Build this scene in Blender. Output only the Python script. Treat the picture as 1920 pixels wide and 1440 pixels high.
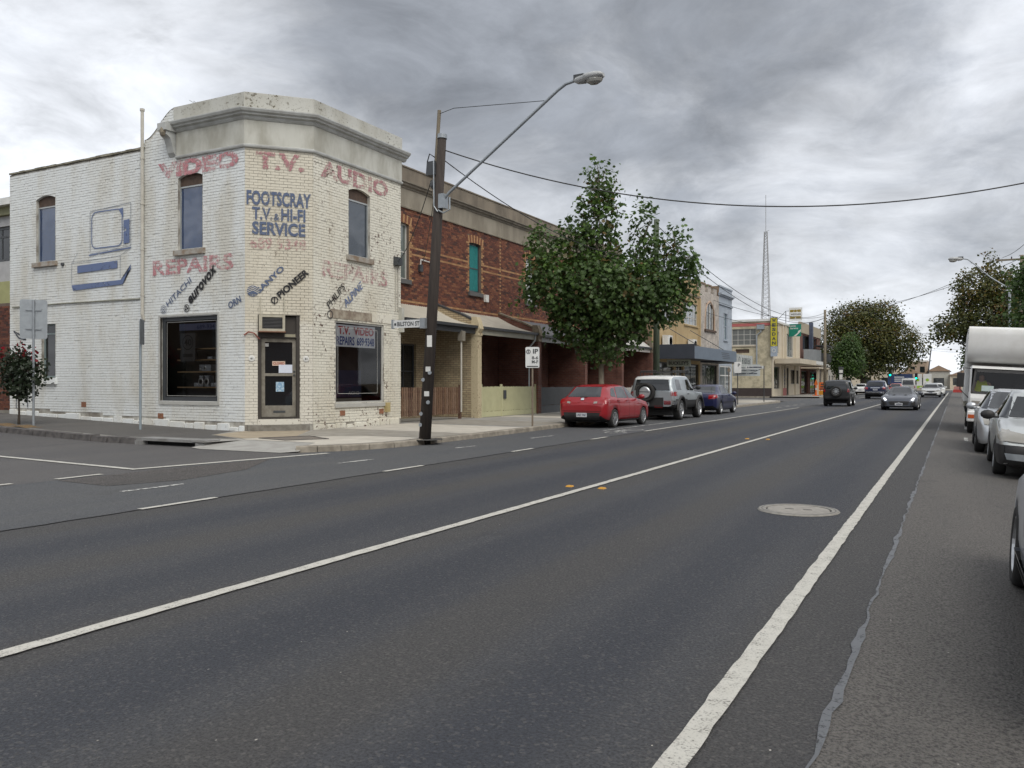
import bpy, math, random
from mathutils import Vector, Matrix
from mathutils.bvhtree import BVHTree
R = math.radians
rnd = random.Random(7)
for o in list(bpy.data.objects): bpy.data.objects.remove(o)
scene = bpy.context.scene
col = scene.collection

# ------------------------------------------------------------ camera, sky, sun, exposure
cam = bpy.data.cameras.new('camera'); cam_o = bpy.data.objects.new('camera', cam); col.objects.link(cam_o)
cam.sensor_width = 36; cam.lens = 29.25; cam.clip_end = 3000; cam.clip_start = .05; cam.shift_y = -.001
cam_o.location = (0, 0, 1.5); cam_o.rotation_euler = (R(90), 0, R(28.07)); scene.camera = cam_o
SUN_EL, SUN_AZ = R(50), R(128)          # azimuth measured from +Y towards +X
world = bpy.data.worlds.new('World'); scene.world = world; world.use_nodes = True

class NT:
    """small node-tree writer"""
    def __init__(s, tree): s.t = tree; s.n = tree.nodes; s.l = tree.links
    def node(s, typ, **kw):
        n = s.n.new(typ)
        for k, v in kw.items():
            if k.startswith('i_'): s.put(n, k[2:].replace('_', ' '), v)
            else: setattr(n, k, v)
        return n
    def put(s, n, key, v):
        if isinstance(key, str) and key.isdigit(): key = int(key)
        sock = n.inputs[key]
        if isinstance(v, bpy.types.NodeSocket): s.l.new(v, sock)
        else:
            if sock.type == 'RGBA' and len(v) == 3: v = (*v, 1)
            sock.default_value = v
    def math(s, op, a, b=0., c=None, clamp=False):
        n = s.node('ShaderNodeMath', operation=op, use_clamp=clamp); s.put(n, 0, a); s.put(n, 1, b)
        if c is not None: s.put(n, 2, c)
        return n.outputs[0]
    def noise(s, vec, scale, detail=3., rough=.55, dist=0., out='Fac'):
        n = s.node('ShaderNodeTexNoise'); s.put(n, 'Vector', vec); s.put(n, 'Scale', scale); s.put(n, 'Detail', detail)
        s.put(n, 'Roughness', rough); s.put(n, 'Distortion', dist); return n.outputs[out]
    def ramp(s, fac, a, b, lo=0., hi=1.):
        n = s.node('ShaderNodeMapRange', interpolation_type='SMOOTHSTEP'); s.put(n, 0, fac); s.put(n, 1, a); s.put(n, 2, b); s.put(n, 3, lo); s.put(n, 4, hi); return n.outputs[0]
    def mix(s, f, a, b, mode='MIX'):
        n = s.node('ShaderNodeMix', data_type='RGBA', blend_type=mode); s.put(n, 0, f); s.put(n, 6, a); s.put(n, 7, b); return n.outputs[2]
    def scale(s, vec, sc, off=(0, 0, 0)):
        n = s.node('ShaderNodeMapping'); s.put(n, 'Vector', vec); n.inputs['Scale'].default_value = sc; n.inputs['Location'].default_value = off; return n.outputs[0]

def build_sky():
    w = NT(world.node_tree); w.n.clear()
    out = w.node('ShaderNodeOutputWorld'); bg = w.node('ShaderNodeBackground')
    tc = w.node('ShaderNodeTexCoord').outputs['Generated']
    sky = w.node('ShaderNodeTexSky', sky_type='NISHITA', sun_disc=False, sun_elevation=SUN_EL, sun_rotation=SUN_AZ)
    sep = w.node('ShaderNodeSeparateXYZ'); w.put(sep, 0, tc)
    # cloud deck seen in perspective: direction over (height + offset), so lumps flatten only gently towards the horizon
    z = w.math('ADD', w.math('MAXIMUM', sep.outputs[2], 0.), .42)
    comb = w.node('ShaderNodeCombineXYZ'); w.put(comb, 0, w.math('DIVIDE', sep.outputs[0], z)); w.put(comb, 1, w.math('DIVIDE', sep.outputs[1], z)); w.put(comb, 2, w.math('MULTIPLY', sep.outputs[2], 1.6))
    p0 = w.scale(comb.outputs[0], (1, 1, 1), (CLOUD_OFF[0], CLOUD_OFF[1], 0))
    warp = w.node('ShaderNodeTexNoise'); w.put(warp, 'Vector', p0); w.put(warp, 'Scale', 1.6); w.put(warp, 'Detail', 3.)
    vm = w.node('ShaderNodeVectorMath', operation='MULTIPLY_ADD'); w.put(vm, 0, warp.outputs['Color']); vm.inputs[1].default_value = (.42, .42, .42); w.put(vm, 2, p0); p = vm.outputs[0]
    def dens(vec): return w.math('ADD', w.math('MULTIPLY', w.noise(vec, 1.7, 3., .5), .55), w.math('MULTIPLY', w.noise(vec, 4.9, 9., .62), .45))
    d0 = dens(p)
    sh = w.node('ShaderNodeVectorMath', operation='ADD'); w.put(sh, 0, p); sh.inputs[1].default_value = (.05, -.04, .10)
    relief = w.math('MULTIPLY', w.math('SUBTRACT', d0, dens(sh.outputs[0])), 2.8)
    # two heavier cloud masses
    def mass(direction, c0, c1):
        dt = w.node('ShaderNodeVectorMath', operation='DOT_PRODUCT'); w.put(dt, 0, tc); dt.inputs[1].default_value = direction; return w.ramp(dt.outputs['Value'], c0, c1)
    heavy = w.math('ADD', w.math('MULTIPLY', mass(DARK1, .86, .985), .06), w.math('MULTIPLY', mass(DARK2, .90, .985), .05))
    heavy = w.math('ADD', heavy, w.math('MULTIPLY', mass(DARK3, .93, .99), .06))
    lite = w.math('MULTIPLY', mass(LITE1, .93, .995), .045)
    low = w.ramp(sep.outputs[2], .02, .30, .085, 0.)
    d1 = w.math('SUBTRACT', w.math('ADD', d0, heavy), w.math('ADD', low, lite))
    dark = w.ramp(d1, .425, .70)
    c1 = w.mix(dark, (.765, .79, .835), (.275, .293, .325))
    k = w.math('ADD', 1., w.math('MULTIPLY', relief, 1.0)); cc = w.node('ShaderNodeCombineXYZ'); [w.put(cc, i, k) for i in range(3)]
    c2 = w.mix(1., c1, cc.outputs[0], 'MULTIPLY')
    skyc = w.mix(1., sky.outputs[0], (.10, .10, .10), 'MULTIPLY')
    c3 = w.mix(.05, c2, skyc)
    w.put(bg, 'Color', c3); bg.inputs['Strength'].default_value = SKY_K
    w.l.new(bg.outputs[0], out.inputs[0])
def view_dir(px, py):
    a = R(28.07); r = (px - 960) / 1560; u = (718 - py) / 1560; v = Vector((-math.sin(a) + r * math.cos(a), math.cos(a) + r * math.sin(a), u)).normalized(); return tuple(v)
DARK1, DARK2, DARK3, LITE1 = view_dir(1380, 60), view_dir(250, -60), view_dir(900, 330), view_dir(60, 330)
CLOUD_OFF = (7.7, 2.6); SKY_K = .80
build_sky()
sl = bpy.data.lights.new('sun', 'SUN'); sl.energy = 1.5; sl.angle = R(45); sl.color = (1, .95, .87)
so = bpy.data.objects.new('sun', sl); col.objects.link(so); so.location = (20, -20, 40)
so.rotation_euler = (R(90) - SUN_EL, 0, R(180) - SUN_AZ)
vs = scene.view_settings; vs.view_transform = 'Standard'; vs.look = 'None'; vs.exposure = 0.62; vs.gamma = 1
scene.cycles.use_denoising = True; scene.cycles.max_bounces = 6; scene.cycles.transparent_max_bounces = 12
scene.cycles.use_adaptive_sampling = True; scene.cycles.adaptive_threshold = .02

# ------------------------------------------------------------ materials
MATS = {}
def new_mat(name):
    m = bpy.data.materials.new(name); m.use_nodes = True; t = NT(m.node_tree); t.n.clear()
    out = t.node('ShaderNodeOutputMaterial'); b = t.node('ShaderNodeBsdfPrincipled')
    t.l.new(b.outputs[0], out.inputs[0]); pos = t.node('ShaderNodeNewGeometry').outputs['Position']
    MATS[name] = m
    return m, t, b, out, pos
def mat(name, c, rough=.6, metal=0., c2=None, scale=3., amt=.5, bump=0., bscale=60., coat=0., spec=.5, stretch=(1, 1, 1), emit=None):
    if name in MATS: return MATS[name]
    m, t, b, out, pos = new_mat(name)
    if c2 is None: c2 = tuple(x * .72 for x in c)
    v = t.scale(pos, stretch) if stretch != (1, 1, 1) else pos
    f = t.ramp(t.noise(v, scale, 5., .6), .32, .68, 0., amt)
    t.put(b, 'Base Color', t.mix(f, c, c2)); t.put(b, 'Metallic', metal); t.put(b, 'Roughness', rough)
    t.put(b, 'Coat Weight', coat); t.put(b, 'Coat Roughness', .04); t.put(b, 'Specular IOR Level', spec)
    if bump:
        bn = t.node('ShaderNodeBump'); t.put(bn, 'Height', t.noise(v, bscale, 4.)); t.put(bn, 'Strength', bump); t.put(bn, 'Distance', .01); t.put(b, 'Normal', bn.outputs[0])
    if emit: t.put(b, 'Emission Color', emit[0]); t.put(b, 'Emission Strength', emit[1])
    return m
def m_worn(name, c, keep=.5, scale=9., rough=.8, c2=None, soft=.06):
    """paint or print worn through in patches"""
    if name in MATS: return MATS[name]
    m, t, b, out, pos = new_mat(name)
    t.put(b, 'Base Color', t.mix(t.noise(pos, 5., 4.), c, c2 or tuple(x * .8 for x in c))); t.put(b, 'Roughness', rough)
    n = t.math('ADD', t.math('MULTIPLY', t.noise(pos, scale, 6., .7), .7), t.math('MULTIPLY', t.noise(pos, scale * .16, 3.), .3))
    thr = .33 + (1 - keep) * .34
    a = t.ramp(n, thr - soft, thr + soft)
    tr = t.node('ShaderNodeBsdfTransparent'); mx = t.node('ShaderNodeMixShader')
    t.put(mx, 0, a); t.l.new(tr.outputs[0], mx.inputs[1]); t.l.new(b.outputs[0], mx.inputs[2]); t.l.new(mx.outputs[0], out.inputs[0])
    return m
def m_paintwall(name, c, stain, chip=(.16, .075, .05), chips=.5, low=None, grime=.5):
    """old paint over brick: stains, soft streaks, chips through to the brick"""
    m, t, b, out, pos = new_mat(name)
    st = t.ramp(t.noise(t.scale(pos, (.9, .9, .28)), 1.1, 5., .6), .40, .70)
    base = t.mix(t.math('MULTIPLY', st, .8), c, stain)
    if low:
        sp = t.node('ShaderNodeSeparateXYZ'); t.put(sp, 0, pos)
        zz = t.math('ADD', sp.outputs[2], t.math('MULTIPLY', t.noise(pos, .8, 3.), .8))
        base = t.mix(t.ramp(zz, low[1] + .25, low[1] + .55), low[0], base)
    fleck = t.ramp(t.noise(pos, 15., 6., .65), .30, .44, 1., 0.)
    base = t.mix(t.math('MULTIPLY', fleck, grime), base, tuple(x * .42 for x in stain))
    region = t.ramp(t.noise(pos, .75, 3., .6), .44, .62)
    spots = t.ramp(t.noise(pos, 8.5, 6., .72), .665 - .11 * chips, .69 - .11 * chips)
    few = t.ramp(t.noise(pos, 5.5, 6., .75, .3), .71, .725)
    cf = t.math('MAXIMUM', t.math('MULTIPLY', spots, region), few)
    cc = t.mix(t.noise(pos, 21., 2.), chip, (.05, .04, .035))
    t.put(b, 'Base Color', t.mix(cf, base, cc)); t.put(b, 'Roughness', .85); t.put(b, 'Specular IOR Level', .25)
    bn = t.node('ShaderNodeBump'); t.put(bn, 'Height', t.math('SUBTRACT', t.noise(pos, 26., 5.), t.math('MULTIPLY', cf, .6))); t.put(bn, 'Strength', .5); t.put(bn, 'Distance', .012); t.put(b, 'Normal', bn.outputs[0])
    return m
def m_glass(name, tint=(.02, .03, .035), refl=1.0, clear=.0, rough=.03, wav=.0):
    m, t, b, out, pos = new_mat(name)
    t.put(b, 'Base Color', tint); t.put(b, 'Roughness', rough); t.put(b, 'IOR', 1.55); t.put(b, 'Specular IOR Level', .5 * refl)
    if wav:
        bn = t.node('ShaderNodeBump'); t.put(bn, 'Height', t.noise(pos, 1.3, 1.)); t.put(bn, 'Strength', wav); t.put(bn, 'Distance', .05); t.put(b, 'Normal', bn.outputs[0])
    if clear:
        g = t.node('ShaderNodeBsdfGlossy'); t.put(g, 'Roughness', rough); tr = t.node('ShaderNodeBsdfTransparent'); t.put(tr, 'Color', tuple(clear for _ in range(3)))
        fr = t.node('ShaderNodeFresnel'); t.put(fr, 'IOR', 1.5); mx = t.node('ShaderNodeMixShader')
        t.put(mx, 0, fr.outputs[0]); t.l.new(tr.outputs[0], mx.inputs[1]); t.l.new(g.outputs[0], mx.inputs[2]); t.l.new(mx.outputs[0], out.inputs[0])
    return m
def m_asphalt(name, c, c2, tracks=True, grain=1.):
    m, t, b, out, pos = new_mat(name)
    sp = t.node('ShaderNodeSeparateXYZ'); t.put(sp, 0, pos)
    base = t.mix(t.ramp(t.noise(t.scale(pos, (1, .16, 1)), .8, 5., .6), .35, .65), c, c2)
    if tracks:   # polished wheel paths and the dusty strips between them
        wob = t.math('ADD', t.math('ADD', sp.outputs[0], .94), t.math('MULTIPLY', t.noise(t.scale(pos, (.5, .07, 1)), 1.2, 3.), .55))
        s = t.math('SINE', t.math('MULTIPLY', wob, 3.35))
        base = t.mix(t.ramp(s, .1, .95, 0., .75), base, (.070, .067, .064))
        base = t.mix(t.ramp(s, -.1, -1., 0., .6), base, (.034, .039, .052))
    base = t.mix(t.ramp(t.noise(pos, 1.7, 6., .65), .58, .74, 0., .35), base, tuple(x * .7 for x in c))
    oil = t.ramp(t.noise(t.scale(pos, (1, .45, 1)), 1.05, 6., .7), .60, .72, 0., .45)
    base = t.mix(oil, base, (.034, .033, .034))
    g1 = t.noise(pos, 60., 4., .7); g2 = t.node('ShaderNodeTexVoronoi'); t.put(g2, 'Vector', pos); t.put(g2, 'Scale', 75.)
    base = t.mix(t.ramp(g1, .42, .66, 0., .62 * grain), base, (.02, .02, .022))
    chipc = t.node('ShaderNodeTexVoronoi'); t.put(chipc, 'Vector', pos); t.put(chipc, 'Scale', 62.); sc = t.node('ShaderNodeSeparateXYZ'); t.put(sc, 0, chipc.outputs['Color'])
    base = t.mix(t.math('MULTIPLY', t.ramp(sc.outputs[0], .82, .98), .24 * grain), base, (.20, .19, .175))
    t.put(b, 'Base Color', base); t.put(b, 'Roughness', t.ramp(g1, .3, .7, .62, .85)); t.put(b, 'Specular IOR Level', .35)
    bn = t.node('ShaderNodeBump'); t.put(bn, 'Height', t.math('SUBTRACT', g2.outputs['Distance'], t.math('MULTIPLY', g1, 1.2))); t.put(bn, 'Strength', .9 * grain); t.put(bn, 'Distance', .009); t.put(b, 'Normal', bn.outputs[0])
    return m
def m_carpaint(name, c, metal=.0, rough=.35, dirt=.15):
    m, t, b, out, pos = new_mat(name)
    tc = t.node('ShaderNodeTexCoord').outputs['Object']
    f = t.ramp(t.noise(tc, 2.2, 5.), .45, .8, 0., dirt)
    t.put(b, 'Base Color', t.mix(f, c, (.16, .14, .12))); t.put(b, 'Metallic', metal); t.put(b, 'Roughness', t.ramp(t.noise(tc, 3., 4.), .3, .8, rough, rough + .12)); t.put(b, 'Coat Weight', .55); t.put(b, 'Coat Roughness', .06)
    return m
def m_leaf(name, c, c2):
    m, t, b, out, pos = new_mat(name)
    f = t.noise(pos, 1.3, 3.)
    cc = t.mix(t.ramp(f, .35, .65), c, c2)
    t.put(b, 'Base Color', cc); t.put(b, 'Roughness', .45); t.put(b, 'Specular IOR Level', .35)
    tl = t.node('ShaderNodeBsdfTranslucent'); t.put(tl, 'Color', t.mix(.5, cc, tuple(min(1, x * 1.6) for x in c2))); mx = t.node('ShaderNodeMixShader'); t.put(mx, 0, .30)
    t.l.new(b.outputs[0], mx.inputs[1]); t.l.new(tl.outputs[0], mx.inputs[2]); t.l.new(mx.outputs[0], out.inputs[0])
    return m

# ------------------------------------------------------------ mesh helpers
class Frame:
    def __init__(s, o, u, n, v=(0, 0, 1)): s.o = Vector(o); s.u = Vector(u).normalized(); s.v = Vector(v).normalized(); s.n = Vector(n).normalized()
    def p(s, a, b, c=0.): return s.o + s.u * a + s.v * b + s.n * c
WORLD = Frame((0, 0, 0), (1, 0, 0), (0, 0, 1), (0, 1, 0))
class MB:
    def __init__(s): s.v = []; s.f = []; s.m = []
    def face(s, pts, m=0):
        i = len(s.v); s.v += [tuple(p) for p in pts]; s.f.append(tuple(range(i, i + len(pts)))); s.m.append(m); return s
    def box(s, x0, y0, z0, x1, y1, z1, m=0, fr=None, taper=0.):
        i = len(s.v)
        x0, x1 = min(x0, x1), max(x0, x1); y0, y1 = min(y0, y1), max(y0, y1); z0, z1 = min(z0, z1), max(z0, z1)
        for z, k in ((z0, 0.), (z1, taper)):
            for x, y in ((x0 + k, y0 + k), (x1 - k, y0 + k), (x1 - k, y1 - k), (x0 + k, y1 - k)):
                s.v.append(tuple(fr.p(x, y, z)) if fr else (x, y, z))
        for q in ((3, 2, 1, 0), (4, 5, 6, 7), (0, 1, 5, 4), (1, 2, 6, 5), (2, 3, 7, 6), (3, 0, 4, 7)):
            s.f.append(tuple(i + k for k in q)); s.m.append(m)
        return s
    def tube(s, pts, r, n=8, m=0, caps=True, r1=None):
        pts = [Vector(p) for p in pts]; k = len(pts); base = len(s.v); up = None
        for i, p in enumerate(pts):
            d = (pts[min(i + 1, k - 1)] - pts[max(i - 1, 0)]); d = d.normalized() if d.length > 1e-9 else Vector((0, 0, 1))
            if up is None: up = d.orthogonal().normalized()
            up = (up - d * up.dot(d)); up = up.normalized() if up.length > 1e-6 else d.orthogonal().normalized()
            sd = d.cross(up); rr = r if r1 is None else r + (r1 - r) * i / max(1, k - 1)
            if isinstance(r, (list, tuple)): rr = r[i]
            for j in range(n):
                a = 2 * math.pi * j / n; s.v.append(tuple(p + up * (math.cos(a) * rr) + sd * (math.sin(a) * rr)))
        for i in range(k - 1):
            for j in range(n):
                a = base + i * n + j; b = base + i * n + (j + 1) % n
                s.f.append((a, b, b + n, a + n)); s.m.append(m)
        if caps:
            s.f.append(tuple(base + j for j in reversed(range(n)))); s.m.append(m)
            s.f.append(tuple(base + (k - 1) * n + j for j in range(n))); s.m.append(m)
        return s
    def cyl(s, p0, p1, r0, r1=None, n=12, m=0): return s.tube([p0, p1], [r0, r0 if r1 is None else r1], n, m)
    def lathe(s, prof, o, ax, n=24, m=0, ang=2 * math.pi):
        """prof: (radius, along-axis)"""
        ax = Vector(ax).normalized(); up = ax.orthogonal().normalized(); sd = ax.cross(up); o = Vector(o); base = len(s.v); k = len(prof)
        for j in range(n):
            a = ang * j / n
            for r, h in prof: s.v.append(tuple(o + ax * h + (up * math.cos(a) + sd * math.sin(a)) * r))
        for j in range(n):
            for i in range(k - 1):
                a = base + j * k + i; b = base + ((j + 1) % n) * k + i
                s.f.append((a, b, b + 1, a + 1)); s.m.append(m)
        return s
    def prism(s, poly, d0, d1, fr=WORLD, m=0):
        i = len(s.v); n = len(poly)
        for d in (d0, d1):
            for a, b in poly: s.v.append(tuple(fr.p(a, b, d)))
        s.f.append(tuple(i + k for k in reversed(range(n)))); s.m.append(m); s.f.append(tuple(i + n + k for k in range(n))); s.m.append(m)
        for k in range(n):
            q = (k + 1) % n; s.f.append((i + k, i + q, i + n + q, i + n + k)); s.m.append(m)
        return s
    def grid(s, rows, m=0):
        i = len(s.v); w = len(rows[0])
        for r_ in rows: s.v += [tuple(p) for p in r_]
        for a in range(len(rows) - 1):
            for b in range(w - 1):
                q = i + a * w + b; s.f.append((q, q + 1, q + w + 1, q + w)); s.m.append(m)
        return s
    def ell(s, c, r, nu=10, nv=7, m=0, fr=None):
        prof = [(math.sin(math.pi * k / (nv - 1)), -math.cos(math.pi * k / (nv - 1))) for k in range(nv)]
        i = len(s.v); s.lathe(prof, (0, 0, 0), (0, 0, 1), nu, m)
        for k in range(i, len(s.v)): s.v[k] = tuple(c[q] + s.v[k][q] * r[q] for q in range(3))
        return s
    def mesh(s, name, mats, smooth=False):
        me = bpy.data.meshes.new(name); me.from_pydata(s.v, [], s.f)
        mats = mats if isinstance(mats, (list, tuple)) else [mats]
        for m in mats: me.materials.append(m)
        if len(mats) > 1: me.polygons.foreach_set('material_index', s.m)
        if smooth: me.polygons.foreach_set('use_smooth', [True] * len(me.polygons))
        me.update(); return me
    def build(s, name, mats, parent=None, smooth=False, kind=None):
        if parent is not None and not parent.get('_local'):
            off = parent_off(parent)
            s.v = [(a - off[0], b - off[1], c - off[2]) for a, b, c in s.v]
        return link(name, s.mesh(name, mats, smooth), parent, kind)
def parent_off(p):
    o = Vector((0, 0, 0))
    while p is not None: o += p.location; p = p.parent
    return o
def link(name, me, parent=None, kind=None, loc=None):
    o = bpy.data.objects.new(name, me); col.objects.link(o)
    if parent is not None:
        o.parent = parent
        if parent.get('_local'): o['_local'] = 1
    if kind: o['kind'] = kind
    if loc is not None: o.location = loc
    return o
def tag(o, label, cat, group=None):
    o['label'] = label; o['category'] = cat
    if group: o['group'] = group
    return o
def thing(name, label, cat, loc=(0, 0, 0), rotz=0., group=None, local=False):
    o = bpy.data.objects.new(name, None); col.objects.link(o); o.location = loc; o.rotation_euler = (0, 0, rotz); o.empty_display_size = .2
    if local: o['_local'] = 1
    return tag(o, label, cat, group)
def copy_tree(o, parent=None):
    c = o.copy(); col.objects.link(c); c.parent = parent
    for ch in o.children: copy_tree(ch, c)
    return c

# ------------------------------------------------------------ lettering (the built-in font turned into flat meshes)
_TX = {}
def text_geo(s, bold=.0, spacing=1.):
    k = (s, bold, spacing)
    if k in _TX: return _TX[k]
    cu = bpy.data.curves.new('t', 'FONT'); cu.body = s; cu.size = 1; cu.offset = bold; cu.space_character = spacing; cu.resolution_u = 3
    o = bpy.data.objects.new('t', cu); col.objects.link(o)
    dg = bpy.context.evaluated_depsgraph_get(); me = bpy.data.meshes.new_from_object(o.evaluated_get(dg))
    vs = [tuple(v.co) for v in me.vertices]; fs = [tuple(p.vertices) for p in me.polygons]
    bpy.data.objects.remove(o); bpy.data.curves.remove(cu); bpy.data.meshes.remove(me)
    x0 = min(v[0] for v in vs); x1 = max(v[0] for v in vs); y0 = min(v[1] for v in vs); y1 = max(v[1] for v in vs)
    _TX[k] = ([((v[0] - x0) / (x1 - x0), (v[1] - y0) / (y1 - y0)) for v in vs], fs)
    return _TX[k]
def text(s, fr, u, v, w, h, n, m, parent, name='lettering', bold=.02, rot=0., shear=0., arc=None, rise=0.):
    """string in the box u,v,w,h of a wall frame, n metres proud; rot turns it about its lower left corner"""
    vs, fs = text_geo(s, bold); b = MB(); c, q = math.cos(rot), math.sin(rot)
    for a, d in vs:
        x = a * w + shear * d * h; y = d * h + rise * a
        b.v.append(tuple(fr.p(u + x * c - y * q, v + x * q + y * c, n)))
    b.f = list(fs); b.m = [0] * len(fs)
    return b.build(name, m, parent)
for _s, _b in (): text_geo(_s, _b)
# ------------------------------------------------------------ ground, roads, footpaths
XS = .065      # crossfall of the right-hand shoulder
def gz(x): return .03 * max(0., -19. - x) - XS * max(0., x + .5)
M_road = m_asphalt('asphalt', (.050, .053, .062), (.064, .066, .072))
M_lane = m_asphalt('asphalt_bike_lane', (.082, .086, .092), (.094, .096, .098), tracks=False, grain=.8)
M_shld = m_asphalt('asphalt_old', (.125, .118, .109), (.148, .138, .126), tracks=False, grain=1.2)
M_bils = m_asphalt('asphalt_side_street', (.095, .092, .092), (.112, .107, .104), tracks=False, grain=.8)
M_patch = m_asphalt('asphalt_coarse', (.125, .112, .105), (.09, .085, .08), tracks=False, grain=1.5)
M_fpath = m_asphalt('asphalt_footpath', (.095, .091, .086), (.115, .108, .10), tracks=False, grain=.6)
M_seal = m_worn('bitumen_seal', (.125, .132, .142), .80, 40., .5, (.09, .094, .10), .10)
M_line = m_worn('road_paint', (.56, .55, .50), .80, 70., .7, (.42, .405, .36), .12)
M_line2 = m_worn('road_paint_worn', (.60, .60, .57), .52, 16., .7, None, .06)
M_conc = mat('concrete_light', (.50, .465, .40), .85, c2=(.40, .37, .315), scale=2.2, amt=.9, bump=.2, bscale=40)
M_concb = mat('concrete_brown', (.235, .215, .18), .88, c2=(.30, .28, .24), scale=2.5, amt=.9, bump=.25, bscale=45)
M_concg = mat('concrete_grey', (.33, .32, .295), .88, c2=(.25, .235, .21), scale=2.0, amt=.9, bump=.2, bscale=45)
M_kerb = mat('kerb_concrete', (.31, .28, .23), .9, c2=(.17, .15, .12), scale=3.5, amt=.9, bump=.3, bscale=30)
M_blue = mat('bluestone', (.060, .056, .055), .8, c2=(.12, .11, .105), scale=7, amt=.9, bump=.5, bscale=18)
M_soil = mat('soil', (.11, .085, .06), .95, c2=(.2, .14, .07), scale=9, amt=1., bump=.5)

def sheet(name, pts, m, parent=None, kind=None):
    return MB().face(pts).build(name, m, parent, kind=kind)
def rect(x0, y0, x1, y1, z): return [(x0, y0, z), (x1, y0, z), (x1, y1, z), (x0, y1, z)]
sheet('ground', rect(-900, -600, 900, 1500, -.5), M_soil, kind='structure')
road = MB()
road.grid([[(x, y, gz(x)) for x in (-12.2, -.5, 2.6)] for y in (-40, 0, 20, 50, 100, 150, 182)])
road = road.build('road', M_road, kind='structure')
bl = MB(); bl.grid([[(x, y, gz(x)) for y in (-14, 17.1)] for x in (-60, -40, -30, -24, -19, -12.2)])
side_street = bl.build('side_street', M_bils, kind='structure')
cs = MB().face(rect(-60, 70.5, -12.2, 87.2, 0)).build('cross_street', M_bils, kind='structure')
far = MB().face(rect(2.6, 150, 60, 166, gz(2.6))).face(rect(-60, 150, -12.2, 166, 0)).build('far_cross_street', M_bils, kind='structure')
# differently aged surfaces lying on the carriageway
def wavy(xf, y0, y1, dy, amp, seed):
    q = random.Random(seed); out = []; y = y0
    while y <= y1: out.append((xf + q.uniform(-amp, amp), y)); y += dy
    return out
edge = wavy(-.50, 0, 46, .16, .014, 3) + [(-.5, 60), (-.5, 180)]
sh = MB(); sh.grid([[(x, y, .004 + gz(x)), (2.6, y, .004 + gz(2.6))] for x, y in edge]); sh.build('asphalt_strip', M_shld, road)
q = random.Random(4); sl_ = MB(); rows = []
for x, y in edge[:-1]:
    w = .013 + .009 * math.sin(y * 1.7) + .006 * math.sin(y * 5.1) + q.uniform(-.005, .005); rows.append([(x - max(.005, w), y, .009), (x + max(.006, w), y, .009)])
sl_.grid(rows); sl_.build('crack_seal', M_seal, road)
e2 = wavy(-8.50, -12, 46, .3, .012, 5) + [(-8.5, 180)]
bk = MB(); bk.grid([[(-12.19, y, .004), (x, y, .004)] for x, y in e2]); bk.build('asphalt_bike_strip', M_lane, road)
sm = MB(); sm.grid([[(x - .012, y, .0085), (x + .014, y, .0085)] for x, y in e2[:-1]]); sm.build('joint_seam', mat('joint', (.05, .05, .052), .8), road)
sheet('coarse_patch', [(-12.1, 7.95, .0075), (-10.86, 7.88, .0075), (-10.5, 8.9, .0075), (-10.80, 10.5, .0075), (-11.9, 12.2, .0075), (-12.15, 9.7, .0075)], M_patch, road)

def stripe(name, x0, y0, x1, y1, w, m=None, z=.012, seed=0, rag=.006):
    """a painted line with slightly ragged edges"""
    q = random.Random(int(seed + x0 * 31 + y0 * 7)); a = Vector((x0, y0)); b = Vector((x1, y1)); d = b - a; L = d.length; d.normalize(); nrm = Vector((-d.y, d.x)); rows = []; t = 0.
    while True:
        p = a + d * min(t, L); j1 = q.uniform(-rag, rag); j2 = q.uniform(-rag, rag); l = p + nrm * (w / 2 + j1); r = p - nrm * (w / 2 + j2)
        rows.append([(l.x, l.y, z + (gz(l.x))), (r.x, r.y, z + gz(r.x))])
        if t >= L: break
        t += .12 if (t < 30) else 20.
    return MB().grid(rows).build(name, m or M_line, road)
stripe('centre_line', -4.63, -6, -4.63, 150, .115)
stripe('edge_line', -.98, -6, -.98, 145, .112)
stripe('holding_line', -12.55, 9.55, -11.75, 13.75, .16)
stripe('side_street_line', -19.2, 10.2, -12.6, 9.62, .14)
stripe('side_street_line', -45, 10.6, -19.3, 10.2, .13)
for y0, y1 in ((8.05, 8.85), (6.3, 7.38), (4.5, 5.6)): stripe('lane_dash', -12.3, y0, -12.33, y1, .12)
for y0, y1 in ((2.2, 3.3), (6.6, 7.75), (11.35, 12.5), (15.95, 16.95), (20.4, 21.5)): stripe('lane_dash', -8.5, y0, -8.5, y1, .10)
for y0, y1 in ((3.2, 4.2), (7.55, 8.6), (12.1, 13.05), (16.2, 17.0), (20.0, 21.3)): stripe('worn_dash', -10.1, y0, -10.05, y1, .09, M_line2)
stripe('bike_lane_line', -8.48, 24.6, -8.35, 52.5, .11)
stripe('parking_line', -9.72, 24.3, -9.55, 31., .09, M_line2)
for y in (52, 55, 58, 61): stripe('lane_dash', -9.6, y, -9.5, y + 1.2, .12)
stripe('bay_line', -8.5, 62, -8.3, 74, .1, M_line2); stripe('bay_line', -9.8, 88, -9.7, 140, .1, M_line2); stripe('bike_lane_line', -8.4, 88, -8.3, 145, .11)
stripe('bay_line', -11.2, 56.2, -8.8, 56.6, .16, M_line2)
stripe('bay_tick', .25, 24.9, .25, 26.6, .09, M_line2); stripe('bay_tick', .3, 31, .3, 34, .09, M_line2); stripe('bay_tick', .9, 4.6, 1.05, 6.4, .09, M_line2)
bs = MB()   # bicycle symbol
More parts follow.
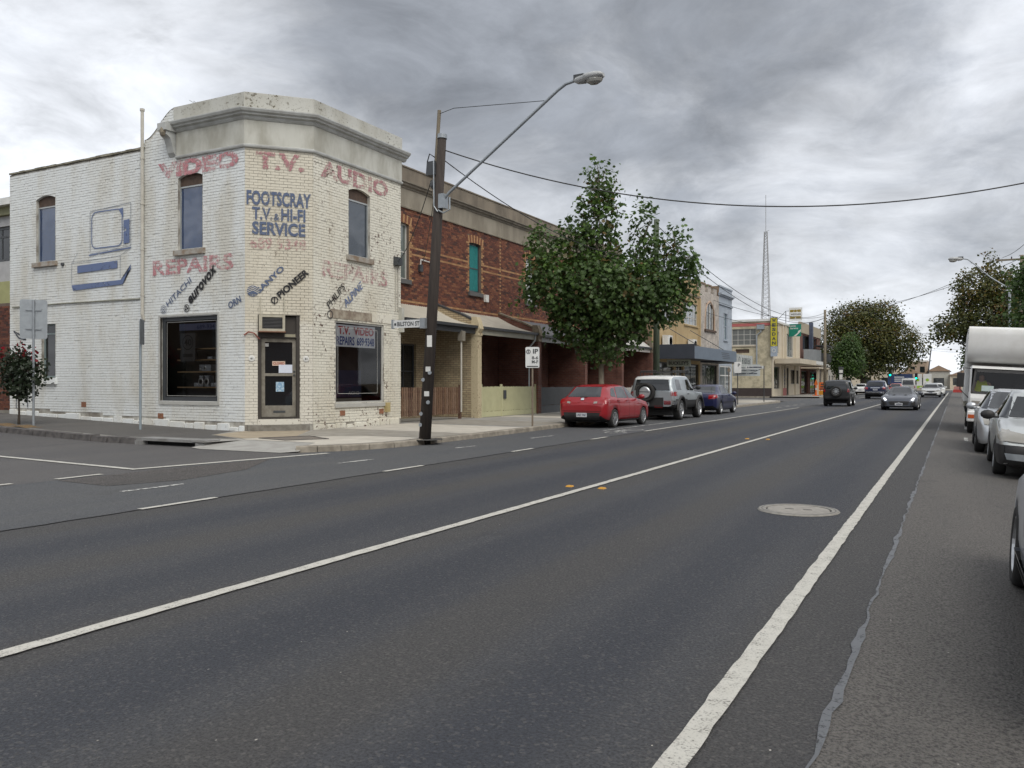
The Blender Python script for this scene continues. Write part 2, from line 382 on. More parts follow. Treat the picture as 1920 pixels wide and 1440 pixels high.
def ring(cx, cy, r, sx=1., sy=1.):
    k = 18
    for i in range(k):
        a0, a1 = 2 * math.pi * i / k, 2 * math.pi * (i + 1) / k
        bs.face([(cx + sx * math.cos(a0) * r, cy + sy * math.sin(a0) * r, .0125), (cx + sx * math.cos(a1) * r, cy + sy * math.sin(a1) * r, .0125), (cx + sx * math.cos(a1) * (r - .07), cy + sy * math.sin(a1) * (r - .07), .0125), (cx + sx * math.cos(a0) * (r - .07), cy + sy * math.sin(a0) * (r - .07), .0125)])
ring(-9.05, 23.6, .33, 1, 1.4); ring(-9.05, 25.2, .33, 1, 1.4)
for a, b in (((-9.05, 23.6), (-9.3, 24.7)), ((-9.05, 25.2), (-9.35, 24.75)), ((-9.3, 24.1), (-9.05, 24.5)), ((-9.05, 24.5), (-9.32, 24.75)), ((-9.05, 23.6), (-9.05, 24.5)), ((-9.3, 24.1), (-9.32, 24.7)), ((-9.45, 24.6), (-9.3, 24.9))):
    a = Vector(a); b = Vector(b); d = (b - a).normalized(); k = Vector((-d.y, d.x)) * .035
    bs.face([(a.x + k.x, a.y + k.y, .0128), (b.x + k.x, b.y + k.y, .0128), (b.x - k.x, b.y - k.y, .0128), (a.x - k.x, a.y - k.y, .0128)])
bs.build('bicycle_symbol', M_line2, road)

# footpaths
FP = .13
K = [(-15.30, 13.55), (-15.1, 14.6), (-12.95, 14.6), (-12.55, 13.72), (-12.25, 14.0), (-11.98, 14.4), (-11.7, 15.1), (-11.52, 16.0), (-11.45, 17.5), (-11.5, 20), (-11.7, 24), (-11.8, 28), (-11.8, 52), (-11.9, 64), (-12.6, 68.5), (-14.5, 70.4)]
fpm = MB()
fpm.face([(-19, 13.98, FP), (-17.7, 13.95, FP)] + [(x, y, FP) for x, y in K] + [(-16.7, 70.4, FP), (-16.5, 18.7, FP), (-17.8, 17.36, FP), (-19, 17.36, FP)])
fpm.grid([[(x, 13.98, FP + gz(x)), (x, 17.36, FP + gz(x))] for x in (-60, -40, -30, -24, -19)])
fpath = fpm.build('footpath', M_concg, kind='structure')
fv = MB()   # side street footpath is asphalt; slabs of different concrete elsewhere
fv.grid([[(x, 14.12, FP + gz(x) + .004), (x, 17.33, FP + gz(x) + .004)] for x in (-60, -40, -30, -24, -19)])
fv.face([(-19, 14.12, FP + .004), (-17.0, 14.15, FP + .004), (-15.6, 14.9, FP + .004), (-17.3, 15.6, FP + .004), (-18.2, 17.3, FP + .004), (-19, 17.33, FP + .004)])
fv.build('asphalt_surface', M_fpath, fpath)
def slab(pts, m, z=.006): return sheet('slab', [(x, y, FP + z) for x, y in pts], m, fpath)
slab([(-17.25, 15.63), (-15.5, 14.95), (-14.9, 16.2), (-16.4, 18.4), (-17.78, 17.2)], mat('concrete_tan', (.36, .30, .215), .9, c2=(.28, .235, .17), scale=3, amt=.9))
slab([(-15.45, 14.9), (-15.1, 14.65), (-12.9, 14.65), (-12.5, 13.95), (-12.05, 14.6), (-11.72, 15.6), (-11.66, 17.3), (-13.4, 17.15), (-14.85, 16.15)], M_conc)
slab([(-14.88, 16.22), (-13.4, 17.2), (-11.66, 17.36), (-11.62, 19.3), (-16.35, 19.6), (-16.35, 18.5)], M_concb)
slab([(-16.35, 19.64), (-11.62, 19.34), (-11.75, 22.6), (-16.35, 23.3)], M_conc)
y = 23.4; i = 0
for w, m in ((3.1, M_concb), (3.0, M_concg), (1.6, M_conc), (3.4, M_concb), (3.1, M_concg), (3.0, M_conc), (6, M_concg), (6, M_concb), (6, M_concg), (8, M_conc)):
    slab([(-16.4, y + .02), (-11.98, y - .0), (-11.98, y + w - .05), (-16.4, y + w - .03)], m); y += w
# kerb ramp, gully pit
rp = MB()
rp.face([(-15.1, 13.28, .009), (-12.72, 13.35, .009), (-12.95, 14.6, FP + .002), (-15.1, 14.6, FP + .002)])
rp.face([(-15.42, 13.33, .03), (-15.1, 13.28, .009), (-15.1, 14.6, FP + .002), (-15.38, 14.5, FP + .002)]); rp.face([(-12.72, 13.35, .009), (-12.45, 13.62, .03), (-12.55, 14.0, FP + .002), (-12.95, 14.6, FP + .002)])
rp.build('kerb_ramp', mat('ramp_concrete', (.34, .335, .31), .88, c2=(.27, .26, .24), scale=3, amt=.9, bump=.2), fpath)
pitc = thing('pit_cover', 'dark square pit lid set in the pale corner paving', 'pit cover', (-14.3, 15.6, FP))
MB().face([(-15.15, 15.15, FP + .010), (-14.0, 14.85, FP + .010), (-13.45, 15.75, FP + .010), (-14.6, 16.35, FP + .010)]).build('lid', mat('iron_lid', (.13, .115, .10), .7, c2=(.19, .16, .13), scale=9, amt=.9, bump=.5, bscale=60), pitc)
MB().tube([(-15.15, 15.15, FP + .012), (-14.0, 14.85, FP + .012), (-13.45, 15.75, FP + .012), (-14.6, 16.35, FP + .012), (-15.15, 15.15, FP + .012)], .012, 5).build('frame', mat('iron_frame', (.06, .055, .05), .6), pitc)
gp = thing('gully_pit', 'concrete lintel of the stormwater inlet in the side street kerb', 'gully pit', (-16.5, 13.8, 0))
b = MB(); b.box(-17.7, 13.64, .10, -15.35, 14.12, .165); b.box(-17.7, 13.6, 0, -17.45, 14.12, .10); b.box(-15.6, 13.6, 0, -15.35, 14.12, .10); b.build('lintel', mat('lintel', (.25, .25, .245), .85, c2=(.17, .165, .155), scale=4, amt=.9), gp)
MB().box(-17.45, 13.78, .004, -15.6, 14.1, .098).build('opening', mat('pit_dark', (.01, .01, .01), .9), gp)
# kerbs: bluestone blocks in the side street, concrete lengths along the main street
kb = MB(); kb.box(-17.72, 13.90, -.02, -17.70, 13.98, .1); kerb_s = kb.build('bluestone_kerb', M_blue, kind='structure')
x = -17.74; q = random.Random(9); unit = MB()
unit.box(-.5, 0, 0, .5, .3, .165, taper=.012); unit = unit.mesh('kerb_block', M_blue); first = True
while x > -44:
    L = q.uniform(.5, .75); o = link('kerb_block', unit, kerb_s, loc=(x - L / 2, 13.68 + q.uniform(-.012, .012), gz(x - L / 2) - .02 + q.uniform(-.006, .006)))
    o.scale = (L - .025, 1, 1); o.rotation_euler = (0, math.atan(.03) * (1 if x < -19.5 else 0), q.uniform(-.012, .012)); x -= L
ck = MB(); ck.box(-11.6, 15.2, -.02, -11.59, 15.25, .05); kerb_m = ck.build('concrete_kerb', M_kerb, kind='structure')
def kerb_run(pts, h=.135, w=.16, parent=None, inner=1):
    """lofted kerb length; pts along the face"""
    prof = [(0, -.02), (.015, h - .025), (.04, h), (w, h + .004), (w, -.02)]; rows = []
    P = [Vector((*p, 0)) for p in pts]
    for i, p in enumerate(P):
        d = (P[min(i + 1, len(P) - 1)] - P[max(i - 1, 0)]).normalized(); nrm = Vector((-d.y, d.x, 0)) * inner
        rows.append([tuple(p + nrm * a + Vector((0, 0, b))) for a, b in prof])
    return MB().grid(rows).build('kerb_length', M_kerb, parent)
KF = [(-12.55, 13.62), (-12.2, 13.92), (-11.9, 14.35), (-11.62, 15.0), (-11.45, 15.7), (-11.38, 16.6), (-11.38, 17.6), (-11.42, 20), (-11.52, 22), (-11.62, 24), (-11.7, 26), (-11.72, 28)]
for k in range(34, 65, 6): KF.append((-11.72, k))
KF += [(-11.85, 66), (-12.5, 68.3), (-14.3, 70.2)]
for i in range(0, len(KF) - 1): 
    a, b_ = Vector(KF[i]), Vector(KF[i + 1]); d = (b_ - a).normalized() * .008
    kerb_run([tuple(a + d), tuple(b_ - d)], parent=kerb_m)
# beyond the cross street and on the right-hand side
fr2 = MB(); fr2.face(rect(-16.7, 86.9, -11.9, 149, FP)); fr2.face(rect(-60, 182, 60, 215, FP)); fr2.build('footpath_beyond', M_concg, kind='structure')
kr2 = MB(); kr2.box(-11.9, 86.9, -.02, -11.74, 149, FP + .006); kr2.box(-60, 86.8, -.02, -16.71, 87.2, FP + .006); kr2.build('kerb_beyond', M_kerb, kind='structure')
fr3 = MB(); fr3.face(rect(2.5, -40, 9, 149, .04)); fr3.build('footpath_right', M_concg, kind='structure')
kr3 = MB(); kr3.box(2.34, -40, -.3, 2.5, 149, .045); kr3.box(-60, 181.85, -.02, 60, 182, FP + .004); kr3.build('kerb_right', M_kerb, kind='structure')
# iron in the road
mh = thing('manhole_cover', 'round concrete-filled manhole cover in the lane', 'manhole', (-1.63, 10.2, 0))
M_mh = mat('manhole_concrete', (.30, .285, .255), .85, c2=(.22, .205, .185), scale=14, amt=.9, bump=.4)
b = MB(); b.lathe([(0, .016), (.345, .016), (.35, .008)], (-1.63, 10.2, 0), (0, 0, 1), 40); b.build('cover', M_mh, mh)
b = MB(); b.lathe([(.365, .006), (.37, .02), (.445, .02), (.46, .004)], (-1.63, 10.2, 0), (0, 0, 1), 40); b.build('frame', mat('manhole_frame', (.27, .26, .235), .7, c2=(.19, .18, .16), scale=12, amt=.9), mh)
b = MB(); b.lathe([(.405, .0205), (.408, .0225), (.418, .0225), (.42, .0205)], (-1.63, 10.2, 0), (0, 0, 1), 40); b.build('frame_rib', mat('manhole_rib', (.14, .135, .125), .7), mh)
for dx, dy in ((-.10, .0), (.10, .02)): MB().box(-1.63 + dx - .05, 10.2 + dy - .012, .0165, -1.63 + dx + .05, 10.2 + dy + .012, .0185).build('key_slot', mat('slot', (.03, .03, .03), .8), mh)
M_rpm = mat('marker_yellow', (.55, .28, .03), .5)
for i, (x, y) in enumerate(((-4.92, 11.0), (-4.42, 11.0), (-4.92, 22.6), (-4.38, 22.6))):
    o = MB().box(x - .05, y - .05, .002, x + .05, y + .05, .022, taper=.015).build('road_marker', M_rpm)
    tag(o, ['yellow road marker on the shop side of the centre line, level with the manhole', 'yellow road marker on the manhole side of the centre line, level with the manhole', 'yellow road marker on the shop side of the centre line, level with the parking sign', 'yellow road marker on the truck side of the centre line, level with the parking sign'][i], 'road marker', 'yellow markers along the centre line')

q = random.Random(77); gr = MB()   # pale chips of gravel lying about on the asphalt
for k in range(120):
    x, y = q.uniform(-8.2, 2.0), 2.2 + 24 * q.random() ** 2; r_ = q.uniform(.002, .006); a = q.uniform(0, 3)
    gr.face([(x + r_ * math.cos(a + t), y + r_ * 1.5 * math.sin(a + t), .016 + gz(x)) for t in (0, 1.4, 2.6, 4.0, 5.2)])
gr.build('road_grit', mat('pale_grit', (.42, .40, .36), .9), road, kind='stuff')
# ------------------------------------------------------------ walls of real bricks
CAMP = Vector((0, 0, 1.5))
def wall(mb, fr, u0, u1, v0, v1, holes, m=0, front=-.014, depth=.16, mr=None):
    us = sorted({u0, u1, *[h[k] for h in holes for k in (0, 2) if u0 < h[k] < u1]}); vs_ = sorted({v0, v1, *[h[k] for h in holes for k in (1, 3) if v0 < h[k] < v1]})
    for a, b in zip(us, us[1:]):
        for c, d in zip(vs_, vs_[1:]):
            if any(h[0] - 1e-6 <= a and b <= h[2] + 1e-6 and h[1] - 1e-6 <= c and d <= h[3] + 1e-6 for h in holes): continue
            mb.face([fr.p(a, c, front), fr.p(b, c, front), fr.p(b, d, front), fr.p(a, d, front)], m)
    mr = m if mr is None else mr
    for a, c, b, d in [h[:4] for h in holes]:
        f0, f1 = .006, -depth
        for p, q in (((a, c), (b, c)), ((b, c), (b, d)), ((b, d), (a, d)), ((a, d), (a, c))):
            mb.face([fr.p(*p, f0), fr.p(*p, f1), fr.p(*q, f1), fr.p(*q, f0)], mr)
def brick_list(fr, u0, u1, v0, v1, holes, bl=.236, bh=.0835, top=None, colour=None, seed=1, skip=None):
    q = random.Random(seed); out = []; r = 0; v = v0
    while v + bh <= v1 + .02:
        u = u0 - (bl / 2 if r % 2 else 0)
        while u < u1:
            segs = [(max(u, u0), min(u + bl, u1))]
            for h in holes:
                if h[1] < v + bh * .6 and v + bh * .4 < h[3]:
                    ns = []
                    for a, b in segs:
                        if b <= h[0] or a >= h[2]: ns.append((a, b)); continue
                        if a < h[0]: ns.append((a, h[0]))
                        if b > h[2]: ns.append((h[2], b))
                    segs = ns
            for a, b in segs:
                if b - a < .05: continue
                if top and v + bh > top((a + b) / 2): continue
                if skip and skip((a + b) / 2, v + bh / 2): continue
                out.append((fr, a, b, v, v + bh, q.uniform(-.004, .006) - (.010 if q.random() < .04 else 0), colour((a + b) / 2, v + bh / 2, r, q) if colour else 0))
            u += bl
        v += bh; r += 1
    return out
JOINT = .011
def lay_bricks(bricks, parent, mats, nind, seed=0):
    """the bricks that show largest become parts of their own, the rest one joined part"""
    bricks.sort(key=lambda b: (b[0].p((b[1] + b[2]) / 2, (b[3] + b[4]) / 2) - CAMP).length + (100 if b[2] - b[1] < .22 else 0))
    unit = {}; off = parent_off(parent); mb = MB()
    for i, (fr, a, b, c, d, n, mi) in enumerate(bricks):
        if i < nind:
            k = (id(fr), mi)
            if k not in unit:
                u = MB(); w = (.236 - JOINT) / 2; h = (.0835 - JOINT) / 2; f0 = Frame((0, 0, 0), fr.u, fr.n)
                u.box(-w, -h, -.05, w, h, 0, fr=f0); unit[k] = u.mesh('brick', mats[mi])
            o = link('brick', unit[k], parent, loc=fr.p((a + b) / 2, (c + d) / 2, n) - off)
            if b - a < .22: o.scale = tuple(((b - a - JOINT) / (.236 - JOINT) if abs(x) > .5 else 1) for x in fr.u)
        else:
            j = JOINT / 2; i0 = len(mb.v); k0, k1, k2, k3 = fr.p(a + j, c + j, n), fr.p(b - j, c + j, n), fr.p(b - j, d - j, n), fr.p(a + j, d - j, n)
            bk = fr.n * -.03
            mb.v += [tuple(x) for x in (k0, k1, k2, k3, k0 + bk, k1 + bk, k2 + bk, k3 + bk)]
            for f in ((0, 1, 2, 3), (0, 4, 5, 1), (1, 5, 6, 2), (2, 6, 7, 3), (3, 7, 4, 0)): mb.f.append(tuple(i0 + x for x in f)); mb.m.append(mi)
    if mb.f: mb.build('brickwork', mats, parent, kind='stuff')
def loft_path(path, prof, name, m, parent, closed_ends=True):
    """profile (outward, height) swept along a horizontal path with mitres; outward is right of travel"""
    P = [Vector((*p, 0)) for p in path]; rows = []
    for i, p in enumerate(P):
        d0 = (P[i] - P[i - 1]).normalized() if i else (P[1] - P[0]).normalized(); d1 = (P[i + 1] - P[i]).normalized() if i < len(P) - 1 else d0
        n0 = Vector((d0.y, -d0.x, 0)); n1 = Vector((d1.y, -d1.x, 0)); nn = (n0 + n1).normalized(); k = 1 / max(.3, nn.dot(n0))
        rows.append([tuple(p + nn * (a * k) + Vector((0, 0, z))) for a, z in prof])
    b = MB(); b.grid(rows)
    if closed_ends: b.face(rows[0]); b.face(list(reversed(rows[-1])))
    return b.build(name, m, parent)
def window(parent, fr, u0, u1, v0, v1, fm, gm, depth=.12, bar=.05, mull=(), trans=(), sill=None, name='window', curtain=None):
    b = MB(); 
    for a, c, d, e in ((u0, v0, u0 + bar, v1), (u1 - bar, v0, u1, v1), (u0 + bar, v0, u1 - bar, v0 + bar), (u0 + bar, v1 - bar, u1 - bar, v1)): b.box(a, c, -depth - .03, d, e, -depth + .03, fr=fr)
    for m_ in mull: b.box(m_ - bar * .35, v0 + bar, -depth - .025, m_ + bar * .35, v1 - bar, -depth + .022, fr=fr)
    for t_ in trans: b.box(u0 + bar, t_ - bar * .35, -depth - .02, u1 - bar, t_ + bar * .35, -depth + .026, fr=fr)
    w = b.build(name, fm, parent)
    MB().face([fr.p(u0, v0, -depth), fr.p(u1, v0, -depth), fr.p(u1, v1, -depth), fr.p(u0, v1, -depth)]).build('pane', gm, w)
    if sill: MB().box(u0 - sill[1], v0 - sill[0], -.1, u1 + sill[1], v0 - .004, sill[2], fr=fr, taper=.006).build('sill', sill[3], w)
    return w

# ------------------------------------------------------------ the painted corner shop
P_left = m_paintwall('paint_left', (.72, .745, .74), (.58, .56, .49), chips=.22, grime=.45)
P_cham = m_paintwall('paint_chamfer', (.62, .585, .49), (.52, .475, .38), chips=.42, low=((.64, .615, .54), 3.2), grime=.5)
P_front = m_paintwall('paint_front', (.71, .69, .60), (.60, .56, .46), chips=.85, grime=.6)
P_mort = mat('painted_joint', (.56, .55, .50), .95, c2=(.20, .18, .15), scale=1.6, amt=1., bump=.3)
P_rend = mat('painted_render', (.52, .52, .47), .88, c2=(.33, .32, .27), scale=1.5, amt=.95, bump=.25, bscale=18, stretch=(1, 1, .4))
P_corn = mat('painted_cornice', (.46, .475, .46), .8, c2=(.34, .34, .32), scale=2.5, amt=.9)
P_cap = m_paintwall('render_parapet', (.50, .50, .46), (.36, .345, .29), chip=(.15, .125, .07), chips=.9, grime=.8)
A_, B_, C_ = Vector((-17.84, 17.3, 0)), Vector((-16.55, 18.7, 0)), Vector((-16.55, 23.05, 0))
FL = Frame((-29.0, 17.3, 0), (1, 0, 0), (0, -1, 0)); cu = (B_ - A_); CL = cu.length
FC = Frame(A_, cu, (cu.y, -cu.x, 0)); FF = Frame(B_, (0, 1, 0), (1, 0, 0))
shop = thing('corner_shop', 'white painted brick corner shop with faded television repair signs', 'building', (-17.84, 17.3, 0))
hL = [(1.5, 5.57, 2.54, 7.8), (8.43, 5.47, 9.47, 7.74), (1.8, 1.68, 2.54, 3.48), (7.66, .95, 10.1, 3.5)]
hC = [(.36, .46, 1.52, 3.45)]; hF = [(1.6, 5.46, 2.66, 7.58), (.99, .87, 3.39, 3.4)]
def topL(u):
    x = u - 29.
    if x < -22.05: return 8.72
    if x < -20.7:
        t = (x + 22.05) / 1.35; return 8.98 + .80 * (t * t * (3 - 2 * t))
    return 8.3
bw = MB()
wall(bw, FL, 0, 6.95, -.1, 8.7, hL[:1] + hL[2:3]); wall(bw, FL, 6.95, 11.16, -.1, 8.3, hL[1:2] + hL[3:])
us = [6.95 + .1 * k for k in range(15)]
for a, b in zip(us, us[1:]): bw.face([FL.p(a, 8.3, -.014), FL.p(b, 8.3, -.014), FL.p(b, topL(b), -.014), FL.p(a, topL(a), -.014)]); bw.face([FL.p(a, topL(a), .01), FL.p(b, topL(b), .01), FL.p(b, topL(b), -.3), FL.p(a, topL(a), -.3)])
bw.face([FL.p(6.95, 8.7, .01), FL.p(6.95, 8.98, .01), FL.p(6.95, 8.98, -.3), FL.p(6.95, 8.7, -.3)])
wall(bw, FC, 0, CL, -.1, 8.3, hC); wall(bw, FF, 0, 4.35, -.1, 8.3, hF)
bw.box(-28.99, 17.35, 8.45, -18.7, 30, 8.6); bw.box(-18.7, 18.75, 8.45, -16.6, 23.0, 8.6); bw.face([(-29, 17.3, -.1), (-29, 30, -.1), (-29, 30, 8.7), (-29, 17.3, 8.7)]); bw.face([(-29, 30, 0), (-18.6, 30, 0), (-18.6, 30, 8.6), (-29, 30, 8.6)])
bw.face([(-16.55, 23.04, 0), (-18.6, 23.04, 0), (-18.6, 23.04, 9.7), (-16.55, 23.04, 9.7)])
bw.build('wall', P_mort, shop)
bl_ = brick_list(FL, 0, 11.16, .30, 9.75, hL, top=lambda u: topL(u) - .005, seed=11, skip=lambda u, v: v < .36 + gz(u - 29))
bc_ = [b[:6] + (1,) for b in brick_list(FC, .004, CL - .004, .30, 8.26, hC, seed=12)]; bf_ = [b[:6] + (2,) for b in brick_list(FF, 0, 4.35, .30, 8.26, hF, seed=13)]
lay_bricks(bl_ + bc_ + bf_, shop, [P_left, P_cham, P_front], 300)
# rough painted base stones
q = random.Random(21)
for fr, L, m, holes in ((FL, 11.16, P_left, ()), (FC, CL, P_cham, ((.1, 1.8),)), (FF, 4.35, P_front, ())):
    u = 0.
    while u < L - .1:
        w = min(q.uniform(.35, .75), L - u); z0 = gz(fr.p(u, 0).x) if fr is FL else 0
        if not any(a < u + w / 2 < b for a, b in holes): MB().box(u + .012, -.05, -.04, u + w - .012, .29 + z0 + q.uniform(-.06, .05), q.uniform(.012, .045), fr=fr, taper=.018).build('base_stone', m, shop)
        u += w
# frieze, cornice and parapet
path = [(-20.62, 17.3), (A_.x, A_.y), (B_.x, B_.y), (C_.x, C_.y + .02)]
loft_path(path, [(-.02, 8.20), (.06, 8.215), (.075, 8.25), (.075, 8.29), (.035, 8.31), (-.02, 8.31)], 'string_course', P_corn, shop)
loft_path(path, [(-.05, 8.31), (.028, 8.312), (.03, 9.02), (-.05, 9.02)], 'frieze', P_rend, shop)
loft_path([(-20.68, 17.3)] + path[1:3] + [(-16.55, 23.25)], [(-.05, 9.0), (.05, 9.0), (.09, 9.05), (.10, 9.09), (.18, 9.12), (.19, 9.16), (.25, 9.19), (.28, 9.25), (.28, 9.28), (.04, 9.34), (-.05, 9.34)], 'cornice', P_corn, shop)
loft_path([(-20.72, 17.3)] + path[1:], [(-.3, 9.3), (.035, 9.3), (.045, 9.77), (.0, 9.79), (-.3, 9.80)], 'parapet', P_cap, shop)
b = MB(); fx = FL   # scrolled bracket carrying the cornice end
b.prism([(0, 0), (.10, .12), (.14, .30), (.22, .52), (.36, .60), (.38, .95), (0, .95)], -.14, .14, Frame((-20.78, 17.3, 8.28), (0, -1, 0), (1, 0, 0))); b.box(-20.96, 16.87, 9.0, -20.6, 17.3, 9.22)
b.build('bracket', P_corn, shop); MB().ell((-20.78, 16.93, 8.98), (.12, .09, .16), 8, 6).build('rosette', mat('rosette', (.16, .13, .10), .9, c2=(.3, .27, .2), scale=14, amt=1., bump=.6, bscale=25), shop)
cp = MB()
for k in range(24): cp.box(k * .29 + .005, 8.72, -.26, k * .29 + .285, 8.775 + q.uniform(-.008, .012), .035, fr=FL)
cp.build('coping', mat('coping', (.30, .28, .22), .95, c2=(.12, .11, .08), scale=5, amt=1., bump=.5), shop)
# openings
G_blue = m_glass('window_film_blue', (.008, .032, .095), 2.0, wav=.25); G_grey = m_glass('window_film_grey', (.024, .036, .052), 2.0, wav=.25); G_dark = m_glass('dark_glass', (.012, .014, .016), 1.)
G_clear = m_glass('shop_glass', clear=.96, rough=.02)
M_alu = mat('aluminium', (.42, .44, .44), .45, .4, c2=(.33, .35, .35)); M_wood = mat('old_timber', (.10, .065, .045), .8, c2=(.06, .04, .03), scale=8, amt=.9)
S_left = mat('sill_stone', (.36, .345, .31), .9, c2=(.22, .16, .11), scale=4, amt=1., bump=.4)
def arch_head(fr, u0, u1, v1, rise, m, infill, vin):
    k = 10; b = MB()
    for s in range(k):
        a0, a1 = s / k, (s + 1) / k; f = lambda t: v1 - rise * (2 * t - 1) ** 2
        ua, ub = u0 + (u1 - u0) * a0, u0 + (u1 - u0) * a1
        b.face([fr.p(ua, f(a0), .004), fr.p(ub, f(a1), .004), fr.p(ub, v1 + .002, .004), fr.p(ua, v1 + .002, .004)]); b.face([fr.p(ua, f(a0), .004), fr.p(ub, f(a1), .004), fr.p(ub, f(a1), -.12), fr.p(ua, f(a0), -.12)])
    b.build('arch', m, shop); MB().box(u0, vin, -.16, u1, v1, -.10, fr=fr).build('arch_panel', infill, shop)
for (a, c, b_, d), fr, gm, am in ((hL[0], FL, G_blue, P_left), (hL[1], FL, G_blue, P_left), (hF[0], FF, G_grey, P_front)):
    arch_head(fr, a, b_, d, .11, am, M_wood, d - .36); window(shop, fr, a, b_, c, d - .36, M_alu, gm, .10, .045, sill=(.17, .12, .10, S_left))
a, c, b_, d = hL[2]; window(shop, FL, a, b_, c, d, mat('green_grey_frame', (.20, .25, .25), .6), G_dark, .11, .06, trans=(3.15,), sill=(.22, .1, .09, P_left))
# shop windows with something behind them
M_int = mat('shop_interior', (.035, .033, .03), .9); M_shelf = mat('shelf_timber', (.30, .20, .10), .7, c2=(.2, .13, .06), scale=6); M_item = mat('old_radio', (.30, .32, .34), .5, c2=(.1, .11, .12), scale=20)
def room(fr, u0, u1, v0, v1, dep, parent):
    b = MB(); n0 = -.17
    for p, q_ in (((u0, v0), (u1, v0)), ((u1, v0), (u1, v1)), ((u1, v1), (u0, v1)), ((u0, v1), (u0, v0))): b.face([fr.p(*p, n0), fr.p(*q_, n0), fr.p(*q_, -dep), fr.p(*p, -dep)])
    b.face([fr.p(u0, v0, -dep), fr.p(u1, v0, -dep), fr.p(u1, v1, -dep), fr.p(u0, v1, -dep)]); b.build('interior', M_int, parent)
M_sf = mat('shop_window_frame', (.45, .45, .42), .6, c2=(.34, .33, .30)); M_blk = mat('black_frame', (.05, .055, .06), .5)
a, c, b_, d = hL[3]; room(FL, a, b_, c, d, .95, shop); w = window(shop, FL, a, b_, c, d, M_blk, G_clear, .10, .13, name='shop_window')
ob = MB()
for A, B, C2, D in ((a - .06, c - .10, a, d + .06), (b_, c - .10, b_ + .06, d + .06), (a, d, b_, d + .06), (a, c - .10, b_, c)): ob.box(A, B, -.04, C2, D, .028, fr=FL)
ob.build('surround', M_sf, w)
tp = MB()
for A, B, C2, D in ((a + .17, c + .16, a + .18, d - .16), (b_ - .18, c + .16, b_ - .17, d - .16), (a + .17, c + .16, b_ - .17, c + .17), (a + .17, d - .17, b_ - .17, d - .16)): tp.box(A, B, -.097, C2, D, -.094, fr=FL)
tp.build('alarm_tape', mat('alarm_tape', (.55, .55, .52), .4), w)
for k, z in enumerate((1.35, 1.82, 2.18, 2.52)): MB().box(a + .2, z, -.75, b_ - .08, z + .035, -.45, fr=FL).build('shelf', M_shelf, shop)
for ir, (u, z, ww, hh) in enumerate(((1.0, 1.39, .26, .12), (1.18, 1.39, .16, .34), (1.42, 1.39, .16, .34), (1.75, 1.39, .3, .12), (1.35, 1.86, .5, .20), (1.15, 1.86, .12, .12), (1.95, 2.22, .3, .2), (1.55, 2.22, .2, .08))):
    it = thing('old_radio', ('flat grey radio on the lowest shop shelf, on the lane side of two tall speakers', 'tall grey speaker with round dial standing on the lowest shop shelf', 'tall grey speaker with round dial standing on the lowest shop shelf', 'flat grey radio on the lowest shop shelf, on the door side of two tall speakers', 'wide grey radio alone in the middle of the second shop shelf', 'small cube radio beside the wide one on the second shop shelf', 'boxy grey radio on the third shop shelf', 'low slim radio next to the boxy one on the third shop shelf')[ir], 'radio', FL.p(a + u, z, -.6), group='old electrical goods in the shop window')
    MB().box(a + u - ww / 2, z, -.70, a + u + ww / 2, z + hh, -.50, fr=FL, taper=.006).build('case', M_item, it); MB().lathe([(0, 0), (hh * .3, 0), (hh * .34, .012), (hh * .2, .018)], FL.p(a + u, z + hh * .45, -.5), FL.n, 10).build('dial', mat('dial', (.55, .56, .55), .3, .7), it)
MB().box(a + .6, d - .42, -.20, b_ - .2, d - .22, -.19, fr=FL).build('banner', mat('banner_back', (.09, .10, .17), .8), shop)
M_pd = mat('poster_grey', (.055, .055, .055), .8); MB().box(a + .62, 2.15, -.22, a + 1.25, 3.0, -.215, fr=FL).build('poster', M_pd, shop)
M_pt = mat('poster_print', (.012, .012, .012), .8); text('40', FL, a + .78, 2.62, .32, .2, -.21, M_pt, shop, bold=.02); MB().lathe([(.20, -.208), (.23, -.208)], FL.p(a + .94, 2.72, 0), FL.n, 24).build('poster_ring', M_pt, shop); MB().box(a + .72, 2.28, -.214, a + 1.14, 2.38, -.21, fr=FL).build('poster_line', M_pt, shop)
text('689-934', FL, a + 1.35, d - .39, .75, .13, -.187, mat('banner_print', (.02, .03, .08), .8), shop)
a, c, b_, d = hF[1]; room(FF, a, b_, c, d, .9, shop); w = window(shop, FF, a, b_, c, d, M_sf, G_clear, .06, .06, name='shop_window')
ob = MB(); ob.box(a - .05, c - .12, -.05, b_ + .05, c - .004, .05, fr=FF); ob.build('sill', M_sf, w)
tp = MB()
for A, B, C2, D in ((a + .17, c + .30, a + .18, d - .2), (b_ - .27, c + .30, b_ - .26, d - .2), (a + .17, c + .30, b_ - .26, c + .31), (a + .17, d - .21, b_ - .26, d - .2)): tp.box(A, B, -.057, C2, D, -.054, fr=FF)
tp.build('alarm_tape', MATS['alarm_tape'], w)
M_wsign = mat('window_sign_white', (.80, .83, .84), .6, c2=(.7, .73, .74), scale=4); MB().box(a + .07, 2.62, -.10, b_ - .35, 3.30, -.085, fr=FF).build('window_sign', M_wsign, shop)
M_rd = m_worn('sign_red', (.52, .09, .10), .85, 12.); M_bl = mat('sign_blue', (.02, .06, .26), .6)
text('T.V.  VIDEO', FF, a + .22, 3.0, b_ - a - .65, .25, -.08, M_rd, shop, bold=.035); text('REPAIRS', FF, a + .15, 2.67, .85, .27, -.08, M_bl, shop, bold=.02); text('689·9348', FF, a + 1.12, 2.67, .88, .27, -.08, M_bl, shop, bold=.03)
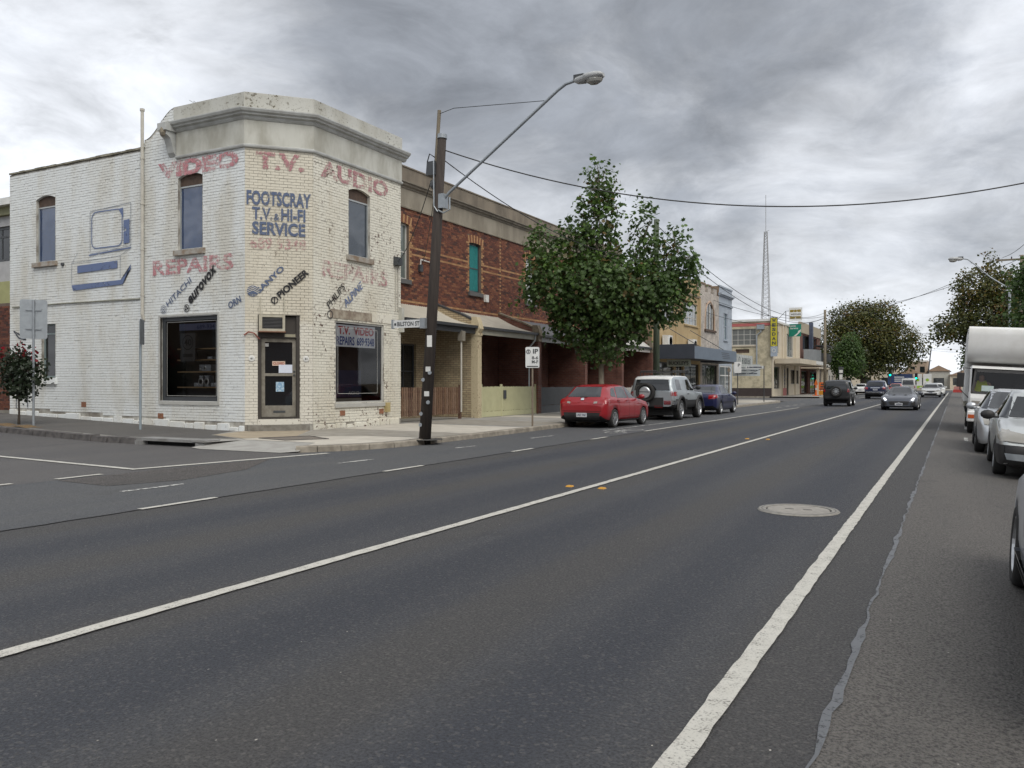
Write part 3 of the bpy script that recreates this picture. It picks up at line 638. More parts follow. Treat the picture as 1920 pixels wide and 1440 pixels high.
MB().box(a + .1, 1.05, -.32, a + 1.6, 1.9, -.30, fr=FF).build('display_board', mat('display_blue', (.02, .025, .06), .6), shop); text('AIOHO', FF, a + .95, 1.12, .55, .12, -.29, mat('display_print', (.3, .3, .3), .7), shop)
MB().box(a + .05, .9, -.3, a + 1.6, 1.02, -.28, fr=FF).build('display_base', mat('display_base', (.3, .28, .22), .8), shop)
# timber board above the front shop window
MB().box(a - .25, 3.46, -.012, a + 1.75, 3.72, .022, fr=FF).build('lintel_board', mat('bare_timber', (.21, .165, .125), .9, c2=(.42, .38, .3), scale=5, amt=.8, bump=.4), shop); MB().box(a + 1.76, 3.46, -.012, b_ + .45, 3.74, .020, fr=FF).build('lintel_board', P_front, shop)
# door in the chamfer
M_dr = mat('door_timber', (.22, .205, .17), .7, c2=(.13, .115, .09), scale=6, amt=.8); M_dd = mat('door_dark', (.045, .038, .032), .7)
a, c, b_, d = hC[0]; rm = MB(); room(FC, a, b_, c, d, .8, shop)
fr_ = MB(); fr_.box(a, c, -.16, a + .09, d, -.02, fr=FC); fr_.box(b_ - .09, c, -.16, b_, d, -.02, fr=FC); fr_.box(a + .09, 2.80, -.16, b_ - .09, 2.94, -.03, fr=FC); fr_.box(a + .09, c, -.16, b_ - .09, c + .05, -.01, fr=FC); fr_.build('door_frame', M_dd, shop)
dm = MB(); x0, x1 = a + .10, b_ - .10
for A, B, C2, D in ((x0, .52, x0 + .10, 2.79), (x1 - .10, .52, x1, 2.79), (x0 + .10, .52, x1 - .10, .85), (x0 + .10, 1.70, x1 - .10, 1.78), (x0 + .10, 2.68, x1 - .10, 2.79)): dm.box(A, B, -.13, C2, D, -.09, fr=FC)
door = dm.build('door', M_dr, shop)
MB().face([FC.p(x0 + .1, .85, -.11), FC.p(x1 - .1, .85, -.11), FC.p(x1 - .1, 2.68, -.11), FC.p(x0 + .1, 2.68, -.11)]).build('pane', G_dark, door)
MB().box(x0 + .33, .64, -.088, x1 - .3, .70, -.08, fr=FC).build('letter_slot', M_blk, door)
for z in (1.83, 1.73): MB().lathe([(0, .03), (.025, .03), (.032, 0)], FC.p(x1 - .05, z, -.09), FC.n, 10).build('lock', M_blk, door)
MB().box(x0 + .30, 2.0, -.108, x0 + .66, 2.13, -.10, fr=FC).build('closed_sign', mat('closed_card', (.62, .46, .36), .7), door); text('CLOSED', FC, x0 + .32, 2.03, .32, .07, -.098, mat('closed_print', (.30, .05, .03), .7), door, bold=.03)
MB().box(x0 + .48, 1.79, -.107, x1 - .07, 2.03, -.093, fr=FC).build('paper_notice', mat('paper', (.62, .66, .74), .8, c2=(.5, .54, .66), scale=30), door); MB().box(x0 + .40, 1.25, -.108, x0 + .63, 1.53, -.103, fr=FC).build('poster', mat('poster_blue', (.10, .25, .42), .6, c2=(.45, .55, .6), scale=22, amt=1.), door)
MB().box(x0 + .1, 2.55, -.108, x0 + .2, 2.64, -.10, fr=FC).build('sticker', mat('sticker', (.4, .4, .38), .6), door)
tr = MB(); tr.box(a + .09, 2.94, -.14, b_ - .09, 3.42, -.10, fr=FC); tr.build('transom_panel', M_dd, shop); MB().box(b_ - .42, 2.83, -.03, b_ - .12, 2.91, -.02, fr=FC).build('door_number', mat('number_plate_old', (.30, .28, .2), .7), shop)
ac = thing('air_conditioner', 'old window air conditioner boxed in cream above the corner door', 'air conditioner', FC.p(.8, 3.0, 0))
b = MB(); b.box(.38, 2.98, -.1, 1.10, 3.05, .16, fr=FC); b.box(.38, 3.38, -.1, 1.10, 3.45, .16, fr=FC); b.box(.38, 3.05, -.1, .47, 3.38, .16, fr=FC); b.box(1.03, 3.05, -.1, 1.10, 3.38, .16, fr=FC); b.build('case', mat('ac_cream', (.42, .40, .32), .6, c2=(.3, .25, .17), scale=6), ac)
b = MB(); b.box(.47, 3.05, -.05, 1.03, 3.38, .08, fr=FC); b.build('core', M_blk, ac)
for k in range(8): MB().box(.47, 3.06 + k * .04, .08, 1.03, 3.075 + k * .04, .14, fr=FC).build('louvre', mat('louvre', (.10, .10, .10), .6), ac)
MB().box(.36, 2.95, -.05, 1.12, 2.978, .2, fr=FC).build('tray', mat('rusty', (.20, .10, .06), .8), ac)
for u in (.42, 1.08): MB().cyl(FC.p(u, 3.45, .14), FC.p(u, 3.95, .03), .012, n=6).build('bracket', MATS['ac_cream'], ac)
st = MB(); st.box(.08, .0, -.02, 1.78, .30, .32, fr=FC, taper=.0); st.build('door_step', mat('step_stone', (.22, .21, .185), .9, c2=(.13, .12, .10), scale=5, amt=.9, bump=.4), shop)
MB().box(a, .302, -.1, b_, .459, .05, fr=FC).build('threshold', P_cham, shop)
M_enam = mat('enamel', (.66, .66, .63), .4)
for u in (.19, 1.70): MB().lathe([(0, .025), (.07, .022), (.09, .016)], FC.p(u, 2.2, 0), FC.n, 14).build('number_plaque', M_enam, shop); text('81', FC, u - .035, 2.175, .07, .05, .03, M_blk, shop)
# pipes, cables, vents
M_pipe = mat('painted_pipe', (.50, .48, .42), .7, c2=(.36, .34, .29), scale=5)
vp = MB(); vp.tube([FL.p(6.93, 3.42, .02), FL.p(6.93, 3.6, .075), FL.p(6.93, 9.9, .075)], .05, 10); vp.lathe([(.05, 9.84), (.07, 9.86), (.07, 9.93), (0, 9.95)], (FL.p(6.93, 0, .075).x, FL.p(6.93, 0, .075).y, 0), (0, 0, 1), 10); vp.build('vent_pipe', M_pipe, shop)
for z in (5.6, 7.0, 8.4, 4.2): MB().lathe([(.055, -.02), (.065, -.02), (.065, .02), (.055, .02)], FL.p(6.93, z, .075), (0, 0, 1), 10).build('pipe_clip', M_pipe, shop)
MB().tube([FL.p(.2, 4.11, .03), FL.p(3, 4.13, .03), FL.p(6.75, 4.10, .03)], .022, 6).build('conduit', mat('conduit_green', (.27, .27, .22), .7), shop)
MB().tube([FF.p(4.02, 3.9, .03), FF.p(4.02, 5.4, .03)], .018, 6).build('conduit', M_pipe, shop); MB().tube([FF.p(4.15, 3.9, .03), FF.p(4.15, 5.4, .03)], .018, 6).build('conduit', M_pipe, shop)
MB().box(3.92, 5.42, .0, 4.24, 5.72, .16, fr=FF, taper=.02).build('service_box', M_blk, shop)
MB().box(3.42, .55, 0, 3.6, .86, .12, fr=FF).build('gas_box', mat('ochre', (.42, .34, .16), .7), shop)
M_vent = mat('terracotta_vent', (.30, .13, .07), .9, c2=(.08, .05, .04), scale=20)
for fr, u, z in ((FL, 3.9, .72), (FL, 7.55, .42), (FF, 1.2, .5), (FF, 3.15, .5)):
    MB().box(u, z, -.05, u + .23, z + .16, .012, fr=fr).build('air_vent', M_vent, shop)
MB().tube([FC.p(-.02, 2.86, .04), FC.p(.1, 2.95, .06), FC.p(.25, 2.92, .07), FC.p(.4, 2.75, .05)], .02, 6).build('cable', mat('cable_red', (.25, .07, .05), .6), shop)
MB().lathe([(0, .06), (.055, .06), (.07, 0)], FL.p(2.95, 5.42, 0), FL.n, 12).build('pipe_stub', M_blk, shop)
MB().box(4.22, 3.2, -.05, 4.40, 4.05, .12, fr=FF, taper=.02).build('corner_corbel', P_rend, shop)
# hand-painted lettering
W_red = m_worn('faded_red', (.48, .18, .21), .50, 11., .85, (.50, .24, .25), .09); W_red2 = m_worn('faded_pink', (.45, .21, .23), .52, 12., .85, None, .10); W_blue = m_worn('faded_blue', (.075, .105, .19), .76, 14., .8, (.11, .14, .21), .09); W_blk = m_worn('faded_black', (.02, .02, .023), .86, 14., .8, None, .08); W_bl2 = m_worn('paint_blue', (.12, .165, .30), .78, 6., .8, (.13, .17, .29), .07); W_pink = m_worn('faint_pink', (.50, .27, .28), .38, 12., .85, None, .12)
N = .024
text('VIDEO', FL, 7.58, 7.68, 3.36, .48, N, W_red, shop, bold=.06, rise=-.0); text('T.V.', FC, .30, 7.62, 1.35, .5, N, W_red2, shop, bold=.045); text('AUDIO', FF, .30, 7.60, 3.3, .52, N, W_red2, shop, bold=.04)
text('REPAIRS', FL, 7.34, 4.76, 3.4, .47, N, W_red, shop, bold=.03); text('REPAIRS', FF, .38, 4.66, 3.2, .5, N, W_pink, shop, bold=.03)
text('FOOTSCRAY', FC, .05, 6.58, 1.79, .42, N, W_blue, shop, bold=.035); text('T.V.', FC, .20, 6.17, .56, .36, N, W_blue, shop, bold=.03); text('&', FC, .80, 6.17, .15, .20, N, W_blue, shop, bold=.01); text('HI-FI', FC, 1.0, 6.17, .68, .36, N, W_blue, shop, bold=.03); text('SERVICE', FC, .20, 5.74, 1.48, .38, N, W_blue, shop, bold=.035); text('689 9348', FC, .15, 5.34, 1.55, .32, N, W_pink, shop, bold=.02)
text('HITACHI', FL, 8.02, 3.78, 1.25, .19, N, W_blue, shop, rot=R(35), bold=.015); text('eurovox', FL, 8.98, 3.80, 1.45, .24, N, W_blk, shop, rot=R(41), shear=.2, bold=.035); text('ORN', FL, 10.58, 3.62, .52, .2, N, W_blue, shop, rot=R(22), bold=.03)
text('SANYO', FC, .40, 4.05, 1.02, .16, N, W_blue, shop, rot=R(46), bold=.03); text('PIONEER', FC, .98, 3.92, 1.12, .20, N, W_blk, shop, rot=R(43), shear=.1, bold=.04)
text('PHILIPS', FF, .70, 3.72, 1.0, .22, N, W_blk, shop, rot=R(43), bold=.005); text('ALPINE', FF, 1.45, 3.80, 1.1, .24, N, W_bl2, shop, rot=R(40), shear=.15, bold=.015)
def disc(fr, u, v, r, m, n=N, r0=0.): MB().lathe([(r0, n), (r, n)], fr.p(u, v, 0), fr.n, 22).build('emblem', m, shop)
disc(FL, 7.82, 3.72, .13, W_blue, N, .115); disc(FL, 7.82, 3.72, .08, W_blue, N, .06); disc(FL, 7.82, 3.72, .025, W_blue); disc(FL, 8.82, 3.72, .12, W_blk, N, .10)
for a_, r_ in ((0, .07), (2, .08), (4, .07)): disc(FL, 8.82 + .05 * math.cos(a_), 3.72 + .05 * math.sin(a_), .035, W_blk, N + .002)
disc(FC, .22, 4.12, .16, W_blue); b = MB()
for k in range(3): b.prism([(.06, 4.06 + k * .05), (.22, 4.14 + k * .05), (.38, 4.06 + k * .05), (.38, 4.075 + k * .05), (.22, 4.158 + k * .05), (.06, 4.075 + k * .05)], N + .002, N + .003, FC)
b.build('emblem_rays', P_cham, shop); disc(FC, .82, 3.88, .105, W_blk, N, .07); MB().box(.80, 3.76, N, .83, 3.98, N + .003, fr=FC).build('emblem_bar', W_blk, shop)
disc(FF, .72, 3.55, .13, W_blk, N, .10)
# painted television and recorder
def strip(pts, w, m, fr=FL, n=N):
    b = MB()
    for p, q_ in zip(pts, pts[1:]):
        p = Vector(p); q_ = Vector(q_); d = (q_ - p).normalized(); k = Vector((-d.y, d.x)) * w / 2; b.face([fr.p(*(p + k), n), fr.p(*(q_ + k), n), fr.p(*(q_ - k), n), fr.p(*(p - k), n)])
    return b.build('painted_line', m, shop)
W_line = m_worn('thin_blue_line', (.16, .19, .24), .66, 18., .8, None, .08)
strip([(4.36, 5.75), (4.36, 7.02), (5.85, 7.10), (6.33, 7.12), (6.33, 5.78), (4.36, 5.66)], .018, W_line)
def rr(x0, z0, x1, z1, r, k=6):
    o = []
    for cx, cz, a0 in ((x1 - r, z1 - r, 0), (x0 + r, z1 - r, 90), (x0 + r, z0 + r, 180), (x1 - r, z0 + r, 270)):
        for i in range(k + 1): a = R(a0 + 90 * i / k); o.append((cx + r * math.cos(a), cz + r * math.sin(a)))
    return o + [o[0]]
strip(rr(4.44, 5.82, 5.92, 6.98, .22), .035, W_bl2); b = MB(); b.prism([(5.99, 5.86), (6.27, 5.88), (6.27, 6.62), (5.99, 6.60)], N, N + .002, FL); b.prism([(5.75, 6.98), (5.97, 7.0), (5.97, 6.68)], N, N + .002, FL); b.prism([(4.30, 5.60), (6.33, 5.70), (6.33, 5.74), (4.30, 5.64)], N, N + .002, FL)
b.prism([(3.72, 5.08), (5.70, 5.12), (5.70, 5.36), (3.72, 5.32)], N, N + .002, FL); b.prism([(3.42, 4.70), (5.85, 4.74), (6.33, 5.06), (6.33, 5.20), (5.95, 4.60), (3.50, 4.52)], N, N + .002, FL); b.build('painted_shape', W_bl2, shop)
strip([(3.42, 4.75), (3.42, 5.42), (5.83, 5.50), (5.83, 4.80)], .016, W_line); strip([(3.42, 5.42), (3.75, 5.75)], .012, W_line); strip([(5.83, 5.5), (6.33, 5.72)], .012, W_line)
# graffiti near the lane end
W_gr = m_worn('graffiti', (.07, .08, .10), .7, 12., .8, None, .08)
strip([(.25, 3.3), (.55, 3.05), (.95, 2.98), (.7, 3.12), (.3, 3.28)], .05, W_gr); strip([(.5, 1.9), (.45, 2.4), (.6, 2.7), (.72, 2.2)], .06, W_gr); strip([(1.05, 2.0), (1.2, 2.3), (1.4, 2.45), (1.3, 2.2)], .07, W_gr); strip([(.4, .62), (.42, 1.1), (.55, 1.0)], .05, W_gr); strip([(1.05, .62), (1.02, 1.2)], .05, W_gr)
ant = thing('roof_aerial', 'thin television aerial poking above the shop parapet', 'aerial', (-21.6, 19.5, 8.6))
b = MB(); b.tube([(-21.3, 19.5, 8.55), (-21.3, 19.5, 10.6)], .02, 6); b.build('mast', M_alu, ant); b = MB(); b.tube([(-22.2, 19.3, 10.75), (-21.1, 19.55, 10.45)], .015, 5); b.build('boom', M_alu, ant)
for k in range(7): t = k / 6; p = Vector((-22.2, 19.3, 10.75)).lerp(Vector((-21.3, 19.5, 10.5)), t); MB().tube([p + Vector((.08, -.25, 0)), p - Vector((.08, -.25, 0))], .009, 5).build('element', M_alu, ant)
# ------------------------------------------------------------ the red brick terrace
RB = [mat('red_brick_%d' % i, c, .9, c2=tuple(x * .6 for x in c), scale=25, amt=.8, bump=.4, bscale=90) for i, c in enumerate(((.165, .058, .036), (.205, .076, .042), (.12, .043, .030), (.25, .105, .056), (.08, .036, .028)))]
CB = [mat('cream_brick_%d' % i, c, .9, c2=tuple(x * .65 for x in c), scale=25, amt=.8, bump=.4, bscale=90) for i, c in enumerate(((.44, .25, .12), (.36, .19, .09)))]
M_mort = mat('mortar', (.16, .12, .095), .95, c2=(.10, .075, .06), scale=8)
T_par = mat('terrace_render', (.225, .19, .145), .92, c2=(.13, .11, .085), scale=1.4, amt=.95, bump=.3, bscale=14, stretch=(1, 1, .35))
T_par2 = mat('terrace_frieze', (.30, .27, .215), .92, c2=(.20, .175, .135), scale=1.4, amt=.95, bump=.3, bscale=14, stretch=(1, 1, .35))
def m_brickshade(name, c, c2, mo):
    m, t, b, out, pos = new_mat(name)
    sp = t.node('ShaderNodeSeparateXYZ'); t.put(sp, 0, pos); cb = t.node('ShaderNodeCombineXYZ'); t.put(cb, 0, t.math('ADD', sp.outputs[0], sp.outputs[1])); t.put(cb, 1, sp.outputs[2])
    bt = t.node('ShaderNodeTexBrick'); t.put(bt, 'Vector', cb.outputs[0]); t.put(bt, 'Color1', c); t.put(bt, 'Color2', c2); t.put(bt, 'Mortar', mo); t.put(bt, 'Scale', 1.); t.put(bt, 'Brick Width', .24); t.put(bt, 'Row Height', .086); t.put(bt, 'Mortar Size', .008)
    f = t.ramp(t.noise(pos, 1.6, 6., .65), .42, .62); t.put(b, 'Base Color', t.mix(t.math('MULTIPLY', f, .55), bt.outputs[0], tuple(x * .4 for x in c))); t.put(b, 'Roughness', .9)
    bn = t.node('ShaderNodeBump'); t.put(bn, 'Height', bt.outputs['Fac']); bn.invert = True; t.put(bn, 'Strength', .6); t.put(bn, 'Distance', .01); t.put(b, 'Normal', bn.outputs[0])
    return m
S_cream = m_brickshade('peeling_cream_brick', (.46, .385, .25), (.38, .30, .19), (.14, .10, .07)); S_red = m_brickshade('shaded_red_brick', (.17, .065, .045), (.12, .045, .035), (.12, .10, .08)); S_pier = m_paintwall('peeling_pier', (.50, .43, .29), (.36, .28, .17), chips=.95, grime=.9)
M_roofs = [mat('iron_cream', (.46, .43, .36), .55, .1, c2=(.36, .335, .275), scale=2), mat('iron_cream2', (.40, .37, .31), .55, .1, c2=(.30, .27, .22), scale=2), mat('iron_dark', (.10, .105, .115), .45, .2, c2=(.14, .14, .15), scale=2), mat('iron_grey', (.24, .24, .235), .5, .2, scale=2), mat('iron_white', (.48, .47, .44), .5, .1, scale=2)]
M_gut = mat('gutter_dark', (.045, .048, .052), .5); M_gutc = mat('gutter_cream', (.36, .35, .28), .5)
XT, XV = -18.5, -16.62
HY = [23.06, 28.28, 33.62, 38.92, 44.14, 49.33]
hlab = ['red brick terrace house with cream verandah roof beside the white corner shop', 'red brick terrace house with teal blind upstairs and pale fascia verandah', 'red brick terrace house with dark grey verandah roof and white shutter', 'red brick terrace house behind the plane tree', 'red brick terrace house with white curved verandah against the mustard building']
G_teal = m_glass('teal_blind', (.03, .17, .17), 1.2); G_net = m_glass('net_curtain', (.13, .15, .14), 1.5); M_gfr = mat('dark_sash', (.05, .055, .06), .5); M_wfr = mat('white_sash', (.55, .54, .50), .6)
M_lsill = mat('bluestone_sill', (.11, .11, .11), .85)
for i in range(5):
    y0, y1 = HY[i], HY[i + 1]; H = thing('terrace_house', hlab[i], 'house', (XT, (y0 + y1) / 2, .13), group='row of terrace houses'); L = y1 - y0 - .004
    F = Frame((XT, y0, 0), (0, 1, 0), (1, 0, 0)); wu = 2.5 if i else 2.22; wh = (wu, 5.45, wu + 1.0, 7.58)
    dh = (.5, .16, 1.45, 2.9); lw = (2.3, .9, 3.7, 3.0)
    b = MB(); wall(b, F, 0, L, 4.2, 8.2, [wh], depth=.2); b.box(XT - 8, y0, 8.5, XT - .05, y1 - .01, 8.6); b.face([(XT - 8, y0, 0), (XT - 8, y1, 0), (XT - 8, y1, 9), (XT - 8, y0, 9)])
    b.build('upper_wall', M_mort, H)
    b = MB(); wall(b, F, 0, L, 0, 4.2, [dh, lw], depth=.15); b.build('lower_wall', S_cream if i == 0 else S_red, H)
    def colour(u, v, r, q, wu=wu):
        if abs(v - 6.72) < .045 or abs(v - 6.47) < .045: return 5 + (q.random() < .4)
        du = min(abs(u - wu), abs(u - wu - 1.0))
        if 5.45 < v < 7.6 and (u < wu or u > wu + 1.) and du < (.24 if (r // 2) % 2 else .13): return 5 + (q.random() < .4)
        if abs(v - 4.62) < .045 or (L - u < .13 and v > 4.3): return 5 + (q.random() < .4)
        return q.choice((0, 0, 1, 1, 2, 2, 3, 4))
    if i < 3:
        bs_ = brick_list(F, 0, L, 4.25, 8.19, [wh, (wu - .14, 7.56, wu + 1.14, 7.95)], colour=colour, seed=31 + i)
        lay_bricks(bs_, H, RB + CB, (300, 300, 60)[i])
    else:
        bs_ = brick_list(F, 0, L, 4.25, 8.19, [wh, (wu - .14, 7.56, wu + 1.14, 7.95)], colour=colour, seed=31 + i); lay_bricks(bs_, H, RB + CB, 0)
    for k in range(12):   # voussoirs over the window
        a0 = -.62 + 1.24 * k / 11; uc = wu + .5 + a0 * .98; z0 = 7.60 - .10 * a0 * a0 * 2; f2 = Frame(F.p(uc, z0, .004), (0, math.cos(a0 * .35), -math.sin(a0 * .35)), (1, 0, 0), (0, math.sin(a0 * .35), math.cos(a0 * .35)))
        MB().box(-.047, 0, -.05, .047, .33, 0, fr=f2).build('voussoir', (CB[0] if k % 2 else RB[1]), H)
    gm, fm = ((G_net, M_wfr), (G_teal, M_gfr), (m_glass('shutter_glass', (.36, .38, .38), 1.), M_wfr), (G_dark, M_gfr), (G_dark, M_gfr))[i]
    w = window(H, F, wu, wu + 1., 5.45, 7.58, fm, gm, .14, .06, trans=(6.5,), sill=(.18, .08, .09, M_lsill))
    if i == 2:
        for k in range(22): MB().box(wu + .08, 5.55 + k * .09, -.128, wu + .46, 5.62 + k * .09, -.112, fr=F).build('shutter_slat', M_enam, w)
    if i == 1:
        for k in range(9): MB().box(wu + .08 + k * .098, 5.55, -.137, wu + .13 + k * .098, 7.5, -.125, fr=F).build('blind_fold', mat('teal_cloth', (.03, .24, .235), .8, c2=(.02, .15, .15), scale=9), w)
    dm = MB(); dm.box(*dh[:2], -.12, *dh[2:], -.08, fr=F); dm.build('front_door', mat('house_door_%d' % i, ((.09, .045, .025), (.05, .05, .055), (.06, .02, .02), (.05, .06, .05), (.07, .03, .02))[i], .5), H)
    window(H, F, *[lw[0], lw[2], lw[1], lw[3]], M_wfr if i % 2 else M_gfr, G_dark, .12, .06, trans=(1.95,), mull=(3.0,), name='ground_floor_window')
    # parapet
    pth = [(XT, y0), (XT, y1 - .004)]
    # outward is right of travel, so run from far to near
    pth = [(XT, y0), (XT, y1 - .004)]
    loft_path(pth, [(-.05, 8.16), (.05, 8.16), (.06, 8.22), (.03, 8.24), (.03, 8.92), (-.05, 8.92)], 'frieze', T_par2, H); loft_path(pth, [(-.05, 8.90), (.06, 8.90), (.08, 8.96), (.15, 9.0), (.16, 9.05), (.22, 9.09), (.22, 9.13), (.03, 9.18), (-.05, 9.18)], 'cornice', mat('terrace_cornice', (.14, .125, .10), .92, c2=(.21, .185, .15), scale=2.5, amt=.9), H); loft_path(pth, [(-.3, 9.15), (.02, 9.15), (.02, 9.70), (.05, 9.71), (.05, 9.76), (-.3, 9.77)], 'parapet', T_par, H)
    # verandah
    MB().box(XT, y0, -.02, XV + .05, y1 - .01, .145).build('porch_floor', M_concg, H)
    zf = 3.72 if i < 2 else 3.66; zb = 4.50; rows = []
    for k in range(9):
        t = k / 8; x = XT + .02 + (XV + .12 - XT) * t; z = zb + (zf - zb) * (t ** (1.0 if i < 4 else 1.5)) - .10 * math.sin(math.pi * t) * (1 if i < 4 else -1.2)
        rows.append([(x, y0 + .12 + (L - .26) * j / 68, z + (.009 if j % 2 else -.009)) for j in range(69)])
    vr = MB(); vr.grid(rows); rf = vr.build('verandah_roof', M_roofs[i], H)
    MB().box(XV + .10, y0 + .14, zf - .09, XV + .2, y1 - .16, zf + .015).build('gutter', M_gut if i != 1 else M_gut, H)
    MB().box(XV + .02, y0 + .14, zf - .30, XV + .08, y1 - .16, zf - .075).build('fascia', (M_gut, M_gutc, MATS['iron_grey'], M_gutc, mat('fascia_white', (.5, .47, .44), .6))[i], H)
    sk = MB(); sk.face([(XT, y0 + .1, zf - .1), (XV + .05, y0 + .1, zf - .1), (XV + .05, y1 - .14, zf - .1), (XT, y1 - .14, zf - .1)]); sk.build('verandah_ceiling', mat('verandah_ceiling', (.16, .15, .13), .8), H)
    # wing wall at the far side, scrolled down from the house wall to a pier
    Fw = Frame((XT, y1 - .14, 0), (1, 0, 0), (0, 1, 0)); dx = XV + .18 - XT
    wm = S_pier if i == 0 else S_red
    ww = MB(); ww.prism([(0.01, .1), (dx - .3, .1), (dx - .3, 3.5), (dx - .3, 3.96), (dx * .62, 4.18), (dx * .3, 4.42), (0.01, 4.66)], -.13, .13, Fw); ww.build('wing_wall', S_cream if i == 0 else wm, H)
    MB().box(dx - .3, -.02, -.15, dx, 3.35, .15, fr=Fw).build('pier', wm, H)
    pc = MB(); pc.box(dx - .32, 3.35, -.17, dx + .04, 3.45, .17, fr=Fw); pc.prism([(dx - .30, 3.45), (dx + .0, 3.45), (dx + .10, 3.62), (dx + .02, 3.9), (dx - .06, 4.08), (dx - .3, 4.10)], -.15, .15, Fw); pc.build('pier_cap', S_pier if i == 0 else mat('pier_brown', (.20, .165, .12), .9, c2=(.12, .10, .075), scale=4, amt=.9), H)
    cpw = MB(); cpw.prism([(dx - .28, 3.965), (dx * .62, 4.185), (dx * .3, 4.425), (0.01, 4.665), (.01, 4.735), (dx * .3, 4.495), (dx * .62, 4.255), (dx - .28, 4.035)], -.15, .15, Fw); cpw.build('wing_coping', M_gut if i == 0 else MATS.get('pier_brown') or T_par, H)
    # down pipes
    if i == 1: MB().tube([(XV + .12, y1 - .45, zf - .1), (XV + .10, y1 - .5, zf - .35), (XV - .05, y1 - .75, zf - .65), (XV - .05, y1 - .75, 1.0)], .04, 8).build('down_pipe', M_alu, H)
    if i == 0:
        MB().tube([(XV + .05, y1 - 1.3, zf - .2), (XV + .05, y1 - 1.3, .4)], .035, 8).build('down_pipe', M_pipe, H); MB().box(XV - .05, y1 - 1.4, zf - .62, XV + .16, y1 - 1.18, zf - .25).build('rainwater_head', mat('rain_head', (.22, .20, .16), .7), H)
        MB().tube([F.p(5.1, 6.23, .04), F.p(5.1, 6.38, .06), F.p(5.9 - .0, 6.38, .06), F.p(5.9, 5.1, .06), F.p(6.05, 4.65, .1)] if False else [F.p(3.95, 6.1, .04), F.p(3.95, 6.32, .06), F.p(4.78, 6.28, .06), F.p(4.82, 5.0, .06), F.p(4.98, 4.62, .1)], .03, 8).build('service_conduit', M_enam, H)
        MB().box(3.85, 5.85, 0, 4.05, 6.12, .1, fr=F).build('service_box', M_blk, H)
    if i == 1: MB().box(3.75, 5.1, 0, 4.0, 5.42, .12, fr=F).build('meter_box', M_enam, H)
# ------------------------------------------------------------ front fences
M_slat = [mat('slat_brown_%d' % k, c, .85, c2=tuple(x * .6 for x in c), scale=7, amt=.9, stretch=(3, 3, .5)) for k, c in enumerate(((.17, .095, .055), (.21, .13, .085), (.13, .07, .045)))]
def fence(label, ya, yb, x, z0, z1, pitch, w, mats, pointed=True, post_m=None, posts=(), rail=(.45, 1.1), gap_board=None, group='front fences of the terrace'):
    T = thing('picket_fence', label, 'fence', (x, (ya + yb) / 2, .13), group=group); q = random.Random(int(ya * 10)); ms = []
    for m in mats:
        u = MB()
        if pointed: u.prism([(-w / 2, 0), (w / 2, 0), (w / 2, z1 - z0 - .05), (0, z1 - z0), (-w / 2, z1 - z0 - .05)], -.01, .01, Frame((0, 0, 0), (0, 1, 0), (1, 0, 0)))
        else: u.box(-.012, -w / 2, 0, .012, w / 2, z1 - z0)
        ms.append(u.mesh('picket', m))
    y = ya + pitch / 2
    while y < yb: o = link('picket', q.choice(ms), T, loc=(0, y - (ya + yb) / 2, z0 - .13 + q.uniform(-.01, .01))); y += pitch
    for z in rail: MB().box(x - .05, ya, z - .035, x - .012, yb, z + .035).build('rail', post_m or mats[0], T)
    for y in posts: MB().box(x - .07, y - .05, .1, x + .03, y + .05, z1 + .09, taper=.01).build('post', post_m or mats[0], T)
    if gap_board: MB().box(x - .03, ya, gap_board[0], x + .012, yb, gap_board[1]).build('base_board', post_m or mats[0], T)
    return T
fence('unpainted brown timber slat fence beside the white shop', 23.16, 27.0, XV, .34, 1.34, .135, .085, M_slat, False, M_slat[2], (26.98,), (.5, 1.18))
M_pcr = mat('picket_cream', (.50, .49, .30), .7, c2=(.42, .41, .25), scale=3); fc = fence('pale yellow picket fence with a dark sign on its gate', 28.52, 33.3, XV + .05, .36, 1.36, .098, .075, [M_pcr], True, M_pcr, (28.5, 30.15, 33.32), (.5, 1.15), (.14, .35))
MB().box(30.27 - 0, .85, 0, 30.5, 1.2, .02, fr=Frame((XV + .075, 0, 0), (0, 1, 0), (1, 0, 0))).build('gate_sign', M_blk, fc)
M_pgr = mat('picket_grey', (.085, .09, .095), .7, c2=(.065, .07, .075), scale=3); fence('dark grey picket fence behind the red hatchback', 33.85, 38.6, XV + .05, .48, 1.32, .11, .085, [M_pgr], True, M_pgr, (33.85, 38.6), (.6, 1.1), (.14, .47))
M_pwh = mat('picket_white', (.45, .44, .41), .7, scale=3); fence('off-white picket fence behind the boxy four-wheel drive', 39.1, 43.9, XV + .05, .3, 1.3, .13, .09, [M_pwh], True, M_pwh, (39.1, 41, 43.9)); fence('weathered white picket fence next to the mustard building', 44.4, 49.1, XV + .05, .3, 1.25, .13, .09, [M_pwh], True, M_pwh, (44.4, 46, 49.1))
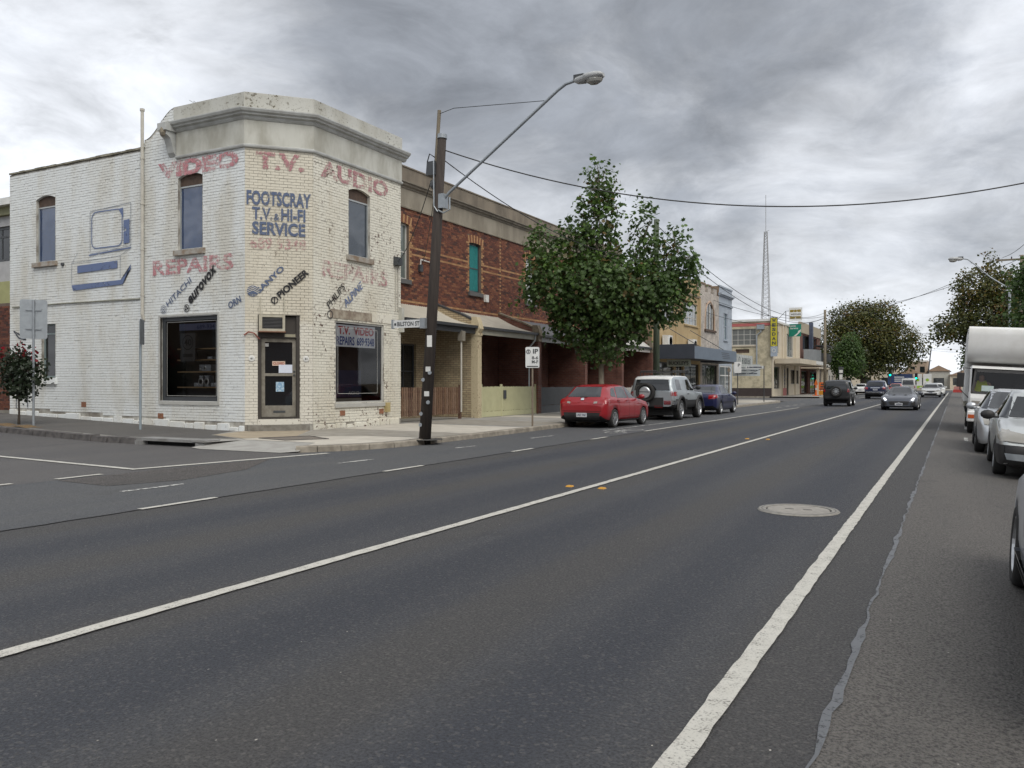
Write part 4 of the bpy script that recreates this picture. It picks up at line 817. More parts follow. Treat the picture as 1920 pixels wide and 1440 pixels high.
# ------------------------------------------------------------ shops further along the street
def shell(T, x0, x1, y0, y1, h, holes_front, holes_side, mf, ms, z0=0., roof=None, depth=.15):
    """closed building: front faces +X at x1, near side faces -Y at y0"""
    F = Frame((x1, y0, 0), (0, 1, 0), (1, 0, 0)); Sd = Frame((x0, y0, 0), (1, 0, 0), (0, -1, 0))
    b = MB(); wall(b, F, 0, y1 - y0, z0, h, holes_front, front=0., depth=depth); b.build('front_wall', mf, T)
    b = MB(); wall(b, Sd, 0, x1 - x0, z0, h, holes_side, front=0., depth=depth); b.build('side_wall', ms, T)
    b = MB(); b.face([(x0, y0, z0), (x0, y1, z0), (x0, y1, h), (x0, y0, h)]); b.face([(x0, y1, z0), (x1, y1, z0), (x1, y1, h), (x0, y1, h)]); b.build('rear_wall', ms, T)
    MB().face([(x0, y0, h - .25), (x1, y0, h - .25), (x1, y1, h - .25), (x0, y1, h - .25)]).build('roof', roof or MATS['iron_grey'], T)
    return F, Sd
M_must = mat('mustard_render', (.42, .315, .17), .85, c2=(.33, .24, .125), scale=1.2, amt=.8, stretch=(1, 1, .4)); M_mustd = mat('brown_render', (.23, .165, .11), .9, c2=(.17, .12, .08), scale=1.2, amt=.9)
M_navy = mat('awning_navy', (.035, .042, .055), .5, c2=(.05, .058, .075), scale=2); M_steel = mat('awning_blue_grey', (.13, .165, .21), .5, c2=(.10, .13, .17), scale=2)
G_shop = m_glass('street_shop_glass', (.018, .022, .022), 1.2, wav=.1); G_refl = m_glass('reflecting_glass', (.16, .18, .19), 2.0, wav=.2)
T = thing('mustard_shop', 'two-storey mustard rendered shop with steel windows above a navy awning', 'building', (-16.55, 54.9, .13))
hf = [(1.9, 5.55, 4.7, 7.0), (6.95, 5.6, 10.3, 7.15), (.6, .5, 4.6, 2.85), (5.0, .2, 6.6, 2.85), (7.0, .4, 10.7, 2.85)]
F, Sd = shell(T, -27, -16.55, 49.36, 60.38, 7.7, hf, [], M_must, M_mustd)
for u0, z0, u1, z1 in hf[:2]: window(T, F, u0, u1, z0, z1, M_wfr, G_refl, .1, .06, mull=[u0 + (u1 - u0) * k / 4 for k in (1, 2, 3)], trans=[z0 + (z1 - z0) * k / 3 for k in (1, 2)], sill=(.12, .1, .1, M_must))
for u0, z0, u1, z1 in hf[2:]: window(T, F, u0, u1, z0, z1, M_gfr, G_shop, .12, .08, mull=((u0 + u1) / 2,), name='shop_front')
MB().box(0, 7.66, -.25, 11.0, 7.82, .06, fr=F).build('coping', mat('mustard_cap', (.20, .16, .11), .9), T); MB().box(10.6, 3.8, -.02, 11.0, 7.66, .08, fr=F).build('pilaster', M_must, T); MB().box(4.95, 3.8, -.02, 5.5, 7.66, .05, fr=F).build('pilaster', M_must, T); MB().box(.0, 3.8, -.02, .35, 7.66, .08, fr=F).build('pilaster', M_must, T)
for u in (2.2, 7.9): o = thing('wall_air_conditioner', ('white air conditioner on the navy awning under the first steel window of the mustard shop' if u < 5 else 'white air conditioner on the navy awning close to the gothic shop'), 'air conditioner', F.p(u, 3.8, .3), group='air conditioners above the awning'); MB().box(u - .45, 3.8, .12, u + .45, 4.55, .5, fr=F, taper=.01).build('case', M_enam, o); MB().lathe([(.0, 0), (.27, 0), (.29, .015)], F.p(u + .1, 4.17, .5), F.n, 14).build('fan_grille', M_gut, o)
aw = thing('street_awning', 'navy blue cantilever awning over the mustard shop front', 'awning', (-14.5, 54.9, 3.3))
b = MB(); b.box(-16.53, 49.4, 3.10, -13.9, 60.2, 3.16); b.build('soffit', M_navy, aw); MB().box(-13.93, 49.4, 2.98, -13.87, 60.2, 3.74).build('fascia', M_steel, aw); MB().box(-16.53, 49.34, 2.98, -13.87, 49.40, 3.86).build('end_fascia', M_navy, aw); MB().box(-16.53, 49.4, 3.7, -13.9, 60.2, 3.75).build('deck', MATS['iron_grey'], aw)
for k in range(4): MB().box(56.2 - .1 * k, 3.15 + k * .12, 0, 58.3 - .1 * k, 3.19 + k * .12, .005, fr=Frame((-13.87, 0, 0), (0, 1, 0), (1, 0, 0))).build('emblem_line', M_navy, aw)
for y in (51.6, 57.6): MB().tube([(-16.5, y, 5.2), (-14.1, y, 3.75)], .025, 6).build('tie_rod', M_gut, aw)
bs2 = thing('hanging_sign', "pale hanging sign reading BUCKLEY'S under the navy awning", 'sign', (-15.2, 50.4, 2.8)); MB().box(-15.9, 50.35, 2.52, -14.4, 50.43, 2.95).build('board', mat('sign_sage', (.36, .40, .34), .7), bs2); fr_s = Frame((-15.9, 50.35, 2.52), (1, 0, 0), (0, -1, 0)); text("BUCKLEY'S", fr_s, .12, .10, 1.26, .23, .006, M_blk, bs2, bold=.03)
for x in (-15.6, -14.7): MB().cyl((x, 50.39, 2.95), (x, 50.39, 3.10), .015, n=6).build('hanger', M_gut, bs2)
T = thing('gothic_shop', 'narrow white brick shop with pointed arch window and castellated parapet', 'building', (-16.55, 63.1, .13)); M_wb = m_brickshade('white_brick', (.60, .55, .49), (.50, .45, .40), (.24, .20, .17))
hf = [(1.3, 5.55, 4.1, 7.5), (.5, .4, 5.0, 2.9)]; F, Sd = shell(T, -27, -16.55, 60.4, 65.86, 8.35, hf, [], M_wb, M_must)
pts = [(1.3, 5.55), (4.1, 5.55), (4.1, 6.4)] + [(2.7 + 1.4 * math.cos(a), 6.4 + 1.25 * math.sin(a)) for a in (R(30), R(55), R(75))] + [(2.7, 7.72)] + [(2.7 + 1.4 * math.cos(a), 6.4 + 1.25 * math.sin(a)) for a in (R(105), R(125), R(150))] + [(1.3, 6.4)]
aw_ = MB(); aw_.prism(pts, -.08, -.05, F); gw = aw_.build('arched_window', G_shop, T)
mm = MB(); sp_ = MB()
for k in range(1, len(pts)): p, q_ = Vector(pts[k]), Vector(pts[(k + 1) % len(pts)]); mm.tube([F.p(p.x, p.y, -.03), F.p(q_.x, q_.y, -.03)], .09, 6)
mm.build('arch_trim', mat('arch_buff', (.42, .30, .22), .9), T); sp_.box(1.3, 7.0, -.1, 1.62, 7.5, 0, fr=F); sp_.box(3.78, 7.0, -.1, 4.1, 7.5, 0, fr=F); sp_.build('spandrel', M_wb, T); MB().box(2.62, 5.6, -.06, 2.78, 7.6, .0, fr=F).build('mullion', M_wfr, gw); MB().box(1.85, 5.6, -.06, 1.95, 7.2, -.01, fr=F).build('mullion', M_wfr, gw); MB().box(3.45, 5.6, -.06, 3.55, 7.2, -.01, fr=F).build('mullion', M_wfr, gw)
MB().box(1.1, 5.38, -.05, 4.3, 5.54, .12, fr=F).build('sill', M_wood, T); MB().box(.02, 8.35, -10.4, 5.42, 9.1, -.4, fr=F).build('raised_side', M_must, T); MB().box(-10.4, 0, 0, 0, .01, .01, fr=F) if False else None
for k in range(3): u = .35 + k * 1.75; MB().box(u, 8.35, -.3, u + .95, 8.85, 0.003, fr=F).build('merlon', M_wb, T); MB().box(u - .06, 8.85, -.35, u + 1.01, 8.97, .06, fr=F).build('merlon_cap', M_mustd, T)
window(T, F, .5, 5.0, .4, 2.9, M_gfr, G_shop, .12, .08, mull=(2., 3.5), name='shop_front')
T = thing('blue_shop', 'narrow pale blue shop with moulded parapet beside the white gothic one', 'building', (-16.55, 68, .13)); M_pb = mat('pale_blue_render', (.35, .395, .445), .8, c2=(.29, .325, .37), scale=1.5, amt=.8)
hf = [(1.5, 5.0, 2.75, 7.15), (.3, .3, 4.0, 2.9)]; F, Sd = shell(T, -27, -16.55, 65.88, 70.2, 9.2, hf, [], M_pb, M_mustd)
window(T, F, 1.5, 2.75, 5.0, 7.15, M_pb, m_glass('blue_grey_glass', (.08, .12, .14), 1.4), .1, .06, trans=(6.1,), sill=(.12, .1, .1, M_pb)); window(T, F, .3, 4.0, .3, 2.9, M_enam, G_refl, .06, .12, trans=(2.1,), mull=(2.2,), name='shop_front')
for z, pr in ((8.55, .22), (8.45, .12), (7.75, .1), (9.16, .06)): MB().box(-.05, z, -.05, 4.36, z + .12, pr, fr=F).build('moulding', M_pb, T)
fs = thing('fascia_sign', 'weathered white fascia sign box at the end of the shop awnings', 'sign', (-13.9, 62.8, 3.1)); MB().box(-16.5, 60.25, 3.0, -13.95, 65.8, 3.12).build('soffit', M_navy, fs); MB().box(-13.95, 60.25, 2.66, -13.85, 65.5, 3.58).build('board', mat('sign_weathered', (.46, .48, .46), .7, c2=(.30, .32, .31), scale=3, amt=1.), fs)
sg = Frame((-13.85, 60.25, 2.66), (0, 1, 0), (1, 0, 0)); [MB().box(1.6 + k * .5, .25, .004, 1.95 + k * .5, .70, .007, fr=sg).build('print_mark', MATS.get('sign_ghost') or m_worn('sign_ghost', (.14, .16, .16), .45, 5., .8, None, .12), fs) for k in range(6)]; MB().lathe([(.22, .006), (.3, .006)], sg.p(.8, .47, 0), sg.n, 16).build('emblem', M_gut, fs)
us_ = thing('under_awning_sign', 'grey and white board sign hanging below the fascia sign', 'sign', (-14.2, 66.5, 2.5)); MB().box(-15.6, 66.45, 2.05, -13.5, 66.55, 2.95).build('board', mat('sign_pale', (.50, .54, .56), .7, c2=(.36, .40, .42), scale=5), us_)
for k in range(3): MB().box(-15.4, 66.44, 2.2 + k * .25, -13.7, 66.448, 2.28 + k * .25).build('print_line', m_worn('print_line', (.10, .12, .16), .55, 14.), us_)
# corner garage
T = thing('cream_garage', 'cream painted brick corner garage with red stripe and dark brown base', 'building', (-16.55, 96, .13)); M_cb = m_brickshade('cream_painted_brick', (.56, .50, .355), (.53, .47, .33), (.44, .39, .27)); M_cr = mat('cream_render', (.52, .46, .36), .85, c2=(.43, .38, .29), scale=1.4)
hf = [(1.5, 4.6, 4.0, 6.9), (8.6, 4.4, 12.8, 7.0), (.9, .9, 4.2, 3.2), (6.8, .1, 9.8, 3.2), (11, 1.4, 16.5, 3.0)]; hs = [(9.4, 5.4, 11.9, 7.1), (9.8, 4.6, 11.2, 5.0)]
F, Sd = shell(T, -30, -16.55, 87.3, 104.7, 8.0, hf, hs, M_cr, M_cb); window(T, Sd, 9.4, 11.9, 5.4, 7.1, M_wfr, m_glass('garage_glass', (.16, .17, .165), 1.2), .1, .06, mull=(10.03, 10.65, 11.27), trans=(5.95, 6.5), sill=(.14, .08, .1, M_cr)); MB().box(9.8, 4.6, -.12, 11.2, 5.0, -.1, fr=Sd).build('louvre_vent', M_wood, T)
MB().box(0, 7.35, 0, 13.4, 7.66, .02, fr=Sd).build('red_stripe', mat('stripe_red', (.46, .13, .12), .8), T); MB().box(0, 7.82, -.2, 13.5, 8.06, .12, fr=Sd).build('eave', M_enam, T); MB().box(0, 0, 0, 13.45, .98, .025, fr=Sd).build('brown_base', mat('base_brown', (.045, .032, .030), .8), T); MB().box(0.0, 7.8, -.2, 17.4, 8.02, .15, fr=F).build('eave', M_enam, T)
MB().box(11.4 + 0.6, 7.0, 0, 12.75, 7.5, .25, fr=Sd).build('rain_head', mat('galv', (.33, .37, .40), .5, .3), T); MB().tube([Sd.p(12.4, 7.0, .12), Sd.p(12.4, 6.75, .12), Sd.p(11.98, 6.4, .12), Sd.p(11.98, 2.6, .12)], .07, 8).build('down_pipe', MATS['galv'], T)
for u0, z0, u1, z1 in hf[:2]: window(T, F, u0, u1, z0, z1, M_wfr, G_refl, .1, .07, mull=[u0 + (u1 - u0) * k / 4 for k in (1, 2, 3)])
for u0, z0, u1, z1 in hf[2:]: window(T, F, u0, u1, z0, z1, M_gfr, G_shop, .12, .08, mull=((u0 + u1) / 2,), name='shop_front')
for u in (.0, 5.6, 7.2, 13.6): MB().box(u, .1, -.02, u + .55, 7.8, .12, fr=F).build('pilaster', M_cr, T)
MB().box(5.6, .1, .125, 7.6, .95, .14, fr=F).build('base_panel', mat('base_pink', (.35, .13, .12), .8), T); [MB().box(6.2, 1.3 + k * .36, .126, 6.9, 1.55 + k * .36, .136, fr=F).build('print_mark', M_gut, T) for k in range(5)]
aw = thing('garage_awning', 'cream flat awning along the garage shop front', 'awning', (-15, 96, 3.6)); b = MB(); b.box(-16.4, 88.2, 3.5, -13.9, 104.4, 4.0); b.build('canopy', M_cr, aw); MB().box(-13.9, 99, 3.6, -13.85, 104.3, 3.98).build('fascia_panel', M_enam, aw)
wsn = thing('vertical_sign', 'tall yellow and black vertical sign spelling WESDAN on the garage corner', 'sign', (-16.2, 87.1, 5.2)); MB().box(-16.6, 87.0, 5.25, -15.95, 87.14, 8.12).build('board', mat('sign_yellow', (.50, .44, .03), .6), wsn)
fw = Frame((-16.6, 87.0, 5.25), (1, 0, 0), (0, -1, 0)); 
for k, ch in enumerate('WESDAN'): text(ch, fw, .14, 2.43 - k * .46, .37, .34, .008, M_blk, wsn, bold=.045)
b = MB(); b.box(-.04, -.04, -.005, 0, 2.91, .02, fr=fw); b.box(.65, -.04, -.005, .69, 2.91, .02, fr=fw); b.box(0, 2.87, -.005, .65, 2.91, .02, fr=fw); b.build('border', M_blk, wsn); MB().box(-16.6, 87.02, 4.2, -15.95, 87.12, 5.2).build('lower_board', mat('sign_steel', (.35, .40, .46), .6), wsn); MB().lathe([(.13, .004), (.2, .004)], fw.p(.32, -.45, 0), fw.n, 16).build('emblem', M_enam, wsn)
ls = thing('projecting_sign', 'green square projecting sign with white lettering and leaf shape', 'sign', (-15.85, 97, 7.4)); MB().box(-16.5, 96.95, 6.7, -15.2, 97.05, 8.1).build('board', mat('sign_green', (.0, .19, .13), .5), ls); fl2 = Frame((-16.5, 96.95, 6.7), (1, 0, 0), (0, -1, 0)); text('Lucas', fl2, .12, 1.1, .62, .2, .006, M_enam, ls); text('Service', fl2, .12, .82, .85, .2, .006, M_enam, ls)
b = MB(); b.prism([(.5, .03), (.75, .03), (1.27, .55), (1.27, .8), (1.0, .6), (.95, .4)], .004, .006, fl2); b.build('emblem', M_enam, ls); MB().cyl((-16.6, 97, 7.0), (-16.5, 97, 7.0), .03).build('bracket', M_gut, ls)
ts = thing('roof_sign', 'white and mustard square sign held out above the garage roof', 'sign', (-15.85, 97.3, 9.2)); MB().box(-16.55, 97.25, 8.5, -15.15, 97.4, 9.95, taper=.0).build('box', M_enam, ts); ft = Frame((-16.55, 97.25, 8.5), (1, 0, 0), (0, -1, 0)); M_ol = mat('sign_olive', (.24, .17, .02), .6)
b = MB(); b.prism([(.12, .2), (.6, .2), (.7, .42), (.8, .2), (1.28, .2), (1.28, .48), (.12, .48)], .004, .008, ft); b.prism([(.12, .95), (.45, .95), (.52, 1.05), (.6, .95), (.8, .95), (.88, 1.05), (.95, .95), (1.28, .95), (1.28, 1.22), (.9, 1.22), (.85, 1.1), (.8, 1.22), (.6, 1.22), (.55, 1.1), (.5, 1.22), (.12, 1.22)], .004, .008, ft); b.build('emblem', M_ol, ts); text('WESDAN', ft, .16, .6, 1.1, .2, .006, M_gut, ts, bold=.02)
b = MB(); b.tube([(-16.9, 97.3, 8.0), (-16.9, 97.3, 9.6), (-16.5, 97.3, 9.6)], .04, 6); b.tube([(-16.9, 97.3, 9.6), (-17.6, 94, 8.0)], .03, 6); b.build('frame', M_gut, ts)
# brick and balcony building
T = thing('balcony_building', 'red brick and grey building with a curved grey balcony', 'building', (-16.55, 113, .13)); hf = [(2, 5.6, 7, 7.4), (8, 5.4, 14, 7.4), (1, .2, 6, 3), (8, .2, 14, 3)]
F, Sd = shell(T, -30, -16.55, 104.72, 121.5, 8.3, hf, [], S_red, MATS['red_brick_3']); 
for u0, z0, u1, z1 in hf: window(T, F, u0, u1, z0, z1, M_gfr, G_shop, .2, .1, mull=((u0 + u1) / 2,))
M_gr = mat('grey_panel', (.19, .20, .205), .6); rows = [[(F.p(.8 + 9 * t, z, 1.5 - 1.2 * (2 * t - 1) ** 4)) for t in [k / 14 for k in range(15)]] for z in (4.2, 5.6)]; b = MB(); b.grid(rows); b.build('balcony', M_gr, T); MB().box(.8, 4.15, 0, 9.8, 4.25, 1.3, fr=F).build('balcony_floor', M_gr, T); MB().box(0, 7.6, -.2, 16.8, 8.9, .1, fr=F).build('parapet', mat('parapet_tan', (.36, .31, .23), .85), T); MB().box(6.5, 5.2, .05, 7.2, 9.2, .5, fr=F).build('blue_column', mat('column_blue', (.07, .085, .13), .5), T); MB().box(9.9, 6.3, .3, 16.5, 6.45, 1.8, fr=F).build('balcony_canopy', M_gut, T); MB().box(9.9, 4.2, .1, 16.6, 5.4, 1.6, fr=F).build('balcony_rail', M_gut, T)
for k, u in enumerate((2.0, 6.0, 10.0)): MB().box(u, .1, 1.6, u + .3, 3.3, 1.9, fr=F).build('verandah_post', M_cr, T)
MB().box(.5, 3.25, .0, 12, 3.4, 2.1, fr=F).build('verandah_roof', M_cr, T); MB().box(.5, .1, 1.65, 12, 1.4, 1.75, fr=F).build('low_wall', mat('low_wall', (.50, .40, .33), .85), T)
# low shops and houses towards the junction
def plain(name, label, x0, x1, y0, y1, h, m, side=None, nwin=3, front='x', roof=None, gable=0., zw=(1., 2.6)):
    T = thing(name, label, 'building', ((x0 + x1) / 2, y0, .1)); hf = []
    if front == 'x': L = y1 - y0
    else: L = x1 - x0
    hs = [(L * (k + .25) / nwin, zw[0], L * (k + .75) / nwin, zw[1]) for k in range(nwin)]
    F, Sd = shell(T, x0, x1, y0, y1, h, hs if front == 'x' else [], hs if front != 'x' else [], m, side or m, roof=roof); fr = F if front == 'x' else Sd
    for u0, z0, u1, z1 in hs: window(T, fr, u0, u1, z0, z1, M_gfr, G_shop, .1, .08)
    if gable: 
        g = MB(); xm = (x0 + x1) / 2; g.prism([(x0 - .3, h - .3), (x1 + .3, h - .3), (xm, h + gable)], -y1 - .3, -y0 + .3, Frame((0, 0, 0), (1, 0, 0), (0, -1, 0), (0, 0, 1))); g.build('gable_roof', roof or mat('tile_tan', (.28, .20, .14), .9), T)
    MB().box(0, h - .35, -.1, L, h - .05, .25, fr=fr).build('fascia', M_gut if nwin % 2 else M_enam, T)
    return T
plain('low_shop', 'low pale shop with dark verandah past the balcony building', -28, -16.4, 122, 135, 4.2, mat('pale_shop', (.42, .40, .36), .85), nwin=4); plain('low_shop', 'cream single-storey shop behind the big autumn tree', -28, -16.2, 135.1, 149, 4.6, mat('cream_shop', (.52, .47, .38), .85), nwin=5)
plain('low_shop', 'cream corner shop beyond the traffic lights', -22, -10.6, 186, 200, 4.6, M_cr, nwin=3, front='y'); plain('far_house', 'tan two-storey block at the end of the street', -9.6, -5.6, 208, 222, 6.6, mat('tan_block', (.36, .28, .21), .85), nwin=2, front='y', zw=(3.8, 5.2)); plain('far_house', 'low pyramid-roofed tan building in front of the end blocks', -12.2, -5.0, 196, 206, 3.1, mat('tan_low', (.40, .31, .22), .85), nwin=3, front='y', gable=1.5)
T = plain('far_house', 'pale grey gabled building closing the street', -5.4, -1.2, 206, 222, 4.4, mat('pale_grey', (.42, .42, .38), .85), nwin=1, front='y', gable=1.0); plain('far_house', 'white low house with brown roof beside the grey gable', -1.1, 5.5, 204, 216, 3.4, M_cr, nwin=3, front='y', gable=1.2)
plain('far_house', 'long grey store roof behind the end buildings', -40, -13, 214, 226, 5.6, M_gr, nwin=6, front='y'); plain('far_house', 'long pale shed behind the right hand trees', 8, 60, 200, 214, 5.2, MATS['pale_shop'], nwin=8, front='y')
hb = thing('hoarding', 'dark blue billboard hoarding at the end of the street', 'billboard', (-9, 184, 0)); MB().box(-12.1, 184, 1.2, -7.6, 184.15, 3.3).build('board', mat('board_blue', (.02, .04, .11), .5), hb); fh = Frame((-12.1, 184, 1.2), (1, 0, 0), (0, -1, 0))
for k in range(3): MB().box(1.2, .6 + k * .4, .01, 3.8 - k * .4, .75 + k * .4, .02, fh and 0, fr=fh).build('print_line', M_enam, hb)
for x in (-11.6, -8.2): MB().box(x, 184.1, 0, x + .12, 184.2, 1.2).build('post', M_gut, hb)
for k, (x, lab) in enumerate(((-7.4, 'white real-estate style board with a green circle'), (-5.7, 'white board with a small green box print'))):
    o = thing('notice_board', lab, 'board', (x + .75, 184, 0)); MB().box(x, 184, .9, x + 1.5, 184.1, 3.3).build('board', M_enam, o); MB().box(x, 183.98, .5, x + 1.5, 184.08, .95).build('green_strip', mat('lime', (.25, .42, .03), .6), o); fo = Frame((x, 184, .9), (1, 0, 0), (0, -1, 0)); MB().lathe([(0, .01), (.3, .01)], fo.p(.75, 1.2, 0), fo.n, 14).build('emblem', MATS['lime'], o)
    for px in (x + .1, x + 1.3): MB().box(px, 184.02, 0, px + .08, 184.1, .9).build('post', M_gut, o)
# buildings at the lane side of the corner shop
T = thing('apartment_block', 'modern grey and olive block behind the corner shop', 'building', (-40, 22, 0)); Sd = Frame((-60, 22, 0), (1, 0, 0), (0, -1, 0))
hs = [(20.2, 6.9, 23.3, 8.45)]; b = MB(); wall(b, Sd, 0, 24.2, 5.3, 9.3, hs, front=0); b.build('upper_wall', mat('block_grey', (.42, .42, .42), .8), T); MB().box(0, 5.0, -.1, 24.3, 6.0, .04, fr=Sd).build('olive_band', mat('block_olive', (.36, .36, .17), .8), T); MB().box(0, 0, -.1, 24.2, 5.0, .0, fr=Sd).build('lower_wall', MATS['block_olive'], T); MB().box(0, 9.25, -.3, 24.6, 9.55, .5, fr=Sd).build('roof_edge', M_enam, T); MB().box(0, 8.9, -.2, 24.4, 9.25, .2, fr=Sd).build('eave_band', mat('eave_olive', (.27, .27, .16), .8), T)
window(T, Sd, 20.2, 23.3, 6.9, 8.45, M_gfr, G_dark, .1, .12, mull=(22.4,), trans=(8.0,)); MB().box(-60, 22.2, 0, -35.8, 40, 9.3).build('body', MATS['block_grey'], T)
T = thing('brick_wall', 'red brick side wall in the lane next to the white shop', 'wall', (-32, 18.3, 0)); F2 = Frame((-40, 18.3, 0), (1, 0, 0), (0, -1, 0)); MB().box(0, 0, -.3, 10.95, 4.45, -.014, fr=F2).build('core', M_mort, T)
lay_bricks(brick_list(F2, 0, 10.95, .5, 4.4, [], colour=lambda u, v, r, q: q.choice((0, 0, 1, 2, 4)), seed=77), T, RB + CB, 0); MB().box(0, .0, -.2, 10.96, .5, .03, fr=F2).build('base_course', M_concb, T)

# unseen buildings added across both streets, so the shop windows reflect dark walls
T = plain('unseen_block', 'unseen red brick row added across the main street for window reflections', 8.2, 22, -20, 52, 6.8, MATS['red_brick_1'], nwin=9); T.scale = (1, 1, 1)
plain('unseen_block', 'unseen brown building added across the side street for window reflections', -58, -19, -24, -9.5, 7.6, M_mustd, nwin=7, front='y')
# ------------------------------------------------------------ poles, lamps, wires, signs
M_pole = mat('pole_timber', (.048, .038, .032), .9, c2=(.028, .022, .019), scale=6, amt=.9, bump=.4, bscale=20, stretch=(3, 3, .25)); M_poleg = mat('pole_green', (.085, .11, .075), .9, c2=(.06, .075, .05), scale=5, amt=.9, stretch=(3, 3, .3)); M_polet = mat('pole_pale', (.20, .17, .125), .9, c2=(.13, .11, .08), scale=5, stretch=(3, 3, .3))
M_galv = mat('galvanised', (.34, .37, .39), .45, .5, c2=(.25, .27, .29), scale=6); M_wire = mat('wire_black', (.012, .012, .013), .6); M_stk = mat('sticker_white', (.6, .6, .58), .6)
def wire(name, label, a, b, sag, r=.012, n=24, m=None, group=None):
    a, b = Vector(a), Vector(b); pts = []
    for i in range(n + 1): t = i / n; p = a.lerp(b, t); p.z -= 4 * sag * t * (1 - t); pts.append(p)
    return tag(MB().tube(pts, r, 5).build(name, m or M_wire), label, 'wire', group)
P0 = Vector((-11.46, 16.96, .13)); P1 = Vector((-11.07, 17.14, 7.55)); up = (P1 - P0).normalized()
pole = thing('utility_pole', 'leaning dark timber power pole at the corner kerb with a street light arm', 'pole', P0)
MB().tube([P0 - up * .2, P0 + (P1 - P0) * .5, P1], [.150, .13, .105], 16).build('shaft', M_pole, pole, smooth=True)
MB().lathe([(.122, -.08), (.122, .02), (0, .03)], P1, up, 16).build('cap', M_galv, pole)
MB().tube([P0 + (P1 - P0) * .80 + Vector((-.13, -.02, 0)), Vector((-11.13, 17.1, 8.16))], .045, 8).build('extension_post', M_polet, pole)
MB().box(-11.45, 16.98, 6.58, -11.18, 17.2, 6.92, taper=.02).build('fuse_box', M_blk, pole); MB().tube([(-11.2, 17.0, 7.0), (-11.35, 17.0, 7.1), (-11.42, 17.0, 6.9)], .015, 6).build('cable_loop', M_wire, pole); MB().ell((-11.28, 17.05, 6.35), (.08, .08, .12), 8, 6).build('insulator', M_blk, pole)
arm = MB(); arm.tube([(-11.0, 17.1, 5.98), (-10.85, 17.1, 6.12), (-9.3, 17.1, 7.19), (-7.95, 17.1, 8.12), (-7.75, 17.1, 8.23), (-7.5, 17.1, 8.27)], .035, 10); arm.build('lamp_arm', M_galv, pole); MB().box(-11.12, 17.0, 5.75, -10.95, 17.22, 6.1).build('arm_bracket', M_galv, pole)
MB().tube([(-11.15, 17.08, 8.06), (-10.7, 17.08, 8.14), (-8.28, 17.1, 8.02 - .08)], .008, 5).build('tie_wire', M_wire, pole); MB().tube([(-11.1, 17.0, 5.7), (-10.95, 17.0, 5.62), (-10.8, 17.05, 5.7), (-10.82, 17.08, 6.0)], .02, 6).build('lamp_cable', M_galv, pole); MB().tube([(-11.20, 16.95, 6.9), (-11.19, 16.95, 5.8), (-11.1, 16.97, 5.66)], .015, 6).build('riser_cable', M_galv, pole)
def lamp_head(parent, x, y, z, s=1., sgn=1.):
    b = MB()
    rows = []
    for k, (dx, w, h0, h1) in enumerate(((0, .05, -.03, .04), (.10, .10, -.09, .07), (.26, .12, -.10, .09), (.27, .15, -.08, .10), (.5, .16, -.07, .11), (.62, .14, -.05, .09), (.68, .08, -.02, .05))):
        rows.append([(x + sgn * dx * s, y + w * s * math.cos(a), z + s * ((h1 + h0) / 2 + (h1 - h0) / 2 * math.sin(a))) for a in [2 * math.pi * j / 12 for j in range(13)]])
    b.grid(rows); b.face(rows[-1][:-1]); hd = b.build('lamp_head', mat('lamp_grey', (.42, .43, .43), .5, c2=(.28, .29, .29), scale=12), parent, smooth=True)
    MB().ell((x + sgn * .47 * s, y, z - .06 * s), (.19 * s, .13 * s, .10 * s), 12, 7).build('lens', m_glass('lamp_lens', (.30, .30, .28), 1.) if 'lamp_lens' not in MATS else MATS['lamp_lens'], hd); MB().box(x + sgn * .02 * s, y - .07 * s, z - .0, x + sgn * .25 * s, y + .07 * s, z + .10 * s).build('gear_housing', M_blk, hd)
lamp_head(pole, -7.55, 17.1, 8.27, 1.05)
for z, m in ((1.65, M_stk), (1.05, M_stk), (2.25, M_enam)): MB().box(-.06, 0, 0, .06, .12 if z < 2 else .28, .006, fr=Frame(P0 + up * z + Vector((.07, -.135, 0)), (.89, .45, 0), (.45, -.89, 0))).build('sticker', m, pole)
for z, s in ((.62, -1), (.9, 1), (1.45, -1), (1.62, 1), (.35, -1)): MB().lathe([(0, .02), (.045, .02), (.05, 0)], P0 + up * z + Vector((.09 * s + .03, -.135, 0)), (.3, -1, 0), 10).build('pole_tag', M_galv, pole)
MB().lathe([(.17, .002), (.42, .005), (.44, -.01)], (P0.x, P0.y, .13), (0, 0, 1), 18).build('base_collar', mat('bitumen', (.035, .033, .03), .8, c2=(.06, .055, .05), scale=10), pole)
